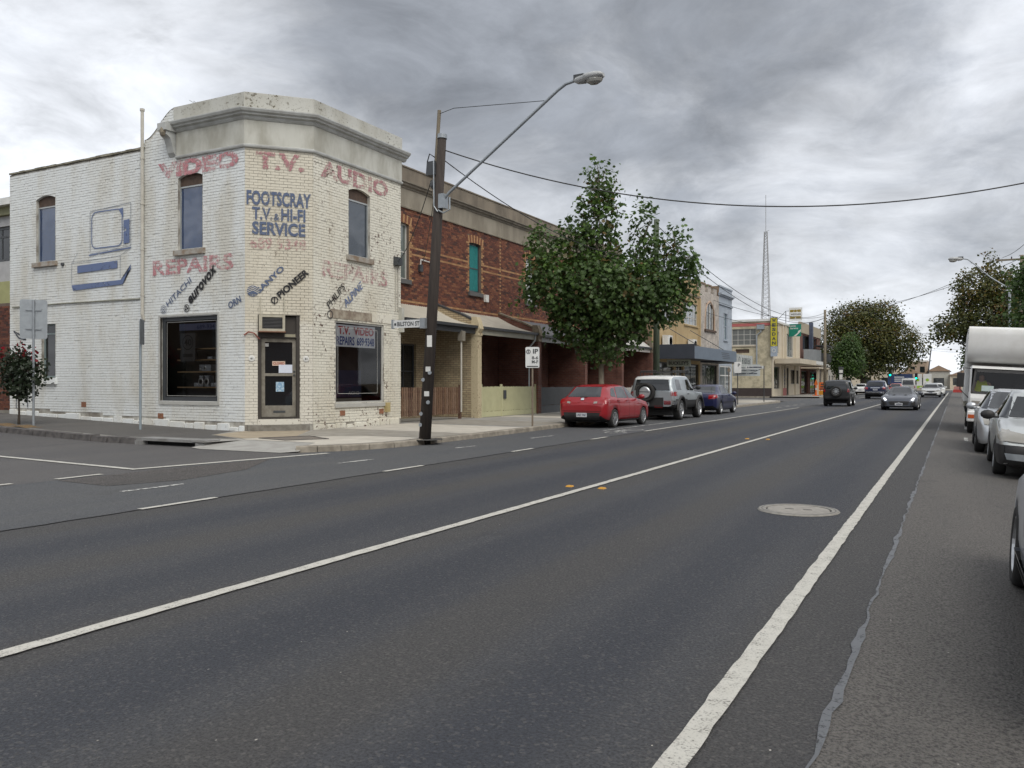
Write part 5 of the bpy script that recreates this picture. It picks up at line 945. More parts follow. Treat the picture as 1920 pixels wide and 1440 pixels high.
# street name blade held out from the pole
sn = thing('street_sign', 'white street name blade reading BILSTON ST fixed to the leaning pole', 'sign', (-11.7, 16.9, 2.9)); MB().box(-12.32, 16.83, 2.86, -11.46, 16.86, 3.05).build('blade', mat('sign_white', (.66, .67, .66), .5), sn); fs_ = Frame((-12.32, 16.83, 2.86), (1, 0, 0), (0, -1, 0)); text('BILSTON ST', fs_, .13, .04, .66, .11, .004, M_blk, sn, bold=.025); MB().box(-.01, .06, .002, .05, .12, .004, fr=Frame((-12.27, 16.83, 2.86), (1, 0, 0), (0, -1, 0))).build('emblem', M_blk, sn); MB().box(-11.50, 16.80, 2.83, -11.36, 16.92, 3.08).build('clamp', M_galv, sn); MB().box(-12.36, 16.81, 2.84, -12.31, 16.88, 3.07).build('end_cap', M_galv, sn)
def post_sign(name, label, x, y, z0, h, plate, facing, pm, sm, r=.03, cat='sign'):
    T = thing(name, label, cat, (x, y, z0)); MB().cyl((x, y, z0 - .05), (x, y, z0 + h), r, n=10).build('post', pm, T); w, hh, zc = plate; n = Vector((facing[0], facing[1], 0)).normalized(); u = Vector((-n.y, n.x, 0)); fr = Frame((x, y, z0), u, n)
    pts = rr(-w / 2, zc - hh / 2, w / 2, zc + hh / 2, min(w, hh) * .1)[:-1]; b = MB(); b.prism(pts, r + .002, r + .010, fr); b.build('plate', sm, T); return T, fr
M_spost = mat('post_brown', (.16, .125, .09), .7, c2=(.24, .20, .15), scale=8)
T, fr = post_sign('parking_sign', 'white one-hour parking sign on a brown post before the red hatchback', -11.85, 23.6, .13, 2.5, (.44, .66, 2.18), (.45, -.9), M_spost, MATS['sign_white']); text('P', fr, .07, 2.3, .11, .15, .045, M_blk, T, bold=.03); text('1', fr, .015, 2.3, .035, .15, .045, M_blk, T, bold=.03); text('8-6', fr, -.02, 2.12, .2, .10, .045, M_blk, T); text('M-F', fr, -.02, 1.99, .2, .10, .045, M_blk, T); MB().lathe([(.055, .044), (.075, .044)], fr.p(-.13, 2.36, 0), fr.n, 14).build('emblem', M_blk, T); text('S', fr, -.16, 2.32, .06, .09, .045, M_blk, T); MB().box(-.18, 1.88, .043, .18, 1.91, .046, fr=fr).build('arrow', M_blk, T)
T, fr = post_sign('traffic_sign', 'grey back of a square traffic sign on a galvanised post', -23.58, 14.75, .3, 3.6, (.70, 1.14, 3.05), (-.80, .60), M_galv, M_galv, .035)
for z in (2.75, 3.3): MB().box(-.2, z, .005, .2, z + .05, .035, fr=fr).build('clip_rail', M_galv, T)
T, fr = post_sign('traffic_sign', 'edge-on traffic sign on a slim galvanised post before the shop window', -20.45, 15.9, .17, 3.1, (.60, .72, 2.78), (.76, .65), mat('post_grey_blue', (.29, .34, .37), .5, .3), M_galv, .035)
T, fr = post_sign('parking_sign', 'small white parking sign on a dark post near the fascia sign', -12.2, 53.3, .13, 2.6, (.45, .7, 2.35), (.4, -.9), M_gut, MATS['sign_white']); text('P', fr, .0, 2.4, .15, .2, .045, M_blk, T); T, fr = post_sign('bare_post', 'bare brown post standing by the cream garage wall', -12.9, 53.9, .13, 2.4, (.2, .2, 2.2), (.4, -.9), M_spost, M_spost)
T = thing('street_sign', 'angled street name blade on a thin dark post at the garage corner', 'sign', (-12.3, 62, .13)); MB().cyl((-12.3, 62, .1), (-12.3, 62, 2.75), .035, n=8).build('post', M_gut, T); MB().box(-13.6, 61.97, 2.55, -12.32, 62.0, 2.75).build('blade', MATS['sign_white'], T); MB().box(-13.5, 61.962, 2.60, -12.45, 61.969, 2.70).build('print_line', MATS['print_line'], T); MB().tube([(-13.3, 62, 2.2), (-12.3, 62, 2.6)], .02, 6).build('brace', M_gut, T)
T, fr = post_sign('bus_stop_sign', 'black and white bus stop sign on a grey post by the far kerb', -12.3, 108, .13, 3.3, (.55, .9, 2.9), (.2, -1), M_galv, M_gut); MB().box(-.2, 2.6, .042, .2, 2.95, .045, fr=fr).build('panel', M_enam, T); MB().box(-.18, 1.8, .035, .18, 2.4, .045, fr=fr).build('timetable', M_enam, T)
# other poles
def simple_pole(label, x, y, z, top, r, m, lean=(0, 0), arms=(), z0=0.):
    T = thing('utility_pole', label, 'pole', (x, y, z0)); MB().tube([(x, y, z0 - .1), (x + lean[0], y + lean[1], top)], [r, r * .72], 12).build('shaft', m, T, smooth=True)
    for za, w in arms: MB().box(x + lean[0] - w / 2, y + lean[1] - .06, za, x + lean[0] + w / 2, y + lean[1] + .06, za + .12).build('cross_arm', m, T); [MB().ell((x + lean[0] + k * w, y + lean[1], za + .2), (.05, .05, .1), 6, 5).build('insulator', M_gut, T) for k in (-.45, -.2, .2, .45)]
    return T
simple_pole('mossy green timber pole standing through the navy awning line', -11.95, 36.3, 0, 8.9, .16, M_poleg, z0=.13); pl3 = simple_pole('pale timber pole beside the black four-wheel drive', -12.3, 94, 0, 9.3, .17, M_polet, z0=.13); pl4 = simple_pole('slightly leaning thin pole in front of the far gabled building', -5.2, 186, 0, 8.6, .15, M_gut, (.9, 0), z0=.13); pr = simple_pole('timber pole with cross-arm rising behind the dark green tree', 4.2, 70, 0, 10.7, .17, M_polet, arms=((10.35, 3.2),), z0=.13)
lp = thing('street_lamp', 'street lamp on a curved arm hanging over the road above the autumn tree', 'street lamp', (4.0, 79.5, .13)); MB().tube([(4.0, 79.5, 0), (3.9, 79.5, 9.2)], .1, 10).build('column', M_galv, lp); MB().tube([(3.95, 79.5, 9.2), (2.5, 79.5, 10.3), (1.3, 79.5, 11.5), (.9, 79.5, 11.85), (.5, 79.5, 11.95)], .05, 8).build('arm', M_galv, lp); lamp_head(lp, .6, 79.5, 11.95, 1.7, -1.)
# wires
wire('overhead_cable', 'thick black cable sagging across the street from the leaning pole', (-11.0, 17.15, 7.18), (5.0, 22, 6.75), 1.5, .015, 40)
wire('overhead_cable', 'cable running from the leaning pole into the plane tree', (-11.05, 17.2, 6.95), (-11.9, 36.3, 7.2), .75, .013); wire('service_cable', 'service wire dropping from the pole to the shop service box', (-11.3, 17.0, 6.45), tuple(FF.p(4.1, 5.6, .1)), .25, .012); wire('service_cable', 'pair of service wires reaching the brick terrace wall', (-11.25, 17.1, 6.3), (XT + .05, 27.05, 6.1), .35, .010)
for k, (a, b, s) in enumerate((((-11.9, 36.3, 8.6), (-12.3, 94, 9.0), 1.9), ((-11.9, 36.3, 8.2), (-12.3, 94, 8.5), 1.9), ((-12.2, 94, 9.1), (4.2, 70, 10.5), .9), ((-12.2, 94, 8.7), (2.8, 70, 10.35), .9), ((-12.3, 94, 8.9), (-5, 186, 8.2), 1.5), ((-16.5, 64, 7.9), (-12.3, 94, 8.6), .7), ((-16.5, 62, 6.8), (-12.3, 94, 8.4), .9), ((4.2, 70, 10.6), (5.5, 24, 9.6), 1.0), ((3.0, 70, 10.6), (4.3, 24, 9.4), 1.0), ((-12.3, 94, 7.9), (4.1, 112, 7.2), .5), ((-4.3, 186, 8.4), (10, 170, 8.6), .6), ((-4.3, 186, 8.0), (10, 165, 7.6), .6), ((-12.3, 94, 7.2), (-16.5, 112, 5.5), .3))): wire('overhead_wire', ['upper power line strung from the top of the mossy pole along the shops', 'lower power line strung from the mossy pole along the shops', 'upper power line crossing from the pale pole to the cross-arm pole', 'lower power line crossing from the pale pole to the cross-arm pole', 'power line running from the pale pole to the far leaning pole', 'wire from the blue shop parapet to the pale pole', 'wire from beside the pointed window to the pale pole', 'power line leaving the top of the cross-arm pole over the parked cars', 'power line leaving the road end of the cross-arm over the parked cars', 'low wire crossing the street through the far tree', 'upper thin wire leaving the leaning far junction pole', 'lower thin wire leaving the leaning far junction pole', 'service wire to the balcony building'][k], a, b, s, .018 if k < 7 or k > 8 else .016, 30, group='overhead wires')
# lattice mast
tw = thing('radio_mast', 'tall grey lattice radio mast behind the shops', 'mast', (-50.3, 256.5, 0)); M_tw = mat('mast_steel', (.33, .34, .35), .6, .2); cx, cy = -50.35, 256.5
def tp_(z): return 1.75 + (.38 - 1.75) * min(1, max(0, z) / 47.)
cs_ = [(-1, -1), (1, -1), (1, 1), (-1, 1)]
for sx, sy in cs_: MB().tube([(cx + sx * tp_(0), cy + sy * tp_(0), 0), (cx + sx * tp_(47), cy + sy * tp_(47), 47)], .11, 6).build('leg', M_tw, tw)
b = MB(); z = 0
while z < 46:
    dz = 1.9 - .022 * z
    for k in range(4):
        (ax, ay), (bx, by) = cs_[k], cs_[(k + 1) % 4]; t0, t1 = tp_(z), tp_(z + dz); b.tube([(cx + ax * t0, cy + ay * t0, z), (cx + bx * t1, cy + by * t1, z + dz)], .05, 4); b.tube([(cx + ax * t1, cy + ay * t1, z + dz), (cx + bx * t1, cy + by * t1, z + dz)], .045, 4)
    z += dz
b.build('bracing', M_tw, tw); MB().tube([(cx, cy, 46), (cx, cy, 58)], .09, 6).build('aerial', M_tw, tw); MB().tube([(cx, cy, 47), (cx + 1.0, cy, 47.3)], .06, 5).build('side_aerial', M_tw, tw); MB().tube([(cx, cy, 36), (cx - 1.2, cy, 36.5)], .06, 5).build('side_aerial', M_tw, tw)
# traffic lights showing green
def signal(label, x, y, h):
    T = thing('traffic_light', label, 'traffic light', (x, y, .13), group='traffic lights at the far junction'); MB().cyl((x, y, .1), (x, y, h), .07, n=8).build('post', M_gut, T); MB().box(x - .28, y - .3, h - .75, x + .28, y - .05, h + .55, taper=.0).build('housing', M_blk, T)
    for k, c in enumerate(('off_red', 'off_amber', 'green')): m = mat('signal_' + c, ((.06, .01, .01), (.07, .04, .0), (.0, .4, .25))[k], .4, emit=(((0, .9, .55), 3.) if k == 2 else None)); MB().lathe([(0, .02), (.15, .02), (.16, 0)], (x, y - .3, h + .32 - k * .4), (0, -1, 0), 12).build('lens_' + c, m, T); MB().lathe([(.17, 0), (.17, .16)], (x, y - .3, h + .32 - k * .4), (0, -1, 0), 10).build('visor', M_blk, T)
signal('green traffic light on the left before the far junction', -10.35, 163.5, 3.4); signal('green traffic light standing before the blue hoarding', -6.9, 183.2, 2.9)
# roadworks by the balcony building
M_or = mat('safety_orange', (.75, .16, .02), .6); cn = thing('traffic_bollard', 'tall orange safety bollard on a black base by the work sign', 'bollard', (-13.3, 94.6, .13)); MB().box(-13.6, 94.3, .13, -13.0, 94.9, .2).build('base', M_or, cn); MB().cyl((-13.3, 94.6, .2), (-13.3, 94.6, 1.3), .11, .07, 12).build('column', M_or, cn); MB().cyl((-13.3, 94.6, .75), (-13.3, 94.6, .95), .098, .09, 12).build('reflective_band', M_enam, cn); MB().prism([(-.2, 1.3), (.2, 1.3), (0.03, 1.95)], -.05, .05, Frame((-13.3, 94.6, 0), (1, 0, 0), (0, -1, 0))).build('flag', M_or, cn)
ws = thing('roadwork_sign', 'orange stacked roadwork boards by the kerb', 'sign', (-12.6, 96, .13)); fo = Frame((-13.2, 96, .13), (1, 0, 0), (0, -1, 0)); MB().box(0, .08, -.03, 1.35, .52, 0, fr=fo).build('lower_board', mat('board_amber', (.70, .30, .02), .6), ws); MB().box(0, .58, -.03, 1.35, 1.45, 0, fr=fo).build('upper_board', M_or, ws); MB().box(.2, 1.15, .003, 1.15, 1.3, .006, fr=fo).build('print_bar', M_blk, ws); MB().box(.15, .88, .003, 1.2, 1.04, .006, fr=fo).build('print_bar', M_blk, ws); MB().box(.1, .65, .003, 1.25, .78, .006, fr=fo).build('print_bar', M_blk, ws); [MB().box(u, -.0, -.05, u + .06, 1.4, -.03, fr=fo).build('leg', M_gut, ws) for u in (.15, 1.1)]
rb = thing('water_barrier', 'red and white road barrier at the end of the kerb', 'barrier', (.2, 150, 0)); MB().box(-.4, 149.8, 0, .9, 150.2, .45, taper=.05).build('body', mat('barrier_red', (.5, .05, .04), .5), rb); MB().box(-.3, 149.85, .45, .8, 150.15, .95, taper=.05).build('upper_block', mat('barrier_pink', (.55, .25, .22), .5), rb)
# ------------------------------------------------------------ trees
LEAFSHAPE = [(0, 0), (.22, .10), (.52, .22), (.36, .45), (.50, .74), (.16, .68), (0, 1), (-.16, .68), (-.50, .74), (-.36, .45), (-.52, .22), (-.22, .10)]
SIMPLE = [(0, 0), (.42, .35), (.30, .75), (0, 1), (-.30, .75), (-.42, .35)]
M_bark = mat('bark', (.13, .105, .08), .95, c2=(.23, .20, .15), scale=5, amt=.9, bump=.5, bscale=15, stretch=(2, 2, .5)); M_barkd = mat('bark_dark', (.05, .04, .03), .95, c2=(.08, .065, .05), scale=6, bump=.5)
def tree(name, label, base, trunk_h, trunk_r, blobs, n_leaf, size, mats, seed, bark=None, weights=None, shape=LEAFSHAPE, cluster=9, cr=.42, lean=(0, 0), colour=None, shell=.55, group=None):
    """blobs: (centre offset from base, radii); leaves sit in clumps on twigs through the crown"""
    q = random.Random(seed); B = Vector(base); T = thing(name, label, 'tree', base, group=group); bark = bark or M_bark
    top = B + Vector((lean[0], lean[1], trunk_h)); w = MB(); mid = B.lerp(top, .5) + Vector((q.uniform(-.06, .06), q.uniform(-.06, .06), 0))
    w.tube([B - Vector((0, 0, .1)), B + Vector((0, 0, .15)), mid, top], [trunk_r * 1.35, trunk_r * 1.05, trunk_r * .85, trunk_r * .7], 12); tr = w.build('trunk', bark, T, smooth=True)
    cen = [(B + Vector(c), Vector(r)) for c, r in blobs]; vols = [r.x * r.y * r.z for c, r in cen]; lim = MB(); clumps = []
    for c, r in cen:
        st = B.lerp(top, q.uniform(.75, 1.)); e = c + Vector((0, 0, r.z * .3)); m = st.lerp(e, .5) + Vector((q.uniform(-.2, .2), q.uniform(-.2, .2), .1 * r.z)); lim.tube([st, m, e], [trunk_r * .42, trunk_r * .25, trunk_r * .07], 6)
    nc = max(1, n_leaf // cluster); tot = sum(vols)
    for (c, r), v in zip(cen, vols):
        for k in range(max(3, int(nc * v / tot))):
            while True:
                d = Vector((q.uniform(-1, 1), q.uniform(-1, 1), q.uniform(-1, 1)))
                if .05 < d.length < 1: break
            d = d.normalized() * (d.length ** shell); rad = 1 + .16 * math.sin(d.x * 7 + seed) * math.cos(d.z * 6 + d.y * 5)
            clumps.append((c + Vector((d.x * r.x, d.y * r.y, d.z * r.z)) * rad, c))
    for p, c in clumps[::6]:
        s0 = c.lerp(p, q.uniform(.1, .4)); lim.tube([s0, s0.lerp(p, .5) + Vector((0, 0, .08)), p], [.028, .018, .008], 4, caps=False)
    lim.build('branches', bark, T, kind='stuff')
    V, Fc, Mi = [], [], []
    for p, c in clumps:
        out = (p - c).normalized() if (p - c).length > .01 else Vector((0, 0, 1)); cm = colour(p - B, q) if colour else q.choices(range(len(mats)), weights)[0]
        for k in range(cluster):
            o = p + Vector((q.gauss(0, cr * .5), q.gauss(0, cr * .5), q.gauss(0, cr * .5))); nrm = (out * .6 + Vector((q.uniform(-1, 1), q.uniform(-1, 1), q.uniform(-.3, 1.3)))).normalized(); t = nrm.orthogonal().normalized(); t = Matrix.Rotation(q.uniform(0, 6.28), 3, nrm) @ t; bt = nrm.cross(t); s = size * q.uniform(.6, 1.25); i0 = len(V); fold = q.uniform(-.12, .25)
            for a, b in shape: z = fold * abs(a) * s - .12 * b * b * s; V.append(tuple(o - B + bt * (a * s) + t * (b * s) + nrm * z))
            Fc.append(tuple(range(i0, i0 + len(shape)))); Mi.append(cm if q.random() < .9 or shape is LEAFSHAPE else max(0, cm - 1))
    me = bpy.data.meshes.new('crown'); me.from_pydata(V, [], Fc)
    for m in mats: me.materials.append(m)
    me.polygons.foreach_set('material_index', Mi); me.update(); link('crown', me, T, kind='stuff')
    return T
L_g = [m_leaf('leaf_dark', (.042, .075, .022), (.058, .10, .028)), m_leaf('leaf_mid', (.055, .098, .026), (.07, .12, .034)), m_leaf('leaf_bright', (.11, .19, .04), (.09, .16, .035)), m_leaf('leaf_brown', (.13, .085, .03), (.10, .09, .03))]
L_a = [m_leaf('autumn_dark', (.045, .060, .020), (.06, .068, .022)), m_leaf('autumn_olive', (.10, .105, .025), (.085, .09, .022)), m_leaf('autumn_gold', (.145, .118, .027), (.125, .105, .025)), m_leaf('autumn_rust', (.15, .080, .02), (.12, .075, .02))]
def px(dx, z, dy=0.): return (dx * .88, dx * .47 + dy, z)     # offset along the picture plane, in metres
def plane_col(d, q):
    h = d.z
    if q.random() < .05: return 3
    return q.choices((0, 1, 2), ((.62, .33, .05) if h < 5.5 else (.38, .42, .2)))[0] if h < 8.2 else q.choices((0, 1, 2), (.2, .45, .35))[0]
B0 = (-12.75, 31.6, .13)
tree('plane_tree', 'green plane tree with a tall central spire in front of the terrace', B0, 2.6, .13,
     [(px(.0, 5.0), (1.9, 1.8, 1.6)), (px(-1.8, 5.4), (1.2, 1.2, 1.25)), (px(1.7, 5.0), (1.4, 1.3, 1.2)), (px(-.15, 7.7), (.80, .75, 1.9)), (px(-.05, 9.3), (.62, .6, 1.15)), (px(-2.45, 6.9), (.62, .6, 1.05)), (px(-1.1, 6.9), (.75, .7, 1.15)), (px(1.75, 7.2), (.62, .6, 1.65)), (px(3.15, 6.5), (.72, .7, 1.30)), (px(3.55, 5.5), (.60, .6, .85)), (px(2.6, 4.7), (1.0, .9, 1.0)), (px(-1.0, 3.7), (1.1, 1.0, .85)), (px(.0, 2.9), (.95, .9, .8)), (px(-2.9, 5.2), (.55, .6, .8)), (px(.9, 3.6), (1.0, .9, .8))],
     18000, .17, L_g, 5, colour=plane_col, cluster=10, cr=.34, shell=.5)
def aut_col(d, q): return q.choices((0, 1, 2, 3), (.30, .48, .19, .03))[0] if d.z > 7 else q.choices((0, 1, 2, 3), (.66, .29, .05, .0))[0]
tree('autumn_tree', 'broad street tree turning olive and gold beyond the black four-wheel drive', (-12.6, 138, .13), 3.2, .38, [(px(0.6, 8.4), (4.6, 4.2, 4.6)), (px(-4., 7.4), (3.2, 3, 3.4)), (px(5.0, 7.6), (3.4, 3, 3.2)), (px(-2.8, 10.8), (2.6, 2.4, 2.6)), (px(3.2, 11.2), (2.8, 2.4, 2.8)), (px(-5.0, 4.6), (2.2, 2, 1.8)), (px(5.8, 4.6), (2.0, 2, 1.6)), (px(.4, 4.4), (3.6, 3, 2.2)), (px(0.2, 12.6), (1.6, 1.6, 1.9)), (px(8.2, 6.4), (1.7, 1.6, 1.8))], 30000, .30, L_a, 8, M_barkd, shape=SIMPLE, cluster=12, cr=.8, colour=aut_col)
tree('small_tree', 'small dark green tree in front of the broad autumn tree', (-12.4, 116, .13), 1.9, .12, [(px(0, 4.6), (1.7, 1.6, 2.2)), (px(.3, 6.3), (1.1, 1, 1.3)), (px(-.8, 3.6), (1.2, 1.2, 1.2)), (px(.9, 3.6), (1.1, 1.1, 1.2))], 7000, .25, L_g, 12, M_barkd, (.55, .35, .1, .0), SIMPLE, 8, .6)
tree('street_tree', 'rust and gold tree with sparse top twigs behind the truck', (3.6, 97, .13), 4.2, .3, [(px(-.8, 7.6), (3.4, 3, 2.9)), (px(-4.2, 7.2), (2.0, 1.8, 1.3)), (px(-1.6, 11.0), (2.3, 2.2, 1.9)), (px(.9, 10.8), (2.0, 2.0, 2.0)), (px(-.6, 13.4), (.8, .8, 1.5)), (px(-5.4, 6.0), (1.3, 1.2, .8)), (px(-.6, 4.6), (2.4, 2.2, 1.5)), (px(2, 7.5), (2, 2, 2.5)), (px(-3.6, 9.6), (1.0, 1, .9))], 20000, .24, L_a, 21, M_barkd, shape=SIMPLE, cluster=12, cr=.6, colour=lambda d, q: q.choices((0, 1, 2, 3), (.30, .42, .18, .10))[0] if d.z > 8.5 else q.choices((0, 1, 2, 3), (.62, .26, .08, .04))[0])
tree('street_tree', 'dense dark green tree overhanging the truck', (5.6, 59, .13), 3.2, .26, [(px(.1, 6.8), (2.6, 2.4, 2.4)), (px(-1.2, 7.3), (1.6, 1.5, 1.6)), (px(-1.5, 5.0), (1.7, 1.5, 1.4)), (px(1.5, 8.4), (2, 1.8, 1.6)), (px(2.6, 6), (2.2, 2, 2.4)), (px(.3, 4.2), (2, 1.8, 1.2))], 12000, .24, L_g, 33, M_barkd, (.60, .34, .06, .0), SIMPLE, 8, .6)
tree('conifer', 'dark spreading evergreen beyond the truck', (4.4, 150, .13), 3, .3, [(px(-.2, 6.2), (3, 2.6, 1.3)), (px(-1.2, 4.6), (2.6, 2.2, 1.0)), (px(.5, 8.0), (2.0, 1.8, 1.2)), (px(0, 3.2), (2.4, 2.2, .9)), (px(1.5, 6), (2.5, 2.2, 2.2))], 6000, .34, [L_g[0]], 44, M_barkd, None, SIMPLE, 8, .9)
for k, (x, y, z, lab) in enumerate(((7.5, 186, 3.2, 'round dark shrub beyond the right kerb'), (-14.5, 190, 5.0, 'dark tree behind the far traffic light'), (-22, 176, 6., 'green tree standing beyond the far cross street'), (9.5, 120, 6.5, 'leafy tree filling the right-hand distance'), (11, 84, 6.5, 'tall green tree behind the truck on the right'))): tree('garden_tree', lab, (x, y, .1), z * .3, .15, [((0, 0, z * .62), (z * .36, z * .36, z * .36)), ((z * .2, 0, z * .45), (z * .28, z * .28, z * .25)), ((-z * .2, 0, z * .48), (z * .28, z * .28, z * .28))], 1500, .5, [L_g[0], L_g[1], L_a[0]], 50 + k, M_barkd, None, SIMPLE, 8, .7)
# crape myrtle in the lane
L_m = [m_leaf('myrtle_dark', (.018, .028, .015), (.025, .038, .018)), m_leaf('myrtle_red', (.30, .018, .03), (.22, .012, .022))]
tree('flowering_shrub', 'small dark leafed tree with red blossom before the white wall', (-24.2, 14.7, .28), .75, .035, [((0, 0, 1.4), (.50, .5, .5)), ((-.35, 0, 1.65), (.42, .4, .4)), ((.40, .1, 1.55), (.45, .4, .42)), ((.1, 0, 2.0), (.38, .36, .3)), ((-.5, 0, 1.95), (.3, .3, .22)), ((.1, 0, 1.05), (.5, .42, .28))], 2100, .10, L_m, 61, M_barkd, (.97, .03), SIMPLE, 8, .2, colour=lambda d, q: 1 if (d.z > 1.95 and q.random() < .40) else 0)
MB().grid([[(x, 13.99 + y, FP + gz(x) + .014 + .02 * math.sin(k * 1.3 + y * 5)) for y in (0, .3, .6)] for k, x in enumerate([-26.2 + .2 * j for j in range(18)])]).build('tree_pit', mat('leaf_litter', (.20, .125, .05), .95, c2=(.10, .07, .04), scale=18, amt=1., bump=.8, bscale=40), kind='structure')
# ------------------------------------------------------------ vehicles
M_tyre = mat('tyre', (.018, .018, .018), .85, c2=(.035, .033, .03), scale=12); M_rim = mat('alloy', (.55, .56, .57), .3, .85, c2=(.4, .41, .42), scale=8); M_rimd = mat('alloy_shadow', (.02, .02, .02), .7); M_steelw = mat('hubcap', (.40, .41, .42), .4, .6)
M_trim = mat('black_trim', (.020, .020, .021), .55, c2=(.032, .031, .03), scale=6); M_under = mat('underbody', (.010, .010, .010), .9); M_seam = mat('panel_gap', (.012, .012, .012), .8); M_chrome = mat('chrome', (.75, .76, .77), .12, 1.)
G_car = m_glass('car_glass', (.010, .012, .014), 1.5, rough=.02); G_lens = m_glass('lamp_clear', (.27, .26, .23), 2., rough=.08); M_tail = mat('tail_lamp', (.30, .004, .008), .18, coat=1., c2=(.2, .005, .008), scale=14); M_platew = mat('plate_white', (.62, .64, .66), .5); M_int2 = mat('car_dark', (.03, .03, .03), .8)
_WH = {}
def wheel_mesh(r, w, style, spokes=5):
    k = (r, w, style, spokes)
    if k in _WH: return _WH[k]
    ri = r * (.70 if style != 'off' else .58); t = MB(); t.lathe([(ri, -w / 2 + .01), (r * .88, -w / 2), (r * .97, -w * .42), (r, -w * .28), (r, w * .28), (r * .97, w * .42), (r * .88, w / 2), (ri, w / 2 - .012), (ri * .97, w / 2 - .05)], (0, 0, 0), (1, 0, 0), 30); tm = t.mesh('tyre', M_tyre, True)
    b = MB(); x = w / 2 - .02
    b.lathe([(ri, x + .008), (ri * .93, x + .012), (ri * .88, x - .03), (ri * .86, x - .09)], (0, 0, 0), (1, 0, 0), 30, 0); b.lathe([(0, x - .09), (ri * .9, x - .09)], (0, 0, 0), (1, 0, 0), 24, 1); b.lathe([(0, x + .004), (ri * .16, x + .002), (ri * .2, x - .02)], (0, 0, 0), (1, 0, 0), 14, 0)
    if style == 'cap': b.lathe([(0, x + .01), (ri * .5, x + .006), (ri * .9, x - .005)], (0, 0, 0), (1, 0, 0), 24, 0)
    else:
        for s in range(spokes):
            a = 2 * math.pi * s / spokes; ca, sa = math.cos(a), math.sin(a)
            for off in ((-.11, .11) if style == 'twin' else (0.,)):
                hw0, hw1 = (.07, .05) if style == 'twin' else (.13, .10)
                def P(rad, t_, xx): return (xx, ca * rad - sa * t_, sa * rad + ca * t_)
                o0, o1 = off * .5 * ri, off * 1.6 * ri
                b.face([P(ri * .15, o0 - hw0 * ri, x), P(ri * .90, o1 - hw1 * ri, x - .004), P(ri * .90, o1 + hw1 * ri, x - .004), P(ri * .15, o0 + hw0 * ri, x)]); b.face([P(ri * .15, o0 - hw0 * ri, x), P(ri * .90, o1 - hw1 * ri, x - .004), P(ri * .90, o1 - hw1 * ri, x - .07), P(ri * .15, o0 - hw0 * ri, x - .07)]); b.face([P(ri * .15, o0 + hw0 * ri, x), P(ri * .90, o1 + hw1 * ri, x - .004), P(ri * .90, o1 + hw1 * ri, x - .07), P(ri * .15, o0 + hw0 * ri, x - .07)])
    _WH[k] = (tm, b.mesh('rim', [M_rim if style != 'cap' else M_steelw, M_rimd])); return _WH[k]
def add_wheel(T, x, y, r, w, style, spokes=5, right=True):
    e = bpy.data.objects.new('wheel', None); col.objects.link(e); e.parent = T; e.location = (x, y, r); e['_local'] = 1; e.empty_display_size = .1
    if not right: e.rotation_euler = (0, 0, math.pi)
    tm, rm = wheel_mesh(r, w, style, spokes); link('tyre', tm, e); link('rim', rm, e); return e
def interp(keys, s, k):
    for a, b in zip(keys, keys[1:]):
        if a[0] <= s <= b[0]:
            t = (s - a[0]) / max(1e-6, b[0] - a[0]); return a[k] + (b[k] - a[k]) * t
    return keys[-1][k]
def car_body(L, keys, wheels, R_arch, wheel_r, box=0., nst=84):
    """lofted shell; keys: (s, z_bottom, z_belt, half_width, z_top, half_width_top) from tail (s=0) to nose (s=1)"""
    ys = sorted({*[k / nst for k in range(nst + 1)], *[k[0] for k in keys], *[(yw + L / 2 + R_arch * math.cos(a)) / L for yw in wheels for a in [math.pi * j / 10 for j in range(11)]]})
    ys = [y for y in ys if 0 <= y <= 1]; ys = [y for i, y in enumerate(ys) if i == 0 or y - ys[i - 1] > .0012]; rows = []
    def val(s, k):
        h = .012; return (interp(keys, max(0, s - h), k) + 2 * interp(keys, s, k) + interp(keys, min(1, s + h), k)) / 4 if .004 < s < .996 else interp(keys, s, k)
    for s in ys:
        y = s * L - L / 2; zb, ze, w, zt, wt = (val(s, k) for k in range(1, 6)); hz = max(.005, zt - ze); e = min(.09 - .03 * box, .6 * hz); e2 = min(.035 - .012 * box, .25 * hz); H = ze - zb
        wb = w * (.95 + .03 * box)
        pr = [(0, zb), (.80 * w, zb), (.955 * w, zb + .06 * H), (.992 * w, zb + .30 * H), (w, zb + .55 * H), (w * .997, zb + .75 * H), (.985 * w, ze - .07 * H), (wb, ze), (wb + (wt - wb) * .33, ze + (hz - e) * .33), (wb + (wt - wb) * .67, ze + (hz - e) * .67), (wt, zt - e), (wt * .94, zt - e2), (wt * .62, zt - .004), (0, zt + .006)]
        za = 0
        for yw in wheels:
            d = abs(y - yw)
            if d <= R_arch + 1e-6: za = max(za, wheel_r + math.sqrt(max(0, R_arch ** 2 - d * d)))
        if za: pr = [pr[0]] + [(a, max(b, min(za, ze - .04))) for a, b in pr[1:7]] + pr[7:]
        rows.append([(a, y, b) for a, b in pr] + [(-a, y, b) for a, b in reversed(pr[:-1])])
    b = MB(); b.grid(rows); n = len(rows[0])
    b.face(rows[0]); b.face(list(reversed(rows[-1])))
    return b, n
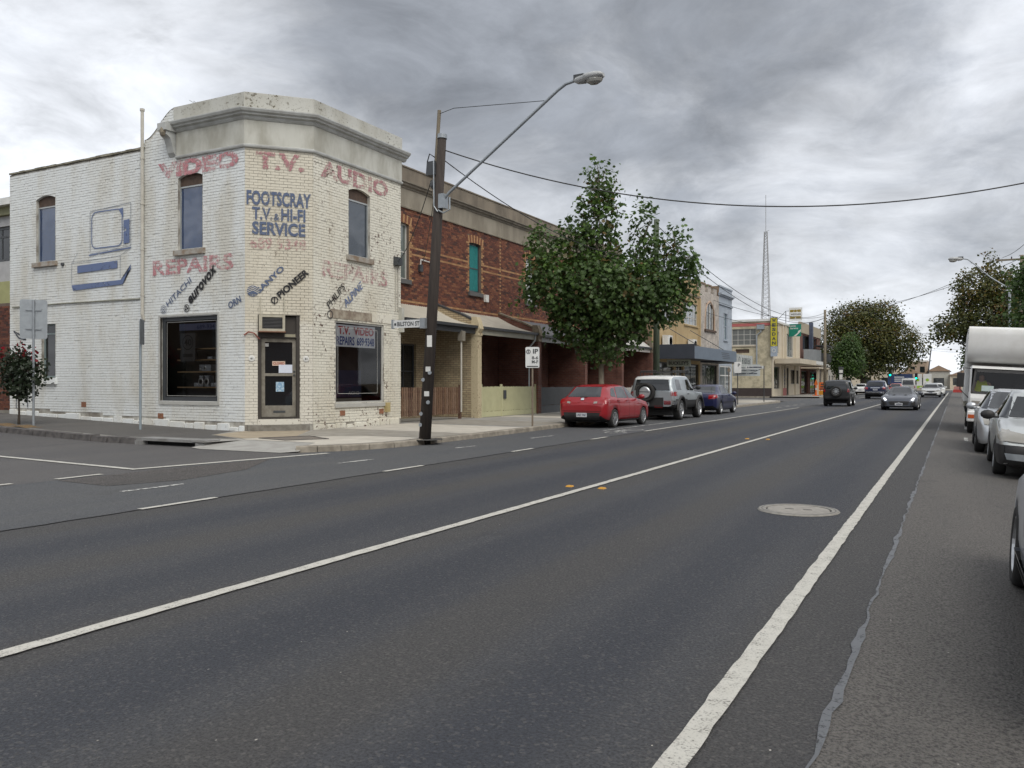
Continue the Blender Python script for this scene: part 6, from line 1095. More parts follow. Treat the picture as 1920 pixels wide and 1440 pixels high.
class Patcher:
    def __init__(s, b): s.t = BVHTree.FromPolygons([Vector(v) for v in b.v], b.f)
    def hit(s, d, a, c):
        if d == 'R': o, v = Vector((4, a, c)), Vector((-1, 0, 0))
        elif d == 'L': o, v = Vector((-4, a, c)), Vector((1, 0, 0))
        elif d == 'F': o, v = Vector((a, 9, c)), Vector((0, -1, 0))
        elif d == 'B': o, v = Vector((a, -9, c)), Vector((0, 1, 0))
        else: o, v = Vector((a, c, 5)), Vector((0, 0, -1))
        h = s.t.ray_cast(o, v)
        if h[0] is None: p, n, _, _ = s.t.find_nearest(o + v * (4 if d in 'RL' else 9)); return p, n, v
        n = h[1]; n = -n if n.dot(v) > 0 else n
        return h[0], n, v
    def quad(s, d, q, n=8, m=5, off=.006):
        rows = []
        for i in range(n + 1):
            t = i / n; row = []
            for j in range(m + 1):
                u = j / m; a = (q[0][0] * (1 - u) + q[1][0] * u) * (1 - t) + (q[3][0] * (1 - u) + q[2][0] * u) * t; c = (q[0][1] * (1 - u) + q[1][1] * u) * (1 - t) + (q[3][1] * (1 - u) + q[2][1] * u) * t
                p, nn, v = s.hit(d, a, c); row.append(tuple(p + (nn * .5 - v * .5) * off))
            rows.append(row)
        return rows
def vehicle(name, label, cat, loc, heading, spec, group=None):
    """heading in degrees, 0 = nose along +Y"""
    T = thing(name, label, cat, loc, R(heading), group, local=True); L = spec['L']
    if loc[0] > 0: T.rotation_euler = (0, math.atan(XS) * (1 if heading == 0 else -1), R(heading))
    hw = spec['wheels']; wr = spec['wr']; b, n = car_body(L, spec['keys'], hw, spec.get('arch', wr * 1.13), wr, spec.get('box', 0.))
    paint = spec['paint']; mats_ = [paint, M_under, spec.get('roof', paint), spec.get('clad', M_trim)]; zc = spec.get('cladz'); zr = spec.get('roofz')
    for i, f in enumerate(b.f):
        if len(f) != 4: b.m[i] = 0; continue
        j = i % (n - 1); zs = [b.v[k][2] for k in f]
        if j in (0, 1, n - 2, n - 3): b.m[i] = 1
        elif zr and min(zs) > zr: b.m[i] = 2
        elif zc and max(zs) < zc: b.m[i] = 3
    P = Patcher(b); body = b.build('body', mats_, T, smooth=True)
    def patch(nm, d, q, m, mirror=False, off=.006, parent=T, nn=8, mm=5):
        for sgn in ((1, -1) if mirror else (1,)):
            dd = d; qq = q
            if sgn < 0:
                if d in 'RL': dd = 'L' if d == 'R' else 'R'
                else: qq = [(-a, c) for a, c in q]
            wd = max(abs(a[0] - c[0]) for a in qq for c in qq); ht = max(abs(a[1] - c[1]) for a in qq for c in qq)
            MB().grid(P.quad(dd, qq, max(2, min(10, int(ht / .05))), max(2, min(26, int(wd / .06))), off)).build(nm, m, parent, smooth=True)
    for q in spec.get('side', ()): patch('side_window', 'R', q, G_car, True)
    if 'wind' in spec: a, z0, c, z1 = spec['wind']; patch('windscreen', 'F', [(-a, z0), (a, z0), (c, z1), (-c, z1)], G_car, nn=8, mm=10, off=.008)
    if 'rear' in spec: a, z0, c, z1 = spec['rear']; patch('rear_window', 'B', [(-a, z0), (a, z0), (c, z1), (-c, z1)], G_car, nn=6, mm=10, off=.008)
    for ip, (nm, d, q, m, mir) in enumerate(spec.get('parts', ())): patch(nm, d, q, m, mir, .007 + .0022 * ip if nm != 'panel_gap' else .004)
    for yw in hw:
        for sx in (1, -1): add_wheel(T, sx * (spec['track'] - spec['ww'] / 2), yw, wr, spec['ww'], spec.get('wheel', 'alloy'), spec.get('spokes', 5), sx > 0)
    MB().box(-spec['track'] + .22, -L / 2 + .25, .2, spec['track'] - .22, L / 2 - .25, spec['keys'][3][1] + .12).build('chassis', M_under, T)
    if 'mirror' in spec:
        y, z, w = spec['mirror']
        for sx in (1, -1): mb = MB(); mb.ell((sx * (w + .13), y, z), (.12, .07, .085), 10, 7); mb.box(min(sx * w * .94, sx * (w + .08)), y - .02, z - .05, max(sx * w * .94, sx * (w + .08)), y + .03, z - .01); mb.build('door_mirror', spec.get('mirm', paint), T, smooth=True)
    for d, x, z, txt in spec.get('plates', ()):
        p, nrm, v = P.hit(d, x, z); yy = p.y - v.y * .012; fr = Frame((x, yy, z), (1 if d == 'B' else -1, 0, 0), (0, -v.y, 0)); pm = MB(); pm.box(-.19, -.067, 0, .19, .067, .008, fr=fr); po = pm.build('number_plate', M_platew, T); (text(txt, fr, -.16, -.04, .32, .08, .011, mat('plate_print', (.05, .06, .12), .6), po, 'plate_lettering') if txt else MB().box(-.15, -.03, .0085, .15, .035, .0095, fr=fr).build('plate_print', m_worn('plate_marks', (.08, .09, .14), .5, 30.), po))
    for y, z in spec.get('handles', ()):
        for d, sx in (('R', 1), ('L', -1)): p, nrm, v = P.hit(d, y, z); MB().box(p.x - .005, y - .09, z - .016, p.x + sx * .03, y + .09, z + .016).build('door_handle', spec.get('handle_m', paint), T)
    return T, P
def gap(y0, z0, y1, z1, w=.012): return ('panel_gap', 'R', [(y0 - w / 2, z0), (y0 + w / 2, z0), (y1 + w / 2, z1), (y1 - w / 2, z1)], M_seam, True)
def hatch_spec(paint, **kw):
    s = dict(L=4.27, paint=paint, wheels=(-1.32, 1.28), wr=.315, ww=.205, track=.885, wheel='twin', box=0.,
        keys=[(0, .40, .72, .72, .76, .58), (.010, .31, .86, .82, .90, .66), (.03, .27, .95, .865, 1.00, .69), (.055, .24, .975, .875, 1.10, .67), (.15, .21, .985, .88, 1.40, .60), (.24, .20, .97, .88, 1.445, .605), (.42, .19, .95, .88, 1.46, .62), (.55, .19, .935, .88, 1.40, .615), (.715, .19, .925, .88, 1.0, .70), (.76, .19, .905, .88, .955, .72), (.88, .20, .83, .87, .87, .72), (.955, .20, .72, .82, .76, .68), (.985, .21, .60, .74, .64, .62), (1, .28, .5, .62, .54, .5)],
        side=[[(-.05, .985), (1.0, .975), (.35, 1.37), (-.05, 1.38)], [(-1.05, 1.0), (-.11, .985), (-.11, 1.38), (-.80, 1.36)], [(-1.50, 1.06), (-1.12, 1.02), (-.90, 1.34), (-1.18, 1.31)]],
        wind=(.66, 1.0, .52, 1.38), rear=(.60, 1.035, .47, 1.36), mirror=(.78, 1.02, .86), handles=((-.28, .90), (-1.05, .91)), handle_m=paint,
        parts=[('tail_light', 'B', [(.40, .78), (.80, .80), (.82, .95), (.42, .92)], M_tail, True), ('tail_light', 'R', [(-2.08, .80), (-1.72, .88), (-1.74, .97), (-2.05, .95)], M_tail, True), ('lamp_lens', 'B', [(.42, .82), (.55, .83), (.55, .89), (.43, .88)], G_lens, True), ('rear_bumper_insert', 'B', [(-.62, .28), (.62, .28), (.66, .52), (-.66, .52)], M_trim, False), ('headlight', 'F', [(.42, .62), (.74, .66), (.78, .80), (.50, .72)], G_lens, True), ('grille', 'F', [(-.42, .3), (.42, .3), (.5, .48), (-.5, .48)], M_trim, False), ('spoiler', 'B', [(-.50, 1.37), (.50, 1.37), (.47, 1.43), (-.47, 1.43)], paint, False), ('wiper_base', 'B', [(-.12, 1.02), (.14, 1.02), (.12, 1.06), (-.10, 1.06)], M_trim, False), ('badge', 'B', [(-.06, .93), (.06, .93), (.05, 1.0), (-.05, 1.0)], M_chrome, False), gap(.42, .30, .42, .93), gap(-.08, .30, -.08, .96), gap(-.85, .5, -1.05, .97), ('sill', 'R', [(-.98, .21), (.98, .21), (.98, .27), (-.98, .27)], M_trim, True), ('tailgate_gap', 'B', [(-.70, .56), (.70, .56), (.70, .575), (-.70, .575)], M_seam, False)],
        plates=(('B', -.0, .44, '1AE 7AE'),))
    s.update(kw); return s
C_red = m_carpaint('paint_red', (.27, .006, .012), .0, .35, .05); C_grey = m_carpaint('paint_grey_metal', (.36, .40, .42), .5, .35); C_white = m_carpaint('paint_white', (.72, .73, .72), 0., .3); C_blue = m_carpaint('paint_blue', (.008, .011, .055), .0, .35, .06); C_black = m_carpaint('paint_black', (.008, .009, .010), .0, .35, .04); C_dgrey = m_carpaint('paint_slate', (.085, .092, .11), .6, .3, .08); C_silver = m_carpaint('paint_silver', (.50, .52, .54), .7, .32); C_champ = m_carpaint('paint_champagne', (.52, .54, .53), .6, .32); C_navy = m_carpaint('paint_navy', (.012, .020, .055), .3, .3)
vehicle('hatchback', 'red five-door hatchback parked at the kerb behind the grey four-wheel drive', 'car', (-10.88, 27.55, 0), -2, hatch_spec(C_red, L=4.2))
# boxy two-tone four-wheel drive
fj = dict(L=4.45, paint=C_grey, roof=C_white, roofz=1.60, clad=M_trim, cladz=.86, wheels=(-1.30, 1.39), wr=.41, ww=.28, track=.96, wheel='alloy', spokes=6, box=1., arch=.50,
    keys=[(0, .56, 1.10, .84, 1.18, .74), (.010, .52, 1.16, .92, 1.55, .76), (.03, .48, 1.17, .945, 1.72, .765), (.08, .46, 1.17, .95, 1.79, .775), (.3, .45, 1.17, .95, 1.82, .78), (.50, .45, 1.16, .95, 1.80, .78), (.60, .45, 1.15, .95, 1.62, .78), (.675, .45, 1.13, .95, 1.19, .86), (.70, .45, 1.12, .95, 1.155, .86), (.92, .48, 1.08, .93, 1.11, .84), (.98, .5, 1.0, .88, 1.03, .8), (1, .55, .85, .8, .88, .72)],
    side=[[(-.02, 1.20), (.78, 1.19), (.45, 1.62), (-.02, 1.64)], [(-.50, 1.20), (-.09, 1.20), (-.09, 1.64), (-.40, 1.64)], [(-1.85, 1.22), (-1.25, 1.22), (-1.28, 1.64), (-1.78, 1.64)]], wind=(.76, 1.2, .68, 1.68), rear=(.74, 1.20, .66, 1.64), mirror=(.72, 1.30, .93), mirm=M_trim,
    parts=[('tail_light', 'B', [(.78, .98), (.93, .98), (.92, 1.16), (.78, 1.16)], M_tail, True), ('tail_light', 'R', [(-2.21, .98), (-1.92, .98), (-1.92, 1.15), (-2.20, 1.15)], M_tail, True), ('bumper_end', 'B', [(.50, .64), (.93, .64), (.93, .80), (.50, .80)], M_chrome, True), ('bumper_end', 'R', [(-2.22, .64), (-1.85, .64), (-1.85, .80), (-2.21, .80)], M_chrome, True), ('rear_panel', 'B', [(-.48, .56), (.48, .56), (.48, .92), (-.48, .92)], M_trim, False), ('tail_light', 'B', [(.10, .50), (.44, .50), (.44, .60), (.10, .60)], M_tail, False), ('headlight', 'F', [(.5, .80), (.72, .80), (.72, .98), (.5, .98)], G_lens, True), ('door_panel', 'R', [(-.55, .80), (.74, .80), (.74, .87), (-.55, .87)], C_grey, True), gap(.80, .60, .80, 1.18), gap(-.56, .60, -.56, 1.2), gap(-.05, 1.17, -.05, 1.7)], plates=(('B', -.28, .64, 'XXX 000'),), handles=((-.35, 1.05),), handle_m=M_trim)
fj['plates'] = (('B', -.30, .66, 'ZUX 4XB'),)
T, P = vehicle('four_wheel_drive', 'boxy grey four-wheel drive with white roof, roof rack and spare wheel', 'car', (-10.75, 34.3, 0), 0, fj)
sw = bpy.data.objects.new('spare_wheel', None); col.objects.link(sw); sw.parent = T; sw['_local'] = 1; sw.location = (-.22, -2.36, 1.12); sw.rotation_euler = (0, 0, R(-90)); tm, rm = wheel_mesh(.385, .26, 'cap'); link('tyre', tm, sw); cv = MB(); cv.lathe([(0, .145), (.2, .143), (.235, .12)], (0, 0, 0), (1, 0, 0), 24); cv.build('wheel_cover', C_silver, sw); MB().box(.143, -.22, .01, .15, .22, .04).build('cover_line', M_trim, sw)
rk = MB(); 
for x in (-.66, .66): rk.tube([(x, -1.7, 1.93), (x, -1.2, 1.96), (x, .3, 1.96), (x, .6, 1.90)], .022, 6); rk.tube([(x, -1.7, 1.99), (x, .3, 2.03), (x, .62, 1.93)], .018, 6)
for y in (-1.7, -1.3, -.9, -.5, -.1, .3): rk.tube([(-.66, y, 1.95), (.66, y, 1.95)], .02, 6); [rk.tube([(x, y, 1.78), (x, y, 2.0)], .016, 5) for x in (-.66, .66)]
rk.build('roof_rack', M_trim, T); MB().box(-.6, .2, .5 - .04, .6, .3, .5) if False else None
for sx in (1, -1): 
    for yw in fj['wheels']: 
        b = MB(); a0 = [math.pi * k / 10 for k in range(11)]; b.grid([[(sx * (.945 + e), yw + rr_ * math.cos(a), .41 + rr_ * math.sin(a)) for a in a0] for e, rr_ in ((.0, .60), (.05, .585), (.05, .50), (0, .495))]); b.build('wheel_arch_flare', M_trim, T, smooth=True)
# blue sedan
def sedan_keys(h=1.43, w=.87): return [(0, .42, .78, .72, .82, .6), (.012, .32, .92, .82, .97, .66), (.04, .27, .97, .86, 1.02, .70), (.13, .22, .98, w, 1.03, .72), (.17, .21, .97, w, 1.06, .70), (.29, .20, .96, w, h - .06, .60), (.36, .20, .955, w, h - .01, .605), (.50, .19, .94, w, h, .615), (.58, .19, .93, w, h - .05, .61), (.71, .19, .92, w, .99, .70), (.75, .19, .90, w, .95, .72), (.88, .20, .82, w - .01, .86, .72), (.96, .21, .70, .81, .74, .66), (.985, .23, .58, .74, .62, .6), (1, .3, .5, .62, .53, .5)]
def sedan_spec(paint, L=4.5, **kw):
    k = L / 4.5
    s = dict(L=L, paint=paint, wheels=(-1.32 * k, 1.34 * k), wr=.315, ww=.20, track=.87, wheel='twin', keys=sedan_keys(), side=[[(0., .98), (1.02 * k, .965), (.42 * k, 1.34), (0., 1.36)], [(-1.05 * k, .99), (-.07, .98), (-.07, 1.36), (-.72 * k, 1.34)]], wind=(.66, .99, .53, 1.35), rear=(.62, 1.04, .50, 1.33), mirror=(.80 * k, 1.0, .85), handles=((-.3, .88), (-1.1, .89)),
        parts=[('tail_light', 'B', [(.48, .74), (.80, .76), (.80, .96), (.50, .94)], M_tail, True), ('tail_light', 'R', [(-2.2 * k, .78), (-1.95 * k, .80), (-1.97 * k, .94), (-2.18 * k, .95)], M_tail, True), ('headlight', 'F', [(.40, .58), (.76, .64), (.76, .80), (.46, .72)], G_lens, True), ('headlight', 'R', [(1.88 * k, .70), (2.12 * k, .62), (2.05 * k, .74), (1.82 * k, .80)], G_lens, True), ('grille', 'F', [(-.36, .56), (.36, .56), (.40, .70), (-.40, .70)], M_trim, False), ('lower_grille', 'F', [(-.55, .28), (.55, .28), (.6, .44), (-.6, .44)], M_trim, False), ('side_strip', 'R', [(-.95 * k, .55), (.95 * k, .55), (.95 * k, .60), (-.95 * k, .60)], M_trim, True), gap(.46 * k, .28, .46 * k, .93), gap(-.05, .28, -.05, .96), gap(-.9 * k, .5, -1.05 * k, .96)], plates=(('B', 0, .62, ''), ('F', 0, .5, '')))
    s.update(kw); return s
vehicle('sedan', 'dark blue sedan parked ahead of the boxy four-wheel drive', 'car', (-10.72, 41.0, 0), 0, sedan_spec(C_blue))
# traffic ahead
jm = dict(L=3.45, paint=C_black, wheels=(-1.1, 1.15), wr=.36, ww=.23, track=.82, wheel='alloy', spokes=5, box=1., arch=.44, clad=M_trim, cladz=.72, keys=[(0, .5, 1.0, .74, 1.04, .62), (.012, .44, 1.06, .80, 1.45, .66), (.04, .40, 1.07, .82, 1.62, .68), (.1, .38, 1.07, .82, 1.68, .69), (.42, .38, 1.06, .82, 1.70, .69), (.56, .38, 1.05, .82, 1.62, .68), (.67, .38, 1.03, .82, 1.10, .74), (.70, .38, 1.02, .82, 1.06, .75), (.94, .42, .98, .80, 1.01, .72), (.985, .46, .9, .76, .93, .68), (1, .5, .8, .7, .82, .6)], side=[[(0., 1.10), (.62, 1.09), (.35, 1.55), (0., 1.57)], [(-1.5, 1.12), (-.1, 1.1), (-.1, 1.57), (-1.45, 1.56)]], wind=(.66, 1.1, .6, 1.58), rear=(.60, 1.12, .54, 1.56), mirror=(.6, 1.15, .80), mirm=M_trim,
    parts=[('tail_light', 'B', [(.66, .92), (.79, .92), (.79, 1.12), (.68, 1.12)], M_tail, True), ('rear_bumper', 'B', [(-.76, .46), (.76, .46), (.78, .68), (-.78, .68)], M_trim, False), gap(.66, .5, .66, 1.06), gap(-.1, .5, -.1, 1.08)])
T, P = vehicle('four_wheel_drive', 'small black four-wheel drive with alloy spare wheel driving away', 'car', (-6.75, 58.5, 0), 0, jm); sw = bpy.data.objects.new('spare_wheel', None); col.objects.link(sw); sw.parent = T; sw['_local'] = 1; sw.location = (0, -1.82, .95); sw.rotation_euler = (0, 0, R(-90)); tm, rm = wheel_mesh(.34, .21, 'off', 8); link('tyre', tm, sw); link('rim', rm, sw)
sv = dict(L=4.8, paint=C_navy, wheels=(-1.4, 1.4), wr=.37, ww=.24, track=.95, wheel='alloy', box=.5, keys=[(0, .5, 1.0, .8, 1.05, .68), (.012, .4, 1.1, .9, 1.2, .72), (.04, .36, 1.12, .93, 1.35, .72), (.11, .33, 1.12, .95, 1.66, .70), (.3, .32, 1.1, .95, 1.76, .71), (.5, .31, 1.09, .95, 1.74, .70), (.6, .31, 1.08, .95, 1.6, .70), (.72, .31, 1.06, .95, 1.14, .78), (.76, .31, 1.04, .95, 1.1, .78), (.92, .33, .98, .93, 1.02, .76), (.98, .35, .84, .88, .88, .72), (1, .42, .7, .76, .74, .6)], side=[[(0., 1.13), (1.15, 1.12), (.5, 1.6), (0., 1.64)], [(-1.9, 1.16), (-.08, 1.13), (-.08, 1.64), (-1.75, 1.6)]], wind=(.74, 1.15, .6, 1.64), rear=(.70, 1.17, .60, 1.58), mirror=(.95, 1.16, .92), parts=[('tail_light', 'B', [(.62, .92), (.90, .92), (.88, 1.14), (.66, 1.10)], M_tail, True), ('chrome_bar', 'B', [(-.40, 1.02), (.40, 1.02), (.40, 1.07), (-.40, 1.07)], M_chrome, False), ('bumper_strip', 'B', [(-.80, .62), (.80, .62), (.82, .70), (-.82, .70)], M_chrome, False), ('lower_bumper', 'B', [(-.8, .36), (.8, .36), (.84, .6), (-.84, .6)], M_trim, False), ('headlight', 'F', [(.5, .74), (.85, .78), (.86, .96), (.55, .92)], G_lens, True), ('grille', 'F', [(-.45, .7), (.45, .7), (.5, .9), (-.5, .9)], M_trim, False), gap(.6, .45, .6, 1.1), gap(-.05, .45, -.05, 1.12)], plates=(('B', 0, .88, ''),))
vehicle('suv', 'navy blue sport utility vehicle driving away behind the sports car', 'car', (-6.6, 86.5, 0), 0, sv); vehicle('suv', 'white four-wheel drive wagon parked under the small green tree', 'car', (-10.6, 96, 0), 0, dict(sv, paint=m_carpaint('paint_offwhite', (.48, .48, .44), 0., .35), L=4.7, plates=()))
sp = dict(L=4.47, paint=C_dgrey, wheels=(-1.33, 1.3), wr=.335, ww=.26, track=.94, wheel='twin', keys=[(0, .4, .7, .76, .74, .6), (.012, .3, .80, .86, .85, .66), (.05, .24, .86, .92, .92, .68), (.15, .18, .90, .96, .99, .66), (.30, .17, .88, .94, 1.22, .52), (.42, .16, .86, .91, 1.31, .50), (.50, .16, .85, .91, 1.29, .50), (.66, .16, .83, .92, .90, .70), (.70, .16, .82, .93, .86, .74), (.86, .16, .76, .94, .80, .74), (.94, .16, .68, .90, .71, .70), (.985, .17, .56, .80, .59, .64), (1, .22, .46, .7, .49, .55)], side=[[(-.9, .92), (.72, .87), (.1, 1.20), (-.55, 1.18)]], wind=(.68, .88, .44, 1.24), rear=(.5, .98, .4, 1.2), mirror=(.55, .92, .90), parts=[('headlight', 'F', [(.58, .56), (.70, .53), (.80, .67), (.70, .69)], mat('headlight_lit', (.8, .82, .85), .2, emit=((.9, .95, 1.), .8)), True), ('grille', 'F', [(-.44, .30), (.44, .30), (.52, .50), (-.52, .50)], M_trim, False), ('air_intake', 'F', [(.56, .26), (.80, .28), (.82, .48), (.62, .44)], M_trim, True), ('badge', 'F', [(-.05, .40), (.05, .40), (.05, .45), (-.05, .45)], M_chrome, False), ('splitter', 'F', [(-.7, .17), (.7, .17), (.72, .23), (-.72, .23)], M_trim, False), ('bonnet_vent', 'T', [(.22, 1.0), (.34, 1.0), (.36, 1.5), (.26, 1.5)], M_trim, True), gap(-.45, .3, -.45, .86), gap(.75, .3, .75, .84)], plates=(('F', 0, .34, ''),))
vehicle('sports_car', 'slate grey low sports car with lit headlights coming towards the camera', 'car', (-2.75, 52.3, 0), 180, sp)
ut = sedan_spec(C_white, 4.9, keys=sedan_keys(1.50, .92), track=.92, wr=.33); ut['parts'] = [p for p in ut['parts'] if p[0] not in ('side_strip',)]; ut['plates'] = (('F', 0, .5, ''),)
vehicle('utility', 'white utility driving towards the camera behind the sports car', 'car', (-2.3, 99, 0), 180, ut); vehicle('sedan', 'white car following the white utility', 'car', (-2.0, 112, 0), 180, dict(ut, paint=m_carpaint('paint_white2', (.62, .63, .62), 0., .35)))
vehicle('sedan', 'grey car third in the line of oncoming traffic', 'car', (-2.4, 128, 0), 180, dict(ut, paint=C_champ)); vehicle('hatchback', 'faded red hatchback waiting near the far traffic light', 'car', (-6.4, 112, 0), 0, hatch_spec(m_carpaint('paint_faded_red', (.33, .10, .09), 0., .45)))
vn = dict(L=5.2, paint=m_carpaint('paint_van', (.42, .43, .42), 0., .4), wheels=(-1.5, 1.6), wr=.34, ww=.22, track=.92, wheel='cap', box=1., keys=[(0, .45, 1.1, .84, 1.2, .74), (.008, .38, 1.15, .92, 1.9, .78), (.03, .34, 1.15, .95, 2.1, .80), (.3, .32, 1.15, .95, 2.2, .82), (.75, .32, 1.12, .95, 2.15, .80), (.88, .32, 1.1, .95, 1.5, .8), (.93, .34, 1.05, .93, 1.14, .8), (.985, .36, .9, .88, .95, .76), (1, .45, .7, .8, .75, .6)], side=[[(-2.3, 1.25), (1.2, 1.25), (1.1, 1.85), (-2.25, 1.85)]], wind=(.8, 1.2, .7, 1.95), rear=(.72, 1.25, .66, 1.9), parts=[('tail_light', 'B', [(.78, .8), (.9, .8), (.9, 1.15), (.78, 1.15)], M_tail, True)])
vehicle('minibus', 'pale grey minibus with a wide rear window at the junction', 'van', (-5.9, 132, 0), 0, vn); vehicle('sedan', 'dark sedan waiting at the far junction', 'car', (-7.2, 150, 0), 0, sedan_spec(C_black)); vehicle('sedan', 'white sedan parked along the far left kerb', 'car', (-10.7, 116, 0), 0, sedan_spec(C_white))
# parked on the right, facing the camera
co = sedan_spec(C_champ, 4.45, keys=[(a, b, c, d, e + (.03 if .3 < a < .6 else 0), f) for a, b, c, d, e, f in sedan_keys(1.46, .86)]); co['wheel'] = 'cap'; co['mirm'] = M_trim; co['plates'] = ()
co['parts'] = [p for p in co['parts'] if p[0] not in ('side_strip', 'grille', 'lower_grille', 'headlight')] + [('front_bumper', 'F', [(-.84, .22), (.84, .22), (.83, .56), (-.83, .56)], M_trim, False), ('front_bumper', 'R', [(1.62, .24), (2.16, .24), (2.14, .56), (1.70, .56)], M_trim, True), ('headlight', 'F', [(.34, .60), (.76, .62), (.80, .80), (.44, .74)], G_lens, True), ('headlight', 'R', [(1.86, .66), (2.15, .60), (2.08, .72), (1.82, .80)], G_lens, True), ('fog_grille', 'F', [(.44, .32), (.70, .33), (.74, .43), (.48, .43)], M_galv, True), ('grille', 'F', [(-.32, .58), (.32, .58), (.36, .67), (-.36, .67)], M_trim, False)]
vehicle('sedan', 'silver sedan with unpainted black bumper parked on the right', 'car', (1.42, 18.0, gz(1.42)), 180, co)
vehicle('hatchback', 'silver hatchback parked between the black-bumper sedan and the truck', 'car', (1.25, 23.0, gz(1.25)), 180, hatch_spec(C_silver, plates=()))
nr = hatch_spec(m_carpaint('paint_near_grey', (.50, .52, .56), .3, .3, .03), wheel='twin', spokes=5, plates=()); nr.pop('mirror'); nr['parts'] = nr['parts'] + [('chrome_strip', 'R', [(-1.6, .34), (1.6, .34), (1.6, .365), (-1.6, .365)], M_chrome, True)]
vehicle('hatchback', 'blue-grey hatchback parked closest on the right with alloy wheels', 'car', (1.25, 6.2, gz(1.25)), 0, nr)
# ------------------------------------------------------------ box truck
rbox_late = []
TR = thing('box_truck', 'white box truck with a body overhanging the cab parked on the right', 'truck', (1.22, 32.1, gz(1.22)), R(180), local=True); TR.rotation_euler = (0, -math.atan(XS), R(180)); C_tr = mat('truck_white', (.80, .81, .80), .45, c2=(.68, .68, .66), scale=1.5, amt=.7, coat=.2); C_tb = mat('truck_box', (.78, .79, .78), .55, c2=(.64, .64, .61), scale=1.2, amt=.8); M_tan = mat('truck_tray', (.40, .38, .31), .6)
def rbox(x0, y0, z0, x1, y1, z1, m, name, parent=TR, bev=.05, seg=3):
    import bmesh
    bm = bmesh.new(); bmesh.ops.create_cube(bm, size=1.)
    for v in bm.verts: v.co = Vector(((x0 + x1) / 2 + v.co.x * (x1 - x0), (y0 + y1) / 2 + v.co.y * (y1 - y0), (z0 + z1) / 2 + v.co.z * (z1 - z0)))
    bmesh.ops.bevel(bm, geom=bm.edges[:], offset=bev, segments=seg, affect='EDGES', profile=.5); me = bpy.data.meshes.new(name); bm.to_mesh(me); bm.free(); me.materials.append(m); return link(name, me, parent)
rbox(-1.08, -3.2, .95, 1.08, 1.6, 3.30, C_tb, 'cargo_box', bev=.04); sk = MB(); sk.grid([[(x, y, z) for x in (-1.06, 1.06)] for y, z in ((1.55, 2.22), (2.35, 2.20), (2.58, 2.24), (2.74, 2.34), (2.83, 2.50), (2.87, 2.72), (2.88, 3.05), (2.87, 3.22), (2.83, 3.28), (2.75, 3.30), (1.55, 3.31))]); 
for sx in (-1, 1): sk.face([(sx * 1.06, y, z) for y, z in ((1.55, 2.22), (2.35, 2.20), (2.58, 2.24), (2.74, 2.34), (2.83, 2.50), (2.87, 2.72), (2.88, 3.05), (2.87, 3.22), (2.83, 3.28), (2.75, 3.30), (1.55, 3.31))])
sk.build('luton_peak', C_tb, TR, smooth=True); MB().box(-1.09, 1.5, 3.0, -1.07, 1.62, 3.2).build('hinge', M_galv, TR)
cab = MB(); prof = [(1.75, .62), (3.02, .55), (3.10, .68), (3.10, 1.10), (3.06, 1.24), (2.80, 2.02), (2.68, 2.10), (1.75, 2.12)]
rows = [[(x, y, z) for y, z in prof] for x in (-.95, -.90, .90, .95)]; rows[0] = [(x, 1.75 + (y - 1.75) * .955, z if z < 2 else z - .06) for x, y, z in rows[0]]; rows[3] = [(x, 1.75 + (y - 1.75) * .955, z if z < 2 else z - .06) for x, y, z in rows[3]]
cab.grid(rows); cab.face(rows[0]); cab.face(list(reversed(rows[3]))); P = Patcher(cab); del cab.f[11]; del cab.m[11]; cb_o = cab.build('cab', C_tr, TR); MB().box(-.88, 1.77, .66, .88, 1.8, 2.08).build('cab_back_panel', M_int2, TR); MB().box(-.86, 2.75, .66, .86, 2.98, 1.22).build('dashboard', M_int2, TR); [rbox_late.append((x, M_int2)) for x in (-.5, .5)]
G_tr = m_glass('truck_glass', clear=.85, rough=.02); [rbox(x - .26, 1.85, .7, x + .26, 2.3, 1.02, m, 'seat', bev=.04) for x, m in rbox_late]; [rbox(x - .24, 1.82, 1.0, x + .24, 1.95, 1.62, m, 'seat_back', bev=.04) for x, m in rbox_late]
def tpatch(nm, d, q, m, off=.01): MB().grid(P.quad(d, q, 4, 6, off)).build(nm, m, TR)
[tpatch('windscreen_surround', 'F', q, M_trim, .008) for q in ([(-.89, 1.24), (.89, 1.24), (.84, 1.31), (-.84, 1.31)], [(-.84, 1.91), (.84, 1.91), (.82, 1.99), (-.82, 1.99)], [(-.89, 1.24), (-.83, 1.24), (-.77, 1.98), (-.83, 1.98)], [(.83, 1.24), (.89, 1.24), (.83, 1.98), (.77, 1.98)])]; tpatch('windscreen', 'F', [(-.83, 1.30), (.83, 1.30), (.77, 1.92), (-.77, 1.92)], G_tr, .012); tpatch('side_window', 'R', [(2.05, 1.30), (2.85, 1.28), (2.66, 1.90), (2.05, 1.92)], G_car); tpatch('side_window', 'L', [(2.05, 1.30), (2.85, 1.28), (2.66, 1.90), (2.05, 1.92)], G_car)
for q in ([(.62, .84), (.86, .84), (.86, 1.02), (.62, 1.02)], [(-.86, .84), (-.62, .84), (-.62, 1.02), (-.86, 1.02)]): tpatch('headlight', 'F', q, G_lens)
tpatch('grille', 'F', [(-.6, .86), (.6, .86), (.6, 1.0), (-.6, 1.0)], M_galv, .008); rbox(-.96, 3.0, .38, .96, 3.2, .70, C_tr, 'bumper', bev=.04)
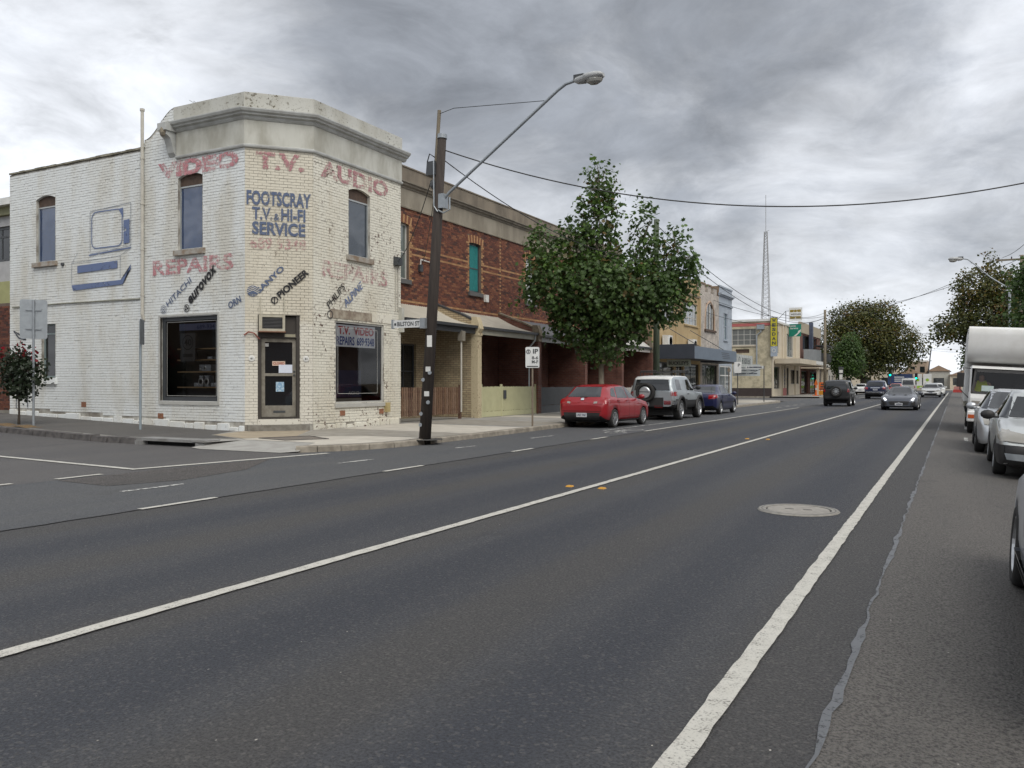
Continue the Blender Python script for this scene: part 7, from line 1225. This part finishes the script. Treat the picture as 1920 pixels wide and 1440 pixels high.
for sx in (-1, 1): MB().box(sx * .80 - .13, 3.19, .49, sx * .80 + .13, 3.215, .60).build('indicator', mat('amber_lamp', (.55, .10, .02), .25, coat=1.), TR); MB().tube([(sx * .93, 2.85, 2.0), (sx * 1.2, 2.95, 2.02), (sx * 1.2, 2.95, 1.35), (sx * .95, 2.9, 1.1)], .015, 6).build('mirror_arm', M_trim, TR); rbox(sx * 1.2 - .1, 2.90, 1.42, sx * 1.2 + .1, 3.0, 1.86, M_trim, 'mirror', bev=.02)
MB().tube([(-.5, 3.0, 1.3), (.1, 3.02, 1.33)], .012, 5).build('wiper', M_trim, TR); MB().tube([(.1, 3.0, 1.3), (.65, 3.02, 1.33)], .012, 5).build('wiper', M_trim, TR)
rbox(-1.0, -3.2, .62, 1.0, 1.6, .9, M_under, 'chassis', bev=.01); rbox(-1.05, -3.2, .80, 1.05, 1.55, .95, M_tan, 'tray_edge', bev=.01); rbox(-1.0, .3, .45, -.7, 1.4, .85, M_tan, 'toolbox', bev=.02); rbox(.7, .3, .45, 1.0, 1.4, .85, M_tan, 'toolbox', bev=.02)
for y, tr_ in ((2.35, .92), (-1.6, .95)):
    for sx in (1, -1): add_wheel(TR, sx * (tr_ - .12), y, .37, .24, 'cap', 5, sx > 0)
for sx in (-1, 1): b = MB(); b.grid([[(sx * x, 2.35 + .46 * math.cos(a), .37 + .46 * math.sin(a)) for a in [math.pi * k / 10 for k in range(11)]] for x in (.80, .97)]); b.build('mudguard', M_trim, TR)
for z in (2.9, 2.95, 3.12, 3.2): MB().box(1.055, 1.9, z, 1.07, 2.3, z + .012).build('rivet_mark', M_gut, TR)
MB().box(.30, 3.02, 1.33, .62, 3.06, 1.50).build('dash_paper', mat('paper_green', (.55, .66, .64), .8), TR); MB().box(-.25, 3.02, 1.32, .05, 3.06, 1.44).build('dash_paper', MATS['paper_green'], TR)

# the driver's hi-vis figure behind the windscreen
pn = thing('person', 'person in a yellow high-visibility vest sitting in the truck cab', 'person', (.72, 29.92, 1.02), 0., local=True)
def skin(name, verts, edges, radii, m, parent, sub=2):
    me = bpy.data.meshes.new(name); me.from_pydata(verts, edges, []); o = link(name, me, parent); md = o.modifiers.new('skin', 'SKIN'); 
    for v, r_ in zip(me.skin_vertices[0].data, radii): v.radius = r_ if isinstance(r_, tuple) else (r_, r_)
    me.skin_vertices[0].data[0].use_root = True; s_ = o.modifiers.new('sub', 'SUBSURF'); s_.levels = sub; s_.render_levels = sub; me.materials.append(m); return o
M_skin = mat('skin', (.42, .26, .19), .6); M_cloth = mat('work_trousers', (.03, .035, .05), .9); M_vest = mat('hi_vis', (.52, .62, .03), .7); M_hair = mat('hair', (.03, .022, .018), .8)
skin('body', [(0, .10, 0), (0, .08, .2), (0, .06, .42), (0, .05, .53), (0, .03, .62), (0, .02, .74), (.2, .05, .47), (.27, -.02, .2), (.17, -.24, .2), (-.2, .05, .47), (-.27, -.02, .2), (-.17, -.24, .2), (.1, -.1, -.03), (.12, -.32, -.03), (.12, -.36, -.34), (-.1, -.1, -.03), (-.12, -.32, -.03), (-.12, -.36, -.34)], [(0, 1), (1, 2), (2, 3), (3, 4), (4, 5), (2, 6), (6, 7), (7, 8), (2, 9), (9, 10), (10, 11), (0, 12), (12, 13), (13, 14), (0, 15), (15, 16), (16, 17)], [(.16, .12), (.15, .11), (.17, .11), .065, .085, .08, .06, .045, .035, .06, .045, .035, .085, .065, .05, .085, .065, .05], M_skin, pn)
skin('vest', [(0, .09, .02), (0, .08, .2), (0, .06, .42), (.15, .05, .46), (-.15, .05, .46)], [(0, 1), (1, 2), (2, 3), (2, 4)], [(.25, .22), (.25, .21), (.25, .20), .12, .12], M_vest, pn); MB().ell((0, .06, .77), (.095, .105, .075), 12, 8).build('hair', M_hair, pn, smooth=True)
MB().ell((0, -.075, .69), (.014, .02, .022), 8, 6).build('nose', M_skin, pn, smooth=True)
